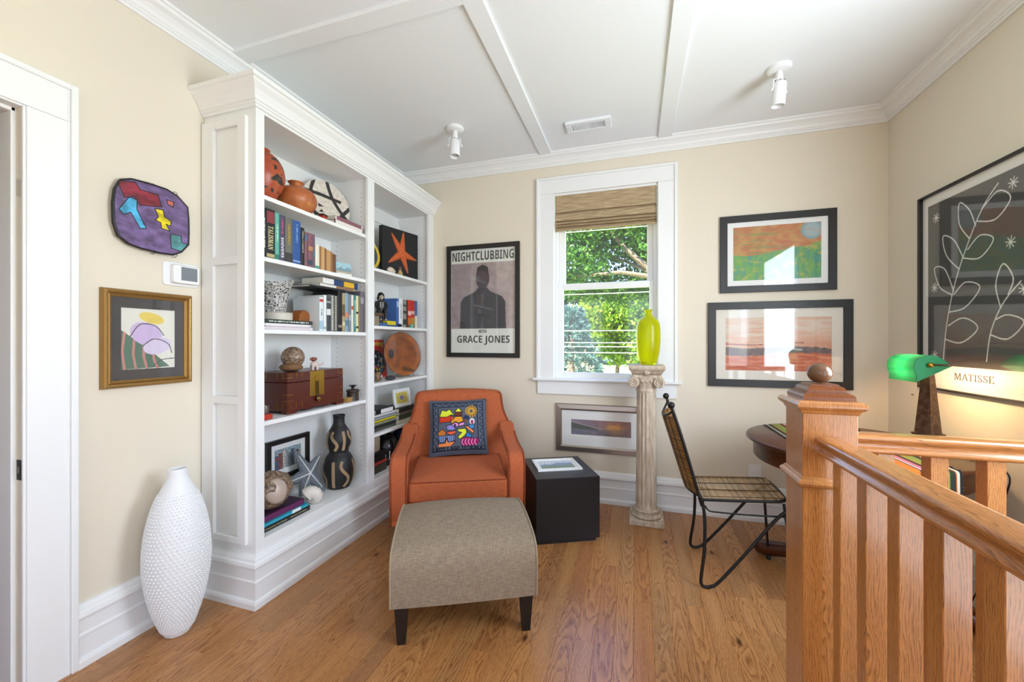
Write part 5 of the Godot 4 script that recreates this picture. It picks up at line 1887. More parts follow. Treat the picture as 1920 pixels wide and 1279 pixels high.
	var gold := mk("gilt_frame", "a07c46", 0.42, 0.75)
	var pc := picture("gilt_picture", "gold framed picture of lilac and yellow rounded shapes over the white vase", Vector3(XL + 0.001, 1.331, -1.2425), PI / 2, 0.351, 0.432, 0.033, 0.030, gold, [0.047, 0.037, 0.037, 0.045, mk("dark_mount", "2c2727", 0.7)], print_mat("shapes_print", p, 0.5), [[0, 0], [0, 0.016], [0.004, 0.026], [0.010, 0.030], [0.017, 0.028], [0.020, 0.020], [0.024, 0.022], [0.028, 0.018], [0.033, 0.014], [0.033, 0]])
	var bead := B.new()
	for i in 60:
		var k := -1.0 + (i + 0.5) / 30.0
		for s in [-1.0, 1.0]:
			if i % 6 != 5: bead.ball(Vector3(k * 0.165, s * 0.205, 0.029), Vector3(0.0026, 0.0036, 0.0025), 6, 4)
			bead.ball(Vector3(s * 0.1645, k * 0.206, 0.029), Vector3(0.0036, 0.0026, 0.0025), 6, 4)
	part(pc, "carved_beading", bead, gold).set_meta("kind", "stuff")


func round_rect(hx: float, hy: float, r: float) -> PackedVector2Array:
	var p := PackedVector2Array()
	for q in 4:
		var sx: float = [1, -1, -1, 1][q]
		var sy: float = [1, 1, -1, -1][q]
		for j in 5:
			var a := PI / 2 * q + PI / 2 * j / 4.0
			p.append(Vector2(sx * (hx - r) + r * cos(a), sy * (hy - r) + r * sin(a)))
	return p


# ---------- ceiling ----------
func build_ceiling_things() -> void:
	var v := thing("ceiling_vent", "white slotted air vent in the ceiling in front of the window", "vent", Vector3(-0.325, YC, -2.895))
	# open frame standing off the ceiling, hollow behind the slats
	var fr := B.new()
	for k in [-1.0, 1.0]:
		fr.box(Vector3(0, -0.010, k * 0.056), Vector3(0.320, 0.020, 0.032), 0.003)
		fr.box(Vector3(k * 0.138 + 0.001, -0.010, 0), Vector3(0.044, 0.020, 0.080), 0.003)
	part(v, "cover", fr, M.ceiling_paint)
	for i in 21:
		if i == 10: continue
		var x := -0.105 + 0.0108 * i
		var s := part(v, "slat", B.new().box(Vector3(), Vector3(0.0068, 0.0012, 0.082)), M.ceiling_paint)
		s.transform = Transform3D(Basis(Vector3(0, 0, 1), 0.5 if i < 10 else -0.5), Vector3(x, -0.0165, 0))
	part(v, "divider", B.new().box(Vector3(0.003, -0.0165, 0), Vector3(0.008, 0.005, 0.082)), M.ceiling_paint)
	spot("white ceiling spotlight on a round canopy near the bookcase", Vector3(-1.273, YC, -2.66), 0.4, -0.16)
	spot("white ceiling spotlight on a round canopy near the right wall", Vector3(0.790, YC, -2.63), 0.55, 0.10)


func spot(label: String, at: Vector3, turn: float, tilt: float) -> void:
	var s := thing("ceiling_spotlight", label, "ceiling light", at, turn, "ceiling spotlights")
	var w := mk("white_metal", "efefef", 0.35)
	part(s, "canopy", B.new().lathe(prof([[0.0, -0.024], [0.050, -0.024], [0.060, -0.018], [0.064, -0.008], [0.064, 0.0], [0.0, 0.0]]), 32), w)
	part(s, "stem", B.new().lathe(prof([[0.0, -0.080], [0.019, -0.080], [0.021, -0.076], [0.021, -0.050], [0.017, -0.024], [0.0, -0.022]]), 20), w)
	var yk := B.new()
	for k in [-1.0, 1.0]:
		yk.tube([Vector3(k * 0.022, -0.068, 0), Vector3(k * 0.040, -0.078, 0), Vector3(k * 0.044, -0.130, 0)], 0.0045, 6)
	part(s, "yoke", yk, w)
	var can := part(s, "lamp_can", B.new().lathe(prof([[0.0, 0.058], [0.026, 0.058], [0.034, 0.050], [0.036, 0.040], [0.036, -0.075], [0.034, -0.077], [0.032, -0.075], [0.032, 0.02], [0.0, 0.025]]), 28), w)
	can.transform = Transform3D(Basis(Vector3(1, 0, 0), tilt), Vector3(0, -0.140, 0))
	var vent := B.new()
	for i in 8:
		var a := TAU * i / 8
		vent.ball(Vector3(cos(a) * 0.030, 0.0545, sin(a) * 0.030), Vector3(0.004, 0.004, 0.004), 6, 4)
	part(can, "cooling_hole", vent, mk("slot_grey", "55554f", 0.9))
	for k in [-1.0, 1.0]:
		part(s, "thumb_screw", B.new().ball(Vector3(k * 0.050, -0.132, 0), Vector3(0.007, 0.009, 0.009), 10, 6), w)
	part(can, "lamp_face", B.new().lathe(prof([[0.0, -0.060], [0.031, -0.058], [0.031, -0.054], [0.0, -0.054]]), 20), mk("lamp_glass_off", "c9c9c4", 0.3))


# ---------- things on the shelves ----------
# upright book with its spine to the room; near and far are its z limits
func upright(shelf: float, near: float, far: float, h: float, d: float, col: String, label: String, group: String, extra := [], xf := -1.845, spiral_bound := false) -> Node3D:
	var w := absf(near - far) - 0.0008
	var b := thing("book", label, "book", Vector3(xf - d / 2, shelf + 0.0005, (near + far) / 2), rng.randf_range(-0.012, 0.012), group)
	var cov := plain(col, 0.55)
	var t := minf(0.0025, w * 0.2)
	var c := B.new()
	c.box(Vector3(0, h / 2, w / 2 - t / 2), Vector3(d, h, t), 0.0005)
	c.box(Vector3(0, h / 2, -w / 2 + t / 2), Vector3(d, h, t), 0.0005)
	if not spiral_bound:
		var arc := PackedVector2Array()
		for i in 7:
			var a := -PI / 2 + PI * i / 6.0
			arc.append(Vector2(d / 2 - 0.002 + 0.0035 * cos(a), sin(a) * w / 2))
		arc.append(Vector2(d / 2 - 0.004, w / 2))
		arc.append(Vector2(d / 2 - 0.004, -w / 2))
		c.at(Transform3D(Basis(Vector3.RIGHT, PI / 2), Vector3(0, h, 0)))
		c.slab(arc, 0.0, h, 0.0, true)
		c.at(Transform3D())
	var cv := part(b, "cover", c, cov)
	part(b, "pages", B.new().box(Vector3(-0.003, h / 2, 0), Vector3(d - 0.008, h - 0.008, w - 2 * t)), M.pages)
	if spiral_bound:
		var s := B.new()
		for i in int(h / 0.011):
			var ring := []
			for k in 10: ring.append(Vector3(d / 2 + cos(TAU * k / 10) * 0.005, 0.006 + 0.011 * i, sin(TAU * k / 10) * w * 0.48))
			s.tube(ring, 0.0012, 4, true)
		part(b, "spiral_binding", s, M.steel).set_meta("kind", "stuff")
	for e in extra:
		if e[0] == "text":       # text, size, y, colour, bold, reads down the spine
			letters(cv, e[1], e[2], plain(e[4], 0.6), Transform3D(Basis(Vector3(0, -1, 0), Vector3(0, 0, -1), Vector3(1, 0, 0)), Vector3(d / 2 + 0.0018, e[3] * h, 0)), "Droid Serif" if e.size() > 5 and e[5] == "serif" else "Droid Sans", true, e[6] if e.size() > 6 else 0.0, 0.0006)
		elif e[0] == "marks":    # print too small to read: y from, y to, colour, width
			part(cv, "spine_print", spine_marks(e[1] * h, e[2] * h, w * e[4], Transform3D(Basis(), Vector3(d / 2 + 0.0018, 0, 0))), plain(e[3], 0.6))
		else:                    # band: y from, y to, colour
			part(cv, "spine_panel", B.new().box(Vector3(d / 2 + 0.0008, (e[1] + e[2]) / 2 * h, 0), Vector3(0.002, (e[2] - e[1]) * h, w * 0.92)), plain(e[3], 0.6))
	return b


# book lying flat; long edge (spine) to the room
func lying(at: Vector3, long: float, d: float, th: float, col: String, label: String, group: String, extra := [], turn := 0.0) -> Node3D:
	var b := thing("book", label, "book", at, turn, group)
	var t := minf(0.0025, th * 0.22)
	var c := B.new()
	c.box(Vector3(0, t / 2, 0), Vector3(d, t, long), 0.0005)
	c.box(Vector3(0, th - t / 2, 0), Vector3(d, t, long), 0.0005)
	c.box(Vector3(d / 2 - 0.0015, th / 2, 0), Vector3(0.003, th, long), 0.0005)
	var cv := part(b, "cover", c, plain(col, 0.5))
	part(b, "pages", B.new().box(Vector3(-0.003, th / 2, 0), Vector3(d - 0.008, th - 2 * t, long - 0.006)), M.pages)
	for e in extra:
		if e[0] == "text":
			letters(cv, e[1], e[2], plain(e[4], 0.6), Transform3D(Basis(Vector3(0, 0, -1), Vector3(0, 1, 0), Vector3(1, 0, 0)), Vector3(d / 2 + 0.001, th / 2, e[3])), "Droid Sans", true, e[5] if e.size() > 5 else 0.0, 0.0006)
		elif e[0] == "marks":
			part(cv, "spine_print", spine_marks(e[1], e[2], th * e[4], Transform3D(Basis(Vector3(1, 0, 0), -PI / 2), Vector3(d / 2 + 0.0004, th / 2, 0))), plain(e[3], 0.6))
		else:
			part(cv, "spine_panel", B.new().box(Vector3(d / 2, th / 2, (e[1] + e[2]) / 2), Vector3(0.0012, th * 0.9, absf(e[2] - e[1]))), plain(e[3], 0.6))
	return b


func spine_marks(y0: float, y1: float, wide: float, t: Transform3D) -> B:
	var b := B.new().at(t)
	var y := y0
	while y < y1:
		var l := rng.randf_range(0.003, 0.006)
		b.box(Vector3(0, y + l / 2, wide * rng.randf_range(-0.12, 0.12)), Vector3(0.0006, l, wide * rng.randf_range(0.6, 1.0)))
		y += l + (0.0015 if rng.randf() < 0.75 else 0.006)
	return b


func turned(called: String, label: String, cat: String, at: Vector3, pr: Array, m: Material, partname := "body") -> Node3D:
	var t := thing(called, label, cat, at)
	part(t, partname, B.new().lathe(smooth_prof(prof(pr)), 36), m)
	return t


func star_mesh(r: float, inner: float, thick: float, seed_turn: Array) -> B:
	# five arms as tapering half-round ridges meeting in the middle
	var b := B.new()
	for i in 5:
		var a: float = PI / 2 + TAU * i / 5 + seed_turn[i][0]
		var l: float = r * seed_turn[i][1]
		var d := Vector3(cos(a), sin(a), 0)
		var path := []
		var rad := []
		for k in 9:
			var f := k / 8.0
			path.append(d * l * f + Vector3(0, 0, thick * 0.4 * (1 - f)))
			rad.append(inner * pow(1.0 - f * 0.92, 0.8))
		var sub := B.new()
		sub.tube(path, rad, 12)
		for q in sub.v.size(): sub.v[q].z *= thick / inner
		for q in sub.v.size():
			b.v.append(b.t * sub.v[q])
			b.n.append((b.t.basis * sub.n[q]).normalized())
			b.u.append(sub.u[q])
			b.c.append(b.col)
	return b


func build_shelf_things() -> void:
	shelf_one()
	shelf_two()
	shelf_three()
	shelf_four()
	deck_left()
	bay_right()


func shelf_one() -> void:
	var y := 2.0735
	turned("clay_jar", "tall red clay jar with black fire marks at the end of the top shelf", "jar", Vector3(-1.94, y, -1.635), [[0.0, 0.0], [0.05, 0.0], [0.075, 0.02], [0.105, 0.08], [0.118, 0.14], [0.108, 0.20], [0.08, 0.245], [0.05, 0.266], [0.04, 0.275], [0.045, 0.285], [0.0, 0.28]], M.red_clay)
	turned("round_jar", "round orange terracotta jar with small neck on the top shelf", "jar", Vector3(-1.93, y, -1.860), [[0.0, 0.0], [0.055, 0.0], [0.085, 0.018], [0.110, 0.060], [0.113, 0.095], [0.098, 0.130], [0.068, 0.150], [0.042, 0.158], [0.034, 0.168], [0.036, 0.180], [0.044, 0.188], [0.040, 0.189], [0.030, 0.170], [0.0, 0.165]], M.terracotta)
	# painted plate on an easel, turned a little to the window
	var n := Vector3(0.95, 0.22, 0.30).normalized()
	var pl := thing("painted_plate", "large cream plate painted with crossing black bands on the top shelf", "plate", Vector3(-1.995, y, -2.180))
	var p := P.new(220, 220, hexc("ddd3c6"))
	var k := hexc("302d2c")
	for q in [[0.30, -0.02, 0.20, 0.3, 0.22, 0.70, 0.30, 1.02], [-0.02, 0.33, 0.4, 0.30, 0.82, 0.36], [0.55, -0.02, 0.68, 0.35, 1.0, 0.92], [1.0, 0.48, 0.8, 0.70, 0.60, 1.0], [0.05, 0.62, 0.4, 0.82, 0.75, 0.98]]:
		p.line(pts2(q), 0.07, k)
	p.poly(pts2([0.34, 0.50, 0.46, 0.55, 0.34, 0.58]), k)
	p.poly(pts2([0.33, 0.70, 0.40, 0.62, 0.44, 0.68]), k)
	p.mottle(0.12, 0.05, Vector2.ONE, 7)
	dish(pl, Vector3(0, 0.178, 0), n, 0.166, print_mat("banded_plate", p, 0.5), plain("d8cdbf", 0.6), 0.020)
	easel(pl, Vector3(0.02, 0, 0), n, 0.05)
	var tr := thing("trinket_box", "small red and black trinket box beside the painted plate", "box", Vector3(-1.872, y, -2.012), 0.2)
	part(tr, "box", B.new().box(Vector3(0, 0.016, 0), Vector3(0.035, 0.032, 0.045), 0.003), plain("a8301e", 0.4))
	part(tr, "lid", B.new().box(Vector3(0, 0.036, 0), Vector3(0.038, 0.010, 0.048), 0.003), plain("24201f", 0.4))
	lying(Vector3(-1.880, y, -2.205), 0.275, 0.095, 0.029, "5c2434", "thin maroon book, lower of two lying under the painted plate", "books on the top shelf", [["panel", -0.13, 0.13, "e7ded8"]])
	lying(Vector3(-1.882, y + 0.0295, -2.210), 0.262, 0.09, 0.026, "e6e1dc", "thin white book, upper of two lying under the painted plate", "books on the top shelf", [["panel", -0.12, 0.12, "8c5a66"]])


# shallow dish facing n
func dish(parent: Node3D, at: Vector3, n: Vector3, r: float, front: Material, back: Material, deep: float) -> void:
	var t := Transform3D(basis_to(n), at)
	var rows := []
	for i in 11:
		var f := 1.0 - i / 10.0
		var row := PackedVector3Array()
		for j in 48:
			var a := TAU * j / 48
			row.append(Vector3(cos(a) * r * f, sin(a) * r * f, -deep * (1.0 - pow(f, 2.2))))
		rows.append(row)
	var b := B.new().at(t)
	for i in 10:
		for j in 48:
			var j1 := (j + 1) % 48
			var q := [rows[i][j], rows[i][j1], rows[i + 1][j1], rows[i + 1][j]]
			var m := []
			var u := []
			for v in q:
				var rr := Vector2(v.x, v.y).length() / r
				var s := -deep * 2.2 / r * pow(rr, 1.2)
				m.append(Vector3(v.x, v.y, 0).normalized() * s + Vector3(0, 0, 1))
				u.append(Vector2(0.5 + v.x / r / 2, 0.5 - v.y / r / 2))
			b.tri(q[0], q[1], q[2], m[0], m[1], m[2], u[0], u[1], u[2])
			if i < 9: b.tri(q[0], q[2], q[3], m[0], m[2], m[3], u[0], u[2], u[3])
	part(parent, "face", b, front)
	var w := B.new().at(t * Transform3D(Basis(Vector3.RIGHT, PI / 2), Vector3()))
	w.lathe(prof([[0.0, -deep - 0.008], [r * 0.5, -deep - 0.007], [r * 0.8, -deep * 0.7 - 0.007], [r * 1.0, -0.006], [r * 1.01, 0.0], [r * 0.995, 0.001]]), 48)
	part(parent, "rim", w, back)


func easel(parent: Node3D, at: Vector3, n: Vector3, gap: float) -> void:
	var s := Vector3.UP.cross(n).normalized()
	var f := Vector3(n.x, 0, n.z).normalized()
	var b := B.new()
	for k in [-1.0, 1.0]:
		var o: Vector3 = at + s * gap * k
		b.tube([o + f * 0.045 + Vector3(0, 0.030, 0), o + f * 0.045 + Vector3(0, 0.008, 0), o + f * 0.03 + Vector3(0, 0.003, 0), o - f * 0.03 + Vector3(0, 0.003, 0), o - f * 0.055 + Vector3(0, 0.14, 0)], 0.0022, 6)
	b.tube([at + s * gap - f * 0.04 + Vector3(0, 0.09, 0), at - s * gap - f * 0.04 + Vector3(0, 0.09, 0)], 0.0022, 6)
	part(parent, "wire_stand", b, M.brass)


func shelf_two() -> void:
	var y := 1.7555
	var g := "books on the second shelf"
	var w := "books on the shelf below the clay jars"
	upright(y, -1.566, -1.588, 0.257, 0.17, "26262a", "slim black book with white print at the stile end of the TALISMAN row", g, [["marks", 0.2, 0.8, "d8d8d4", 0.3]])
	upright(y, -1.589, -1.640, 0.262, 0.18, "171518", "thick black hardback lettered TALISMAN", g, [["panel", 0.72, 0.95, "8c3a40"], ["text", "TALISMAN", 0.030, 0.42, "e0d3a4", "serif", 0.125], ["panel", 0.03, 0.10, "b9a878"]])
	upright(y, -1.641, -1.668, 0.255, 0.17, "62b09c", "pale teal hardback standing next to TALISMAN", g, [["panel", 0.02, 0.12, "2f7c68"], ["marks", 0.4, 0.75, "e8efe6", 0.3]])
	upright(y, -1.669, -1.704, 0.252, 0.17, "4d4660", "dusky purple hardback with pink and white spine print", g, [["text", "SHIVERS", 0.017, 0.30, "e8e6e6", "sans", 0.11], ["marks", 0.6, 0.92, "c4567c", 0.35]])
	upright(y, -1.705, -1.755, 0.252, 0.18, "6c6a60", "thick grey hardback with gold lettering and dark foot", g, [["panel", 0.02, 0.22, "3e3c3a"], ["marks", 0.4, 0.85, "b5953c", 0.3]])
	upright(y, -1.756, -1.811, 0.250, 0.18, "2c5596", "thick bright blue hardback", g, [["marks", 0.5, 0.9, "7fa4d4", 0.25], ["panel", 0.06, 0.09, "9db8dc"]])
	upright(y, -1.812, -1.838, 0.222, 0.15, "22211f", "short black book with small pale title beside the blue hardback", g, [["marks", 0.35, 0.9, "c9c2a8", 0.3]])
	upright(y, -1.839, -1.864, 0.205, 0.14, "7d5a62", "mauve patterned paperback, first of three next to the black one", g, [["panel", 0.75, 0.92, "566a86"]])
	upright(y, -1.865, -1.900, 0.204, 0.14, "865560", "mauve patterned paperback, the middle and thickest of three", g, [["panel", 0.08, 0.22, "39495e"], ["panel", 0.5, 0.62, "b98a5a"]])
	upright(y, -1.901, -1.919, 0.204, 0.14, "6f5964", "mauve patterned paperback, slimmest of three, by the cream book", g, [["panel", 0.35, 0.5, "4e7480"]])
	upright(y, -1.920, -1.953, 0.150, 0.13, "e6e0cf", "small cream book with teal foot leaning against the striped bookend", g, [["panel", 0.0, 0.14, "3f9a8a"]])
	# bookend of glued strips of wood
	var be := thing("bookend", "striped wooden block bookend at the end of the TALISMAN row", "bookend", Vector3(-1.90, y, -2.040))
	var cols := ["9c6a38", "caa068", "8a5a30", "c0935c", "96683c", "6f4526"]
	var z := 0.082
	for i in 6:
		var sw: float = [0.018, 0.032, 0.020, 0.040, 0.022, 0.034][i]
		var hgt := 0.150 - 0.02 * pow(i / 5.0, 2.0)
		part(be, "wood_strip", B.new().box(Vector3(0, hgt / 2, z - sw / 2), Vector3(0.10 - 0.008 * i, hgt, sw - 0.0006), 0.003), plain(cols[i], 0.4))
		z -= sw
	var c := thing("picture_card", "small painted card of a blue lakeside leaning at the end of the shelf", "card", Vector3(-1.862, y, -2.186), PI / 2 - 0.18)
	var p := P.new(96, 72, hexc("9fc4d0"))
	p.poly(pts2([0, 0.55, 0.3, 0.35, 0.5, 0.5, 0.8, 0.30, 1, 0.45, 1, 0.7, 0, 0.7]), hexc("7f97a0"))
	p.rect(0, 0.68, 1, 0.82, hexc("b5a58c"))
	p.rect(0, 0.82, 1, 1, hexc("e2e0da"))
	p.mottle(0.35, 0.12, Vector2.ONE, 3)
	var b := B.new().box(Vector3(0, 0, -0.004), Vector3(0.120, 0.088, 0.008), 0.001)
	var cb := part(c, "board", b, M.white_card)
	var q := B.new()
	q.quad(Vector3(-0.059, -0.043, 0.0004), Vector3(0.059, -0.043, 0.0004), Vector3(0.059, 0.043, 0.0004), Vector3(-0.059, 0.043, 0.0004), Rect2(0, 0, 1, 1))
	part(cb, "painting", q, print_mat("lake_card", p, 0.6))
	cb.transform = Transform3D(Basis(Vector3.RIGHT, -0.15), Vector3(0, 0.0442, 0))


func shelf_three() -> void:
	var y := 1.3815
	var g := "books on the third shelf"
	# magazines, tin and scribbled pot at the near end
	lying(Vector3(-1.925, y, -1.72), 0.33, 0.19, 0.017, "e4dfe0", "white magazine at the bottom of the pile under the round tin", g, [["panel", -0.15, 0.15, "d8ccd2"]])
	lying(Vector3(-1.927, y + 0.0175, -1.715), 0.32, 0.19, 0.016, "dcd6da", "pale pink magazine in the middle of the pile under the round tin", g, [["panel", -0.14, 0.14, "e9e3e4"]])
	lying(Vector3(-1.925, y + 0.034, -1.722), 0.325, 0.19, 0.020, "26332a", "dark green book with white title under the round tin", g, [["marks", -0.13, 0.13, "d7dcd2", 0.45]])
	turned("round_tin", "low round cream tin carrying the black and white pot", "tin", Vector3(-1.925, y + 0.0545, -1.722), [[0.0, 0.0], [0.078, 0.0], [0.080, 0.004], [0.080, 0.038], [0.077, 0.043], [0.0, 0.043]], plain("cfc9bb", 0.5))
	var pt := thing("scribbled_pot", "black and white scribble painted pot with folded rim on the round tin", "pot", Vector3(-1.925, y + 0.098, -1.700))
	var rows := []
	for i in 9:
		var k := i / 8.0
		var row := PackedVector3Array()
		for j in 36:
			var a := TAU * j / 36
			var r := (0.070 + 0.032 * k - 0.012 * sin(PI * k)) * (1.0 + 0.10 * k * sin(a * 3.0 + 1.0) + 0.06 * k * sin(a * 5.0))
			if i == 0: r *= 0.85
			row.append(Vector3(cos(a) * r, 0.172 * k + 0.012 * k * sin(a * 2.0), -sin(a) * r))
		rows.append(row)
	for i in 4:
		var row := PackedVector3Array()
		for j in 36:
			var v: Vector3 = rows[8][j]
			row.append(Vector3(v.x * (0.93 - 0.1 * i), v.y - 0.01 - 0.035 * i, v.z * (0.93 - 0.1 * i)))
		rows.append(row)
	part(pt, "body", B.new()._shell(rows, Vector3(0, 0.08, 0)), M.scribble_clay)
	# arched bookend
	var ar := thing("bookend", "arched wooden bookend in front of the cookbook row", "bookend", Vector3(-1.925, y, -1.888))
	var poly := PackedVector2Array()
	poly.append(Vector2(-0.062, 0.0))
	for i in 13:
		var a := PI - PI * i / 12.0
		poly.append(Vector2(cos(a) * 0.062, 0.062 + sin(a) * 0.062))
	poly.append(Vector2(0.062, 0.0))
	part(ar, "block", B.new().at(Transform3D(Basis(Vector3.UP, -PI / 2 + 0.25), Vector3())).slab(poly, -0.03, 0.03, 0.003, true), M.light_wood)
	part(ar, "inlay", B.new().at(Transform3D(Basis(Vector3.UP, -PI / 2 + 0.25), Vector3())).slab(V2([-0.052, 0.012, 0.052, 0.012, 0.052, 0.022, -0.052, 0.022]), -0.0308, 0.0308), plain("5a3a20", 0.5))
	var D := 0.205
	var xf := -1.832
	upright(y, -1.940, -1.972, 0.206, D, "dfe6e8", "white cookbook with red, black and pale blue spine blocks by the arch", g, [["panel", 0.86, 0.94, "b8433a"], ["panel", 0.05, 0.30, "a9c4d6"], ["marks", 0.45, 0.68, "26292c", 0.3]], xf)
	upright(y, -1.973, -1.996, 0.222, D, "e9ebe9", "tall plain white book next to the cookbook", g, [["panel", 0.05, 0.12, "9fb6a8"]], xf)
	upright(y, -1.998, -2.034, 0.209, D, "43464a", "charcoal binder with white spine label", g, [["panel", 0.48, 0.66, "e2e2df"], ["panel", 0.84, 0.90, "9aa0a4"]], xf)
	upright(y, -2.036, -2.066, 0.232, D, "8f9295", "light grey spiral bound notebook", g, [], xf, true)
	upright(y, -2.068, -2.094, 0.230, D, "54575c", "dark grey spiral bound notebook", g, [], xf, true)
	upright(y, -2.096, -2.134, 0.262, D, "161618", "tall black binder taller than its neighbours on the third shelf", g, [["panel", 0.10, 0.16, "8a8170"]], xf)
	upright(y, -2.135, -2.160, 0.254, D, "b59a6e", "tan book beside the tall black binder", g, [["panel", 0.15, 0.25, "ddd2a0"], ["panel", 0.4, 0.7, "6d5638"]], xf)
	upright(y, -2.161, -2.194, 0.256, D, "8aa3b0", "pale blue flowered cookbook spine", g, [["panel", 0.35, 0.5, "d08a68"], ["panel", 0.15, 0.3, "5f8296"]], xf)
	upright(y, -2.195, -2.220, 0.252, D, "7b8288", "blue grey paperback beside the flowered cookbook", g, [["panel", 0.3, 0.45, "a9b0b4"]], xf)
	upright(y, -2.221, -2.243, 0.250, D, "e6e2d4", "cream paperback between grey and teal books", g, [["panel", 0.6, 0.7, "b0683c"]], xf)
	upright(y, -2.244, -2.268, 0.252, D, "2f7f78", "teal paperback with pale title on the third shelf", g, [["marks", 0.15, 0.85, "dfe9e4", 0.35]], xf)
	upright(y, -2.269, -2.292, 0.250, D, "e2dcae", "pale yellow paperback with dark dots beside the teal one", g, [["panel", 0.1, 0.16, "3a3a30"], ["panel", 0.5, 0.56, "3a3a30"]], xf)
	upright(y, -2.293, -2.312, 0.252, D, "8a7550", "slim brown book near the partition", g, [], xf)
	upright(y, -2.313, -2.350, 0.285, D, "6c6672", "tall grey violet book against the partition", g, [["panel", 0.7, 0.85, "a09aa4"]], xf)
	# books lying on top of the row
	lying(Vector3(-1.93, y + 0.2635, -2.03), 0.30, 0.17, 0.013, "17181a", "flat black folder lying on top of the cookbook row", g)
	lying(Vector3(-1.93, y + 0.277, -2.115), 0.31, 0.17, 0.020, "e0ddd6", "white magazine with brown spine lying over the black folder", g, [["panel", -0.15, 0.02, "8a6a52"]])
	lying(Vector3(-1.932, y + 0.2975, -2.150), 0.33, 0.165, 0.038, "e8e6e2", "thick white book with navy and yellow spine on top of the pile", g, [["panel", -0.02, 0.07, "24406e"], ["panel", -0.12, -0.02, "e2ae2c"], ["panel", -0.16, -0.12, "24406e"]])


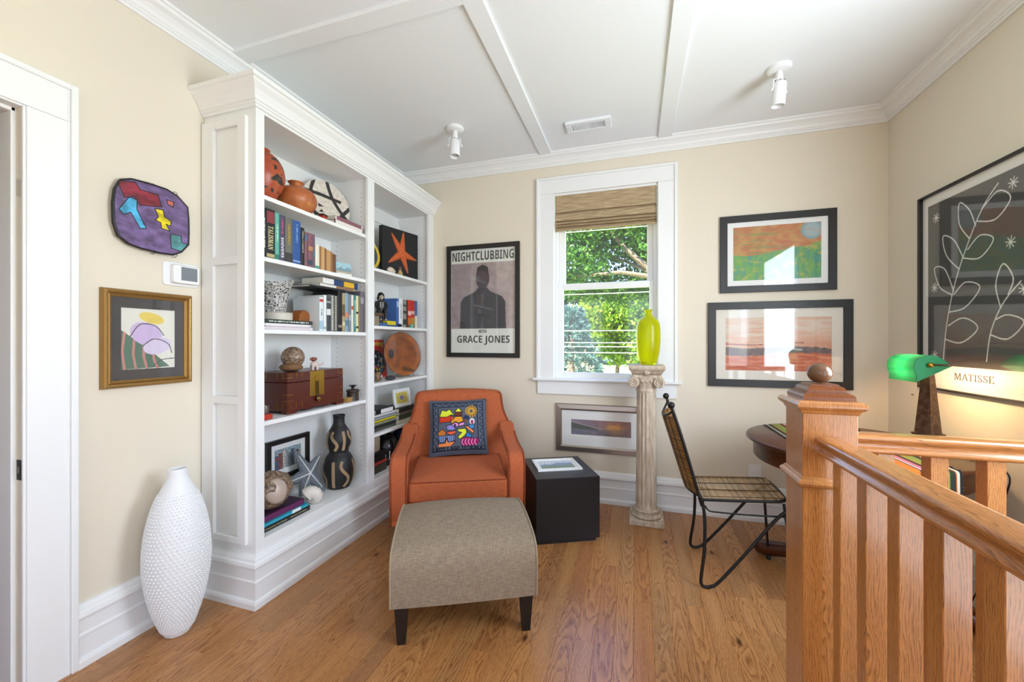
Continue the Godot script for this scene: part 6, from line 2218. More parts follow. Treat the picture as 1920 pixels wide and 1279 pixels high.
func shelf_four() -> void:
	var y := 0.9055
	# brass bound chest
	var c := thing("wooden_chest", "dark red wooden chest with brass lock plate on the fourth shelf", "chest", Vector3(-1.985, y, -1.956))
	var hx := 0.125
	var hz := 0.220
	part(c, "box", B.new().bb(Vector3(-hx, 0.028, -hz), Vector3(hx, 0.176, hz), 0.002), M.chest_wood)
	part(c, "lid", B.new().bb(Vector3(-hx, 0.178, -hz), Vector3(hx, 0.234, hz), 0.003), M.chest_wood)
	var bs := B.new()
	bs.bb(Vector3(-hx - 0.004, 0.016, -hz - 0.004), Vector3(hx + 0.004, 0.030, hz + 0.004), 0.002)
	for sx in [-1.0, 1.0]:
		for sz in [-1.0, 1.0]: bs.box(Vector3(sx * (hx - 0.022), 0.009, sz * (hz - 0.030)), Vector3(0.05, 0.018, 0.066), 0.003)
	for k in [-0.07, 0.07]: bs.box(Vector3(hx - 0.005, 0.012, k), Vector3(0.014, 0.010, 0.05), 0.003)
	part(c, "base", bs, M.chest_wood)
	part(c, "lock_plate", B.new().box(Vector3(hx + 0.0012, 0.158, 0.006), Vector3(0.003, 0.150, 0.112), 0.001), M.brass, "square brass lock plate")
	var hp := part(c, "hasp", B.new().box(Vector3(hx + 0.005, 0.190, 0.006), Vector3(0.006, 0.024, 0.030), 0.002), M.brass)
	part(hp, "hook", B.new().tube(smooth_path([Vector3(hx + 0.010, 0.170, 0.010), Vector3(hx + 0.010, 0.12, 0.008), Vector3(hx + 0.012, 0.085, 0.008), Vector3(hx + 0.011, 0.062, 0.022), Vector3(hx + 0.010, 0.052, 0.006)], 4), 0.004, 7), M.iron)
	part(hp, "hasp_ring", B.new().ball(Vector3(hx + 0.010, 0.060, 0.002), Vector3(0.004, 0.014, 0.016), 12, 8), M.brass)
	var stp := B.new()
	for z in [-0.21, -0.17, 0.12, 0.16, 0.20]:
		for yy in [0.045, 0.218]:
			stp.box(Vector3(hx + 0.0008, yy, z), Vector3(0.0018, 0.034, 0.003))
	for yy in [0.075, 0.11, 0.205]:
		for s in [-1.0, 1.0]:
			stp.box(Vector3(hx + 0.0008, yy, s * (hz - 0.018)), Vector3(0.0018, 0.003, 0.036))
			stp.box(Vector3(hx - 0.018, yy, s * (hz + 0.0008)), Vector3(0.036, 0.003, 0.0018))
	for x in [-0.09, -0.03, 0.05, 0.09]:
		for yy in [0.045, 0.214]: stp.box(Vector3(x, yy, hz + 0.0008), Vector3(0.003, 0.034, 0.0018))
	part(c, "brass_straps", stp, M.brass)
	# stone ball in a cradle of rough stone
	var s := thing("stone_sphere", "polished brown stone ball resting in rough stone on the chest", "ornament", Vector3(-1.955, 1.1400, -1.850))
	part(s, "ball", B.new().ball(Vector3(0, 0.082, -0.012), Vector3(0.064, 0.064, 0.064), 28, 18), M.brown_stone)
	var rk := B.new()
	rough_ball(rk, Vector3(0.012, 0.026, 0.012), Vector3(0.058, 0.027, 0.066), 5, 0.18)
	part(s, "cradle", rk, mk("tawny_rock", "7c5a3a", 0.85))
	# small carved animal
	var f := thing("carved_animal", "small pink and white carved animal figure beside the stone ball", "figurine", Vector3(-1.915, 1.1400, -1.985), -0.3)
	var fb := B.new()
	fb.ball(Vector3(0, 0.034, 0), Vector3(0.018, 0.020, 0.024), 14, 9)
	for q in [[-0.009, 0.014], [0.009, 0.014], [-0.009, -0.014], [0.009, -0.014]]:
		fb.tube([Vector3(q[0], 0.0, q[1]), Vector3(q[0], 0.018, q[1]), Vector3(q[0] * 0.8, 0.034, q[1] * 0.8)], [0.008, 0.0075, 0.008], 8)
	fb.tube(smooth_path([Vector3(0, 0.036, -0.018), Vector3(0.004, 0.030, -0.034), Vector3(0.006, 0.036, -0.050), Vector3(0.004, 0.042, -0.058)], 3), 0.0055, 8)
	part(f, "body", fb, plain("d9c4bb", 0.5))
	var hd := B.new()
	hd.ball(Vector3(0, 0.066, 0.006), Vector3(0.014, 0.014, 0.015), 14, 9)
	for k in [-1.0, 1.0]: hd.ball(Vector3(0.002, 0.068, 0.006 + k * 0.017), Vector3(0.004, 0.010, 0.007), 8, 6)
	hd.ball(Vector3(0.013, 0.060, 0.006), Vector3(0.008, 0.006, 0.006), 8, 6)
	part(f, "head", hd, plain("8c5640", 0.5))
	# turned lidded jar, little gilt box, red box with metal cup
	var j := turned("lidded_jar", "dark turned jar with flaring knob at the end of the fourth shelf", "jar", Vector3(-1.885, y, -2.300), [[0.0, 0.0], [0.038, 0.0], [0.040, 0.004], [0.039, 0.058], [0.043, 0.062], [0.043, 0.072], [0.036, 0.077], [0.012, 0.080], [0.010, 0.088], [0.0, 0.088]], plain("33211c", 0.4))
	part(j, "knob", B.new().lathe(smooth_prof(prof([[0.009, 0.082], [0.011, 0.094], [0.026, 0.103], [0.028, 0.106], [0.018, 0.105], [0.0, 0.098]])), 24), plain("241815", 0.4))
	var gb := thing("gilt_box", "tiny gilt box between the chest and the dark jar", "box", Vector3(-1.868, y, -2.234), 0.25)
	part(gb, "box", B.new().box(Vector3(0, 0.012, 0), Vector3(0.036, 0.024, 0.060), 0.002), plain("a97f45", 0.4))
	part(gb, "lid", B.new().box(Vector3(0, 0.026, 0), Vector3(0.038, 0.006, 0.062), 0.002), plain("c49a58", 0.35))
	solo("red_box", B.new().box(Vector3(0, 0.014, 0), Vector3(0.045, 0.028, 0.060), 0.003), plain("b8341f", 0.45), "small red box at the stile end of the chest shelf", "box", Vector3(-1.868, y, -1.600))
	var cp := thing("metal_cup", "small metal cylinder standing on the red box", "cup", Vector3(-1.870, y + 0.0285, -1.604))
	part(cp, "cup", B.new().lathe(prof([[0.0, 0.0], [0.017, 0.0], [0.018, 0.002], [0.019, 0.046], [0.0165, 0.046], [0.016, 0.006], [0.0, 0.005]]), 20), M.steel)


func rough_ball(b: B, o: Vector3, r: Vector3, sd: int, amount: float, rings := 14, seg := 22) -> void:
	var f := FastNoiseLite.new()
	f.seed = sd
	f.frequency = 1.1
	var rows := []
	for i in rings + 1:
		var a := PI * i / rings
		var row := PackedVector3Array()
		for j in seg:
			var p := TAU * j / seg
			var d := Vector3(sin(a) * cos(p), -cos(a), -sin(a) * sin(p))
			var k := 1.0 + amount * f.get_noise_3d(d.x * 1.6, d.y * 1.6, d.z * 1.6)
			row.append(o + d * r * k)
		rows.append(row)
	b._shell(rows, o)


func deck_left() -> void:
	var y := 0.3185
	# framed photo hung on the back of the bay
	var p := P.new(160, 130, hexc("8ea3ac"))
	for q in [[0.0, 0.3, 0.14, 1.0, "3c5a74"], [0.14, 0.2, 0.30, 1.0, "7c4a44"], [0.30, 0.1, 0.42, 1.0, "c0b8ac"], [0.42, 0.35, 0.60, 1.0, "8a8f90"], [0.60, 0.15, 0.74, 1.0, "4e5a66"], [0.74, 0.3, 1.0, 1.0, "a99c90"]]: p.rect(q[0], q[1], q[2], q[3], hexc(q[4]))
	p.rect(0.02, 0.40, 0.18, 0.5, hexc("a03a30"))
	p.disc(0.85, 0.35, 0.07, 0.1, hexc("3a3634"))
	p.mottle(0.6, 0.09, Vector2.ONE, 12)
	picture("shelf_photo", "black framed street photograph at the back of the lowest left shelf", Vector3(-2.1345, 0.577, -1.990), PI / 2, 0.325, 0.255, 0.030, 0.022, M.black_frame, [0.034, 0.032, 0.032, 0.034, M.white_card], print_mat("street_photo", p, 0.4))
	# starfish leaning against the back
	var st := thing("grey_starfish", "grey speckled starfish leaning upright beside the black gourd vase", "starfish", Vector3(-2.005, y, -2.030))
	var m := part(st, "body", star_mesh(0.150, 0.050, 0.022, [[0.35, 1.18], [0.45, 1.12], [0.10, 0.95], [-0.03, 1.10], [0.47, 0.95]]), M.grey_speckle)
	m.transform = Transform3D(Basis(Vector3.UP, PI / 2 - 0.25) * Basis(Vector3.RIGHT, -0.28), Vector3(-0.005, 0.148, 0))
	var edge := B.new()
	for i in 5:
		var a: float = PI / 2 + TAU * i / 5 + [0.35, 0.45, 0.10, -0.03, 0.47][i]
		edge.tube([Vector3(0, 0, 0.030), Vector3(cos(a) * 0.13, sin(a) * 0.13, 0.012)], [0.005, 0.003], 6)
	part(m, "pale_ridges", edge, plain("d9d9d4", 0.7))
	# double gourd vase with painted worms of clay slip
	var gv := thing("gourd_vase", "tall matt black double gourd vase with tan squiggles on the lowest shelf", "vase", Vector3(-1.950, y, -2.240))
	var pr := smooth_prof(prof([[0.0, 0.0], [0.060, 0.0], [0.072, 0.008], [0.092, 0.05], [0.101, 0.105], [0.098, 0.155], [0.084, 0.205], [0.066, 0.232], [0.062, 0.244], [0.070, 0.268], [0.079, 0.305], [0.0795, 0.335], [0.070, 0.375], [0.052, 0.408], [0.040, 0.428], [0.0365, 0.45], [0.0365, 0.475], [0.040, 0.490], [0.037, 0.493], [0.033, 0.475], [0.030, 0.44], [0.0, 0.43]]))
	part(gv, "body", B.new().lathe(pr, 48), mk("matt_black_clay", "1e1d1d", 0.55))
	var at := func(a: float, h: float) -> Vector3:
		for i in pr.size() - 1:
			if pr[i].y <= h and pr[i + 1].y > h:
				var r := lerpf(pr[i].x, pr[i + 1].x, (h - pr[i].y) / (pr[i + 1].y - pr[i].y))
				return Vector3(cos(a) * r, h, -sin(a) * r)
		return Vector3(0, h, 0)
	var wm := B.new()
	for q in [[0, 0], [1, 1], [2, 0], [3, 1], [4, 0], [5, 1], [6, 0], [7, 1]]:
		var a0: float = -1.25 + TAU * q[0] / 8.0
		for lvl in [[0.02, 0.19], [0.262, 0.385]]:
			var path := []
			var wav: bool = (q[1] == 1) == (lvl[0] < 0.1)
			for i in 13:
				var h := lerpf(lvl[0], lvl[1], i / 12.0)
				path.append(at.call(a0 + (0.26 * sin(i / 12.0 * TAU * 0.9) if wav else 0.05 * sin(i / 4.0)), h))
			wm.tube(path, 0.0105, 8)
	for i in wm.v.size():
		var h := wm.v[i].y
		var q := Vector2(wm.v[i].x, wm.v[i].z)
		var r := Vector2(at.call(0.0, h).x, 0).length()
		if q.length() > r + 0.0018: q = q.normalized() * (r + 0.0018)
		wm.v[i] = Vector3(q.x, h, q.y)
		wm.n[i] = Vector3(q.x, 0, q.y).normalized()
	part(gv, "squiggles", wm, plain("a58a66", 0.65), "tan squiggles")
	# shells
	var sh := thing("murex_shell", "white spiny sea shell with brown dots in front of the starfish", "shell", Vector3(-1.905, y, -1.965), 0.5)
	var sb := B.new()
	var path := []
	var rad := []
	for i in 60:
		var k := i / 59.0
		var a := k * TAU * 2.4
		var r := 0.006 + 0.030 * pow(k, 1.5)
		path.append(Vector3(cos(a) * r * 0.9, 0.046 + sin(a) * r * 0.8, -0.07 + 0.105 * k))
		rad.append(0.006 + 0.038 * pow(k, 1.4))
	sb.tube(path, rad, 12)
	part(sh, "whorl", sb, plain("e2dad0", 0.6))
	var sp := B.new()
	var dots := B.new()
	for i in 40:
		var a := TAU * i / 40.0 * 5.0
		var k := 0.45 + 0.55 * i / 40.0
		var o: Vector3 = path[int(k * 59)]
		var r: float = rad[int(k * 59)]
		var d := Vector3(cos(a), sin(a) * 0.9, 0.2).normalized()
		sp.tube([o + d * r * 0.9, o + d * (r + 0.010)], [0.004, 0.001], 5)
		dots.ball(o + Vector3(cos(a + 0.3), sin(a + 0.3), 0) * r * 0.98, Vector3(0.0035, 0.0035, 0.0035), 6, 4)
	part(sh, "spines", sp, plain("e6e0d8", 0.6))
	part(sh, "brown_spots", dots, plain("7c5640", 0.7))
	# books with a round stone on them
	var g := "books under the round stone"
	lying(Vector3(-1.945, y, -1.720), 0.320, 0.20, 0.026, "1f2022", "black book with gold spine title at the bottom under the round stone", g, [["text", "Country Heritage  -  North Carolina", 0.011, 0.0, "b5a878", 0.27]])
	lying(Vector3(-1.945, y + 0.0265, -1.712), 0.310, 0.20, 0.021, "35a4bc", "turquoise book in the middle of the stack under the round stone", g, [["panel", -0.10, -0.04, "e6f0f0"]])
	lying(Vector3(-1.950, y + 0.048, -1.702), 0.290, 0.19, 0.032, "3a1c36", "dark purple book on top of the stack under the round stone", g, [["panel", -0.14, 0.14, "6c2a5c"]])
	var rk := thing("geode", "round brown and cream split stone sitting on the three books", "stone", Vector3(-1.930, y + 0.0795, -1.690))
	var rb := B.new()
	rough_ball(rb, Vector3(0, 0.098, 0), Vector3(0.092, 0.100, 0.112), 15, 0.14, 18, 28)
	part(rk, "stone", rb, M.brown_stone)
	var cut := B.new()
	cut.at(Transform3D(basis_to(Vector3(0.86, 0.25, 0.35)), Vector3(0.070, 0.108, 0.030)))
	cut.ball(Vector3(), Vector3(0.058, 0.066, 0.022), 18, 10)
	part(rk, "polished_face", cut, plain("b9a596", 0.3))


func bay_right() -> void:
	# shelf A
	var y := 1.8585
	var d := Vector3(0.10, 0, -0.39).normalized()
	var n := Vector3(0.97, 0, 0.25).normalized()
	var cv := thing("starfish_canvas", "black canvas with large orange starfish on the top right shelf", "canvas", Vector3(-1.935, y, -2.972), atan2(n.x, n.z))
	part(cv, "canvas", B.new().box(Vector3(0, 0.210, -0.022), Vector3(0.40, 0.42, 0.044), 0.002), mk("canvas_black", "1b1b1d", 0.7))
	var sf := part(cv, "starfish", star_mesh(0.20, 0.042, 0.011, [[-0.10, 0.98], [-0.61, 1.0], [-0.33, 0.95], [-0.23, 0.95], [-0.52, 0.88]]), mk("orange_starfish", "d0602c", 0.75), "orange starfish")
	sf.transform = Transform3D(Basis(), Vector3(0.010, 0.222, -0.002))
	var bumps := B.new()
	for i in 5:
		var a: float = PI / 2 + TAU * i / 5 + [-0.10, -0.61, -0.33, -0.23, -0.52][i]
		for k in 13:
			for w in [-1.0, 0.0, 1.0]:
				var f := (k + 1) / 14.0
				var o: Vector3 = Vector3(cos(a), sin(a), 0) * 0.18 * f + Vector3(-sin(a), cos(a), 0) * w * 0.016 * (1.0 - f * 0.8)
				bumps.ball(o + Vector3(0, 0, 0.014 - 0.006 * f - 0.003 * absf(w)), Vector3(0.0032, 0.0032, 0.0028), 5, 4)
	part(sf, "tubercles", bumps, mk("pale_orange", "e58c58", 0.8)).set_meta("kind", "stuff")
	var yp := thing("yellow_rim_plate", "plate with yellow rim at the partition end of the canvas shelf", "plate", Vector3(-2.035, y, -2.60))
	dish(yp, Vector3(0, 0.160, 0), Vector3(0.90, 0.25, 0.30), 0.150, plain("3c4a44", 0.4), plain("c9a832", 0.4), 0.018)
	part(yp, "rim_band", B.new().at(Transform3D(basis_to(Vector3(0.90, 0.25, 0.30)) * Basis(Vector3.RIGHT, PI / 2), Vector3(0, 0.160, 0))).lathe(prof([[0.132, -0.002], [0.150, 0.004], [0.153, 0.0]]), 48), plain("d8b93c", 0.4))
	easel(yp, Vector3(0.0, 0, 0), Vector3(0.90, 0.25, 0.30).normalized(), 0.05)
	var cs := thing("cone_shell", "white cone shell lying in front of the starfish canvas", "shell", Vector3(-1.868, y, -2.735), 0.15)
	part(cs, "shell", B.new().at(Transform3D(Basis(Vector3.RIGHT, PI / 2), Vector3(0, 0.026, 0))).lathe(smooth_prof(prof([[0.0, -0.065], [0.010, -0.055], [0.022, -0.01], [0.026, 0.025], [0.020, 0.045], [0.010, 0.058], [0.0, 0.068]])), 20), plain("d9c9b4", 0.35))
	var bt := thing("small_bottle", "tiny brown stoppered bottle in front of the starfish canvas", "bottle", Vector3(-1.862, y, -2.845))
	part(bt, "bottle", B.new().lathe(prof([[0.0, 0.0], [0.020, 0.0], [0.022, 0.006], [0.021, 0.030], [0.012, 0.040], [0.012, 0.052], [0.0, 0.052]]), 16), plain("b89a6c", 0.3))
	part(bt, "stopper", B.new().lathe(prof([[0.0, 0.050], [0.014, 0.050], [0.016, 0.070], [0.012, 0.076], [0.0, 0.076]]), 14), plain("5c4436", 0.5))
	# shelf B
	y = 1.4335
	var g := "books on the figurine shelf"
	solo("wooden_block", B.new().box(Vector3(0, 0.036, 0), Vector3(0.10, 0.072, 0.075), 0.003), plain("8f8270", 0.6), "taupe wooden block at the partition end of the figurine shelf", "block", Vector3(-1.885, y, -2.495))
	lying(Vector3(-1.93, y + 0.0725, -2.545), 0.20, 0.14, 0.030, "5a4636", "brown leather book under the seated figurine", g)
	solo("cigar_box", B.new().box(Vector3(0, 0.0355, 0), Vector3(0.12, 0.071, 0.11), 0.003), plain("594536", 0.5), "brown wooden box under the leather book", "box", Vector3(-1.945, y, -2.595))
	lying(Vector3(-1.868, y, -2.595), 0.10, 0.05, 0.028, "3c5f96", "little blue book lying in front of the brown box", g)
	var yb := thing("yellow_box", "bright yellow matchbox under the feet of the figurine", "box", Vector3(-1.885, y, -2.715), 0.05)
	part(yb, "sleeve", B.new().box(Vector3(0, 0.030, 0), Vector3(0.06, 0.032, 0.125), 0.001), plain("d8c41c", 0.5))
	part(yb, "tray", B.new().box(Vector3(0, 0.007, 0), Vector3(0.058, 0.014, 0.128), 0.001), plain("2c4a80", 0.5))
	var dp := thing("black_pebble", "smooth black pebble beside the yellow matchbox", "stone", Vector3(-1.880, y, -2.840))
	var dpb := B.new()
	rough_ball(dpb, Vector3(0, 0.016, 0), Vector3(0.030, 0.017, 0.050), 3, 0.1)
	part(dp, "stone", dpb, plain("242427", 0.35))
	build_figurine(Vector3(-1.905, y + 0.1025, -2.650))
	upright(y, -2.795, -2.830, 0.235, 0.15, "3f66a8", "blue paperback beside the seated figurine", g, [["panel", 0.7, 0.9, "9db4d8"]], -1.862)
	upright(y, -2.831, -2.885, 0.238, 0.16, "e4e4e6", "white hardback between blue and marbled books", g, [["marks", 0.3, 0.8, "5c6470", 0.25]], -1.862)
	upright(y, -2.886, -2.940, 0.236, 0.16, "8d8a84", "grey marbled book with black flecks", g, [["panel", 0.1, 0.3, "35332f"], ["panel", 0.5, 0.6, "3d3a36"], ["panel", 0.75, 0.82, "46423d"]], -1.862)
	upright(y, -2.941, -2.962, 0.234, 0.16, "26262a", "slim black book next to the red ones", g, [], -1.862)
	upright(y, -2.963, -3.015, 0.240, 0.16, "c2301f", "bright red paperback with orange foot, nearer the figurine", g, [["panel", 0.0, 0.35, "c8742a"], ["panel", 0.45, 0.60, "e8c0b8"]], -1.862)
	upright(y, -3.016, -3.070, 0.240, 0.16, "b82a1e", "dark red paperback with patterned foot, nearer the blue book", g, [["panel", 0.05, 0.38, "b5862e"], ["panel", 0.5, 0.62, "e0b0a0"]], -1.862)
	upright(y, -3.072, -3.115, 0.242, 0.15, "3e5f98", "blue book with cream lower half at the wall end", g, [["panel", 0.0, 0.45, "e2d9c4"]], -1.862)
	turned("green_cup", "small mint green cup in front of the red paperbacks", "cup", Vector3(-1.842, y, -2.985), [[0.0, 0.0], [0.016, 0.0], [0.019, 0.004], [0.021, 0.026], [0.019, 0.026], [0.017, 0.006], [0.0, 0.005]], plain("4f9c8c", 0.4))
	# shelf C
	y = 1.0085
	var rb := thing("red_art_book", "red art book with round colourful cover picture leaning on the back of the shelf", "book", Vector3(-2.085, y, -2.850), PI / 2 - 0.03)
	var p := P.new(200, 240, hexc("c9291c"))
	p.disc(0.55, 0.62, 0.40, 0.34, hexc("24262e"))
	var cr := RandomNumberGenerator.new()
	cr.seed = 8
	for i in 46:
		var a := cr.randf() * TAU
		var r := sqrt(cr.randf()) * 0.34
		p.disc(0.55 + cos(a) * r, 0.62 + sin(a) * r * 0.84, cr.randf_range(0.02, 0.045), cr.randf_range(0.018, 0.035), hexc(["d8b62e", "3f62a8", "c8c6c0", "a83a2c", "4f86b4"][i % 5]), a)
	p.rect(0.0, 0.42, 0.10, 1.0, hexc("e4e2de"))
	var bm := B.new().box(Vector3(0, 0.162, -0.014), Vector3(0.27, 0.324, 0.024), 0.001)
	var bk := part(rb, "pages", bm, M.pages)
	var cq := B.new()
	cq.box(Vector3(0, 0.162, -0.001), Vector3(0.272, 0.326, 0.002))
	part(bk, "cover", cq, plain("c9291c", 0.35))
	var fq := B.new()
	fq.quad(Vector3(-0.135, 0.0, 0.0005), Vector3(0.135, 0.0, 0.0005), Vector3(0.135, 0.324, 0.0005), Vector3(-0.135, 0.324, 0.0005), Rect2(0, 0, 1, 1))
	part(bk, "cover_print", fq, print_mat("red_cover", p, 0.35))
	letters(bk, "Haring", 0.052, plain("ecd64a", 0.5), Transform3D(Basis(), Vector3(0.02, 0.285, 0.0012)), "Droid Sans", true, 0.21, 0.0006)
	bk.rotation.x = -0.12
	for q in [["agate", "small purple brown agate slice at the partition end before the red book", Vector3(-1.872, y, -2.505), 0.028, "5c4450", "4a4f6e"], ["agate", "larger banded brown agate with pale centre before the red book", Vector3(-1.885, y, -2.585), 0.038, "8a6a4c", "d9d2c6"]]:
		var ag := thing(q[0], q[1], "stone", q[2], 0.2)
		var ab := B.new()
		rough_ball(ab, Vector3(0, q[3], 0), Vector3(q[3] * 0.75, q[3], q[3] * 1.1), 4, 0.10)
		part(ag, "stone", ab, plain(q[4], 0.35))
		part(ag, "banding", B.new().ball(Vector3(q[3] * 0.52, q[3], 0.0), Vector3(q[3] * 0.28, q[3] * 0.62, q[3] * 0.68), 16, 10), plain("4c3a30", 0.3))
		part(ag, "centre", B.new().ball(Vector3(q[3] * 0.66, q[3] * 1.02, 0.0), Vector3(q[3] * 0.20, q[3] * 0.34, q[3] * 0.38), 14, 8), plain(q[5], 0.25))
	var gs := thing("dark_stone", "flat dark grey stone before the brown plate", "stone", Vector3(-1.868, y, -2.720))
	var gb := B.new()
	rough_ball(gb, Vector3(0, 0.017, 0), Vector3(0.034, 0.018, 0.052), 9, 0.16)
	part(gs, "stone", gb, plain("3b3b3c", 0.7))
	var bp := thing("brown_plate", "large round burnished brown plate standing on the third right shelf", "plate", Vector3(-1.925, y, -2.990))
	var pp := P.new(180, 180, hexc("9a5a30"))
	pp.disc(0.5, 0.5, 0.40, 0.40, hexc("8a4c26"))
	pp.disc(0.22, 0.48, 0.08, 0.11, hexc("2c2320"), 0.2)
	pp.disc(0.62, 0.86, 0.16, 0.05, hexc("5c3a24"), 0.3)
	pp.mottle(0.22, 0.02, Vector2.ONE, 6)
	var pn := Vector3(0.92, 0.18, 0.33).normalized()
	dish(bp, Vector3(0, 0.200, 0), pn, 0.190, print_mat("burnished_clay", pp, 0.26), plain("5c3520", 0.4), 0.030)
	easel(bp, Vector3(0.015, 0, 0), pn, 0.06)
	# shelf D
	y = 0.6355
	g = "stacked books on the low right shelf"
	var yy := y
	for q in [[0.30, 0.026, "4c4c44", "olive grey book at the bottom of the taller stack"], [0.31, 0.018, "2e2f30", "thin black book second from the bottom of the taller stack"], [0.31, 0.022, "8a8c70", "grey green book in the middle of the taller stack"], [0.32, 0.016, "e0cc20", "bright yellow edged book in the taller stack"], [0.29, 0.022, "9aa0a8", "pale blue grey book near the top of the taller stack"], [0.28, 0.020, "d8d8d8", "white book below the black one in the taller stack"], [0.24, 0.034, "1f2126", "black book with white block on top of the taller stack"]]:
		lying(Vector3(-1.955, yy, -2.63 - (0.32 - q[0]) * 0.2), q[0], 0.19, q[1], q[2], q[3], g, [["panel", -q[0] * 0.4, q[0] * 0.25, "e6e6e6"]] if q[2] in ["1f2126"] else [])
		yy += q[1] + 0.0005
	yy = y
	for q in [[0.28, 0.034, "d6d2b8", "cream book at the bottom of the stack carrying the small white frame"], [0.28, 0.036, "3a4230", "dark olive book in the stack carrying the small white frame"], [0.27, 0.022, "7c7660", "drab brown book in the stack carrying the small white frame"], [0.28, 0.034, "1e1d1c", "black book on top directly under the small white frame"]]:
		lying(Vector3(-1.945, yy, -2.955), q[0], 0.19, q[1], q[2], q[3], g, [])
		yy += q[1] + 0.0005
	p = P.new(120, 90, hexc("dccb2c"))
	for i in 16:
		var a := TAU * i / 16
		p.line(pts2([0.5 + 0.30 * cos(a), 0.5 + 0.34 * sin(a), 0.5 + 0.44 * cos(a), 0.5 + 0.48 * sin(a)]), 0.03, hexc("2a2a2c"), false)
	p.disc(0.5, 0.5, 0.22, 0.24, hexc("8a7a9c"))
	p.disc(0.46, 0.46, 0.08, 0.10, hexc("4a4a54"))
	var sp := picture("yellow_picture", "small white framed yellow picture propped on the stack of books", Vector3(-1.905, yy + 0.074, -2.930), PI / 2 - 0.1, 0.215, 0.150, 0.018, 0.014, M.white_card, [0.012, 0.014, 0.014, 0.012, mk("frame_mount", "e8e8e4", 0.8)], print_mat("sunny_print", p, 0.5))
	sp.rotation.x = -0.0
	sp.basis = Basis(Vector3.UP, PI / 2 - 0.1) * Basis(Vector3.RIGHT, -0.16)
	# deck
	y = 0.3185
	solo("game_box", B.new().box(Vector3(0, 0.033, 0), Vector3(0.14, 0.066, 0.20), 0.002), plain("3a332a", 0.5), "brown and gold game box at the bottom of the lowest right shelf pile", "box", Vector3(-1.93, y, -2.56))
	solo("red_game_box", B.new().box(Vector3(0, 0.008, 0), Vector3(0.145, 0.016, 0.205), 0.001), plain("b0352a", 0.5), "flat red box between the game box and black box", "box", Vector3(-1.93, y + 0.0665, -2.56))
	solo("black_game_box", B.new().box(Vector3(0, 0.036, 0), Vector3(0.14, 0.072, 0.19), 0.004), plain("1d1c1e", 0.4), "black box upon the flat red box", "box", Vector3(-1.935, y + 0.083, -2.56))
	solo("cream_box", B.new().box(Vector3(0, 0.055, 0), Vector3(0.11, 0.110, 0.13), 0.003), plain("b5a88e", 0.6), "tall cream box on top of the black box", "box", Vector3(-1.94, y + 0.1555, -2.545))
	var bpv := turned("striped_pot", "black pot with white drips on the lowest right shelf", "pot", Vector3(-1.955, y, -2.775), [[0.0, 0.0], [0.07, 0.0], [0.09, 0.03], [0.105, 0.10], [0.10, 0.17], [0.075, 0.215], [0.06, 0.225], [0.062, 0.238], [0.05, 0.236], [0.04, 0.20], [0.0, 0.19]], plain("1b1b1d", 0.25))
	var drip := B.new()
	for i in 20:
		var a := TAU * i / 20
		drip.tube([Vector3(cos(a) * 0.1005, 0.055, sin(a) * 0.1005) * Vector3(0.96, 1, 0.96), Vector3(cos(a) * 0.1045, 0.10 + 0.012 * (i % 3), sin(a) * 0.1045)], 0.004, 6)
	part(bpv, "white_drips", drip, plain("dcdcd8", 0.4))
	turned("blue_pot", "glossy dark blue pot behind the armchair on the lowest right shelf", "pot", Vector3(-1.955, y, -3.020), [[0.0, 0.0], [0.06, 0.0], [0.085, 0.03], [0.105, 0.10], [0.098, 0.17], [0.07, 0.21], [0.06, 0.222], [0.066, 0.234], [0.05, 0.230], [0.0, 0.20]], plain("2c3f58", 0.2))


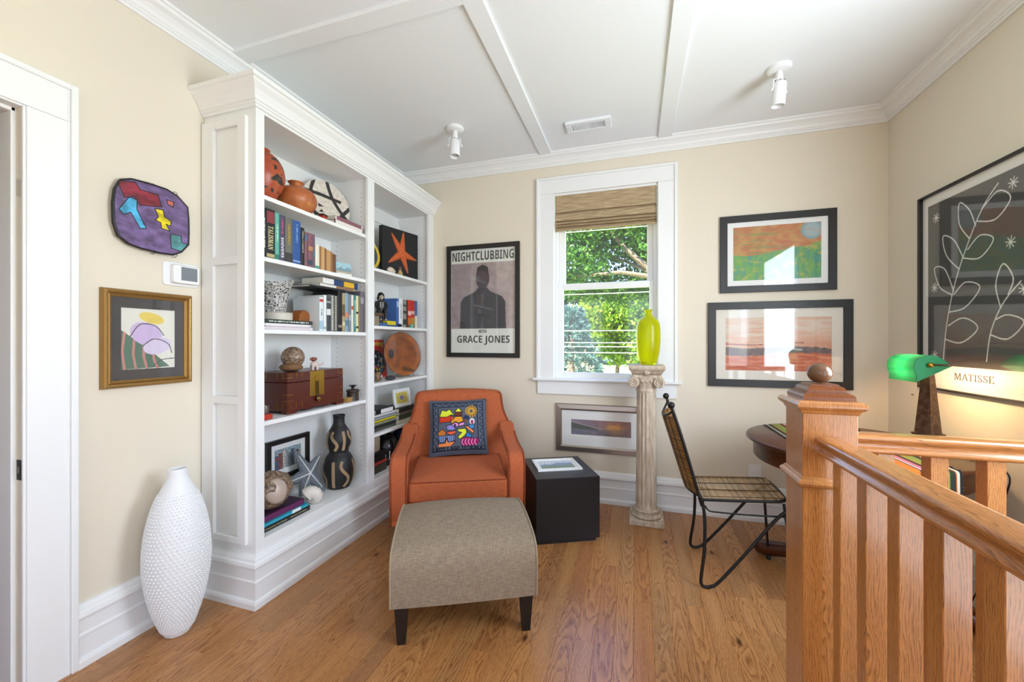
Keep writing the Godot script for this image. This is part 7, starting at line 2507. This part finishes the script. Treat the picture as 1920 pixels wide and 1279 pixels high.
func build_figurine(at: Vector3) -> void:
	# little seated figure in dark clothes, one continuous body
	var f := thing("seated_figurine", "small dark seated figurine with helmet hair and pale patterned chest", "figurine", at, PI / 2 - 0.7)
	var b := B.new()
	var rows := []
	for q in [[0.0, 0.030, 0.024], [0.012, 0.036, 0.030], [0.035, 0.033, 0.026], [0.065, 0.034, 0.024], [0.088, 0.036, 0.022], [0.100, 0.026, 0.018], [0.106, 0.012, 0.012], [0.112, 0.011, 0.011]]:
		var row := PackedVector3Array()
		for j in 20:
			var a := TAU * j / 20
			row.append(Vector3(cos(a) * q[1], q[0], -sin(a) * q[2] - 0.01 + 0.02 * q[0]))
		rows.append(row)
	b._shell(rows, Vector3(0, 0.05, 0))
	for s in [-1.0, 1.0]:
		b.tube(smooth_path([Vector3(s * 0.018, 0.016, 0.0), Vector3(s * 0.020, 0.018, 0.040), Vector3(s * 0.020, -0.010, 0.054), Vector3(s * 0.020, -0.048, 0.056)], 4), 0.0125, 10)
		b.tube(smooth_path([Vector3(s * 0.034, 0.092, -0.004), Vector3(s * 0.043, 0.062, 0.006), Vector3(s * 0.034, 0.036, 0.030), Vector3(s * 0.022, 0.030, 0.044)], 4), 0.0088, 9)
	part(f, "body", b, plain("232324", 0.45))
	var hd := B.new()
	rough_ball(hd, Vector3(0, 0.130, 0.002), Vector3(0.019, 0.024, 0.021), 2, 0.05)
	hd.ball(Vector3(0, 0.127, 0.024), Vector3(0.004, 0.006, 0.004), 8, 6)
	for s in [-1.0, 1.0]: hd.ball(Vector3(s * 0.0075, 0.134, 0.0205), Vector3(0.0028, 0.002, 0.002), 6, 4)
	part(f, "face", hd, plain("c4b6a0", 0.5))
	var hr := B.new()
	rough_ball(hr, Vector3(0, 0.140, -0.006), Vector3(0.026, 0.027, 0.026), 6, 0.16)
	hr.tube([Vector3(-0.02, 0.13, -0.01), Vector3(-0.022, 0.105, -0.012)], [0.010, 0.006], 8)
	hr.tube([Vector3(0.02, 0.13, -0.01), Vector3(0.022, 0.105, -0.012)], [0.010, 0.006], 8)
	part(f, "hair", hr, plain("1c1a19", 0.6))
	var ch := B.new()
	for i in 4:
		for s in [-1.0, 1.0]: ch.ball(Vector3(s * 0.009, 0.050 + 0.011 * i, 0.0175 + 0.0002 * i), Vector3(0.006, 0.0035, 0.003), 8, 5)
	part(f, "chest_pattern", ch, plain("d9d6cc", 0.5))
	for s in [-1.0, 1.0]:
		part(f, "foot", B.new().ball(Vector3(s * 0.020, -0.051, 0.064), Vector3(0.009, 0.007, 0.017), 10, 6), plain("cdbfa8", 0.5))


# ---------- garden outside the window ----------
func leaf_mesh(long: float, wide: float) -> ArrayMesh:
	var b := B.new()
	var a := Vector3(0, 0, 0)
	var l := Vector3(-wide / 2, long * 0.5, 0.12 * long)
	var r := Vector3(wide / 2, long * 0.5, 0.12 * long)
	var t := Vector3(0, long, -0.06 * long)
	var m := Vector3(0, long * 0.5, 0)
	b.flat(a, m, l)
	b.flat(a, r, m)
	b.flat(m, t, l)
	b.flat(m, r, t)
	return b.mesh()


func foliage(parent: Node3D, blobs: Array, count: int, me: Mesh, m: Material, lo: Color, hi: Color, sd: int, clump := 14) -> void:
	var r := RandomNumberGenerator.new()
	r.seed = sd
	var mm := MultiMesh.new()
	mm.transform_format = MultiMesh.TRANSFORM_3D
	mm.use_colors = true
	mm.mesh = me
	mm.instance_count = count
	var tot := 0.0
	for q in blobs: tot += q[1].x * q[1].y * q[1].z
	var i := 0
	for q in blobs:
		var share := int(ceil(count * q[1].x * q[1].y * q[1].z / tot))
		var c := Vector3()
		var tone := 0.5
		for k in share:
			if i >= count: break
			if k % clump == 0:
				var d := Vector3(r.randfn(), r.randfn(), r.randfn()).normalized()
				c = Vector3(q[0]) + d * Vector3(q[1]) * pow(r.randf(), 0.4)
				tone = r.randf()
			var p := c + Vector3(r.randfn(), r.randfn() * 0.7, r.randfn()) * 0.16 * minf(q[1].x, 1.6)
			var bs := Basis.from_euler(Vector3(r.randf_range(-1.3, 1.3), r.randf() * TAU, r.randf_range(-1.3, 1.3))).scaled(Vector3.ONE * r.randf_range(0.7, 1.3))
			mm.set_instance_transform(i, Transform3D(bs, p - Vector3(parent.position)))
			var f := clampf(tone + r.randf_range(-0.25, 0.25), 0, 1)
			mm.set_instance_color(i, lo.lerp(hi, f))
			i += 1
	while i < count:
		mm.set_instance_transform(i, Transform3D(Basis(), Vector3(blobs[0][0]) - Vector3(parent.position)))
		mm.set_instance_color(i, lo)
		i += 1
	var o := MultiMeshInstance3D.new()
	o.name = "foliage"
	o.multimesh = mm
	o.material_override = m
	o.set_meta("kind", "stuff")
	parent.add_child(o, true)


func build_garden() -> void:
	var gy := -1.5
	struct("ground", B.new().bb(Vector3(-70, gy - 0.2, -130), Vector3(70, gy, -4.2)), M.lawn)
	# spreading tree whose boughs fill the upper sash
	var t := thing("shade_tree", "large leafy tree with pale boughs filling the upper half of the window", "tree", Vector3(2.6, gy, -18))
	var o := t.position
	var bark := B.new()
	bark.tube(smooth_path([Vector3(0, 0, 0), Vector3(-0.2, 3.0, 0.1), Vector3(-0.3, 5.2, 0)], 4), [0.42, 0.40, 0.38, 0.36, 0.35, 0.34, 0.33, 0.32, 0.30], 12)
	part(t, "trunk", bark, M.bark)
	for q in [[[2.3, 3.6, -18.0, 0.22], [1.2, 4.1, -18.0, 0.15], [0.4, 4.55, -17.9, 0.13], [-0.4, 5.3, -17.8, 0.11], [-1.1, 6.2, -17.8, 0.08], [-1.8, 7.6, -17.8, 0.05]], [[2.3, 3.7, -18, 0.2], [1.0, 3.95, -17.6, 0.11], [-0.6, 4.25, -17.4, 0.08], [-2.2, 4.1, -17.0, 0.05], [-3.4, 4.3, -16.8, 0.03]], [[2.3, 4.4, -18, 0.2], [1.6, 5.6, -18.4, 0.14], [1.0, 7.2, -18.6, 0.09], [0.8, 8.5, -18.6, 0.05]], [[1.0, 4.0, -17.6, 0.08], [-0.4, 4.9, -18.5, 0.06], [-2.0, 5.6, -18.8, 0.04], [-3.6, 5.9, -18.6, 0.02]]]:
		var path := []
		var rad := []
		for k in q:
			path.append(Vector3(k[0], k[1], k[2]) - o)
			rad.append(k[3])
		part(t, "bough", B.new().tube(path, rad, 10), M.bark)
	foliage(t, [[Vector3(-1.8, 6.2, -18.5), Vector3(2.8, 1.6, 1.8)], [Vector3(-3.0, 4.4, -17.0), Vector3(1.8, 0.9, 1.4)], [Vector3(1.0, 6.8, -19.5), Vector3(2.0, 1.8, 1.6)], [Vector3(-1.0, 3.95, -19.5), Vector3(2.8, 0.85, 1.5)], [Vector3(0.5, 5.4, -20.0), Vector3(1.6, 1.0, 1.2)], [Vector3(0.9, 4.6, -16.8), Vector3(0.7, 0.7, 0.8)]], 15000, leaf_mesh(0.23, 0.13), M.leaf_green, lin("6f9a3a"), Color(0.55, 0.75, 0.16), 31)
	# lime shrubs
	t = thing("lime_tree", "bright lime green tree behind the spruce, outside the lower sash", "tree", Vector3(-1.3, gy, -30))
	part(t, "trunk", B.new().tube([Vector3(), Vector3(0.1, 2.0, 0), Vector3(0, 3.6, 0)], [0.16, 0.12, 0.06], 8), M.bark)
	foliage(t, [[Vector3(-0.9, 2.6, -30), Vector3(2.1, 2.1, 1.8)], [Vector3(0.5, 1.0, -29), Vector3(1.3, 1.6, 1.2)], [Vector3(-1.0, 0.6, -29.5), Vector3(1.6, 1.0, 1.2)]], 9000, leaf_mesh(0.30, 0.20), M.leaf_lime, lin("86a83a"), lin("cfe05c"), 57)
	t = thing("golden_shrub", "golden yellow shrub top rising beside the blue spruce", "shrub", Vector3(-3.3, gy, -27))
	part(t, "stem", B.new().tube([Vector3(), Vector3(0.1, 3.2, 0)], [0.10, 0.05], 8), M.bark)
	foliage(t, [[Vector3(-3.0, 3.2, -27), Vector3(0.9, 0.95, 0.8)], [Vector3(-2.4, 2.2, -27.2), Vector3(0.6, 0.9, 0.6)]], 2200, leaf_mesh(0.26, 0.18), M.leaf_lime, lin("c9cc3c"), lin("ecec68"), 58)
	# blue spruce
	t = thing("blue_spruce", "silvery blue spruce outside the lower left of the window", "tree", Vector3(-2.15, gy, -14))
	part(t, "trunk", B.new().tube([Vector3(), Vector3(0, 3.9, 0)], [0.16, 0.03], 8), M.bark)
	var r := RandomNumberGenerator.new()
	r.seed = 12
	var mm := MultiMesh.new()
	mm.transform_format = MultiMesh.TRANSFORM_3D
	mm.use_colors = true
	mm.mesh = leaf_mesh(0.20, 0.035)
	mm.instance_count = 12000
	for i in mm.instance_count:
		var twig := i / 16
		r.seed = 1000 + twig
		var h := pow(r.randf(), 1.25)
		var a := r.randf() * TAU
		var reach := (1.0 - h) * 1.75 + 0.12
		var f := sqrt(r.randf_range(0.12, 1.0))
		var tone := r.randf()
		var c := Vector3(cos(a) * reach * f, 0.1 + h * 4.0 - 0.25 * f, sin(a) * reach * f)
		r.seed = 900000 + i
		var dirv := Vector3(cos(a) + r.randfn() * 0.7, 0.35 + r.randfn() * 0.5, sin(a) + r.randfn() * 0.7).normalized()
		c += Vector3(cos(a), 0.15, sin(a)) * r.randf() * 0.22
		var bs := Basis(Quaternion(Vector3.UP, dirv)) * Basis(Vector3.UP, r.randf() * TAU)
		mm.set_instance_transform(i, Transform3D(bs, c))
		mm.set_instance_color(i, lin("86a3a0").lerp(lin("eaf2ee"), clampf(tone * 0.8 + r.randf() * 0.3, 0, 1)))
	var mi := MultiMeshInstance3D.new()
	mi.name = "needles"
	mi.multimesh = mm
	mi.material_override = M.leaf_spruce
	mi.set_meta("kind", "stuff")
	t.add_child(mi)
	# trees farther off
	var n := 0
	for q in [[-9.5, -56.0, 4.6, 12.0, "tallest far tree, rising over the blue spruce beyond the lawn"], [-4.0, -50.0, 4.4, 9.5, "far green tree behind the golden shrub"], [1.5, -54.0, 4.6, 11.0, "far green tree behind the lime green tree"], [6.5, -50.0, 4.2, 8.5, "low far tree at the right edge of the lawn"]]:
		var d := thing("distant_tree", q[4], "tree", Vector3(q[0], gy, q[1]))
		part(d, "trunk", B.new().tube([Vector3(), Vector3(0.2, q[3] * 0.6, 0)], [0.35, 0.15], 8), M.bark)
		foliage(d, [[Vector3(q[0], q[3] * 0.5 - 1.0, q[1]), Vector3(q[2], q[3] * 0.5, 3.0)], [Vector3(q[0] + 1.5, 1.0, q[1] + 2.0), Vector3(q[2] * 0.8, 2.0, 2.0)]], 2600, leaf_mesh(0.75, 0.55), M.leaf_deep, lin("4f7a30"), lin("8fb04a"), 200 + n)
		n += 1
	# overhead wires
	var names := ["topmost overhead wire crossing the upper window sash", "second overhead wire, just under the meeting rail", "third overhead wire, crossing the middle of the lower sash", "fourth overhead wire, upper of three close together", "fifth overhead wire, middle of three close together", "lowest overhead wire outside the lower sash"]
	var k := 0
	for v in [437.0, 553.0, 620.4, 642.3, 649.6, 660.4]:
		var y: float = 1.32 + (639.0 - v) / 740.0 * 10.6
		solo("overhead_wire", B.new().tube(smooth_path([Vector3(-14, 0.15, 0), Vector3(0, 0, 0), Vector3(14, 0.15, 0)], 6), 0.011, 6), mk("wire_grey", "b9bcc0", 0.5, 0.2), names[k], "wire", Vector3(-0.8, y, -10.5), 0.0, "overhead wires")
		k += 1
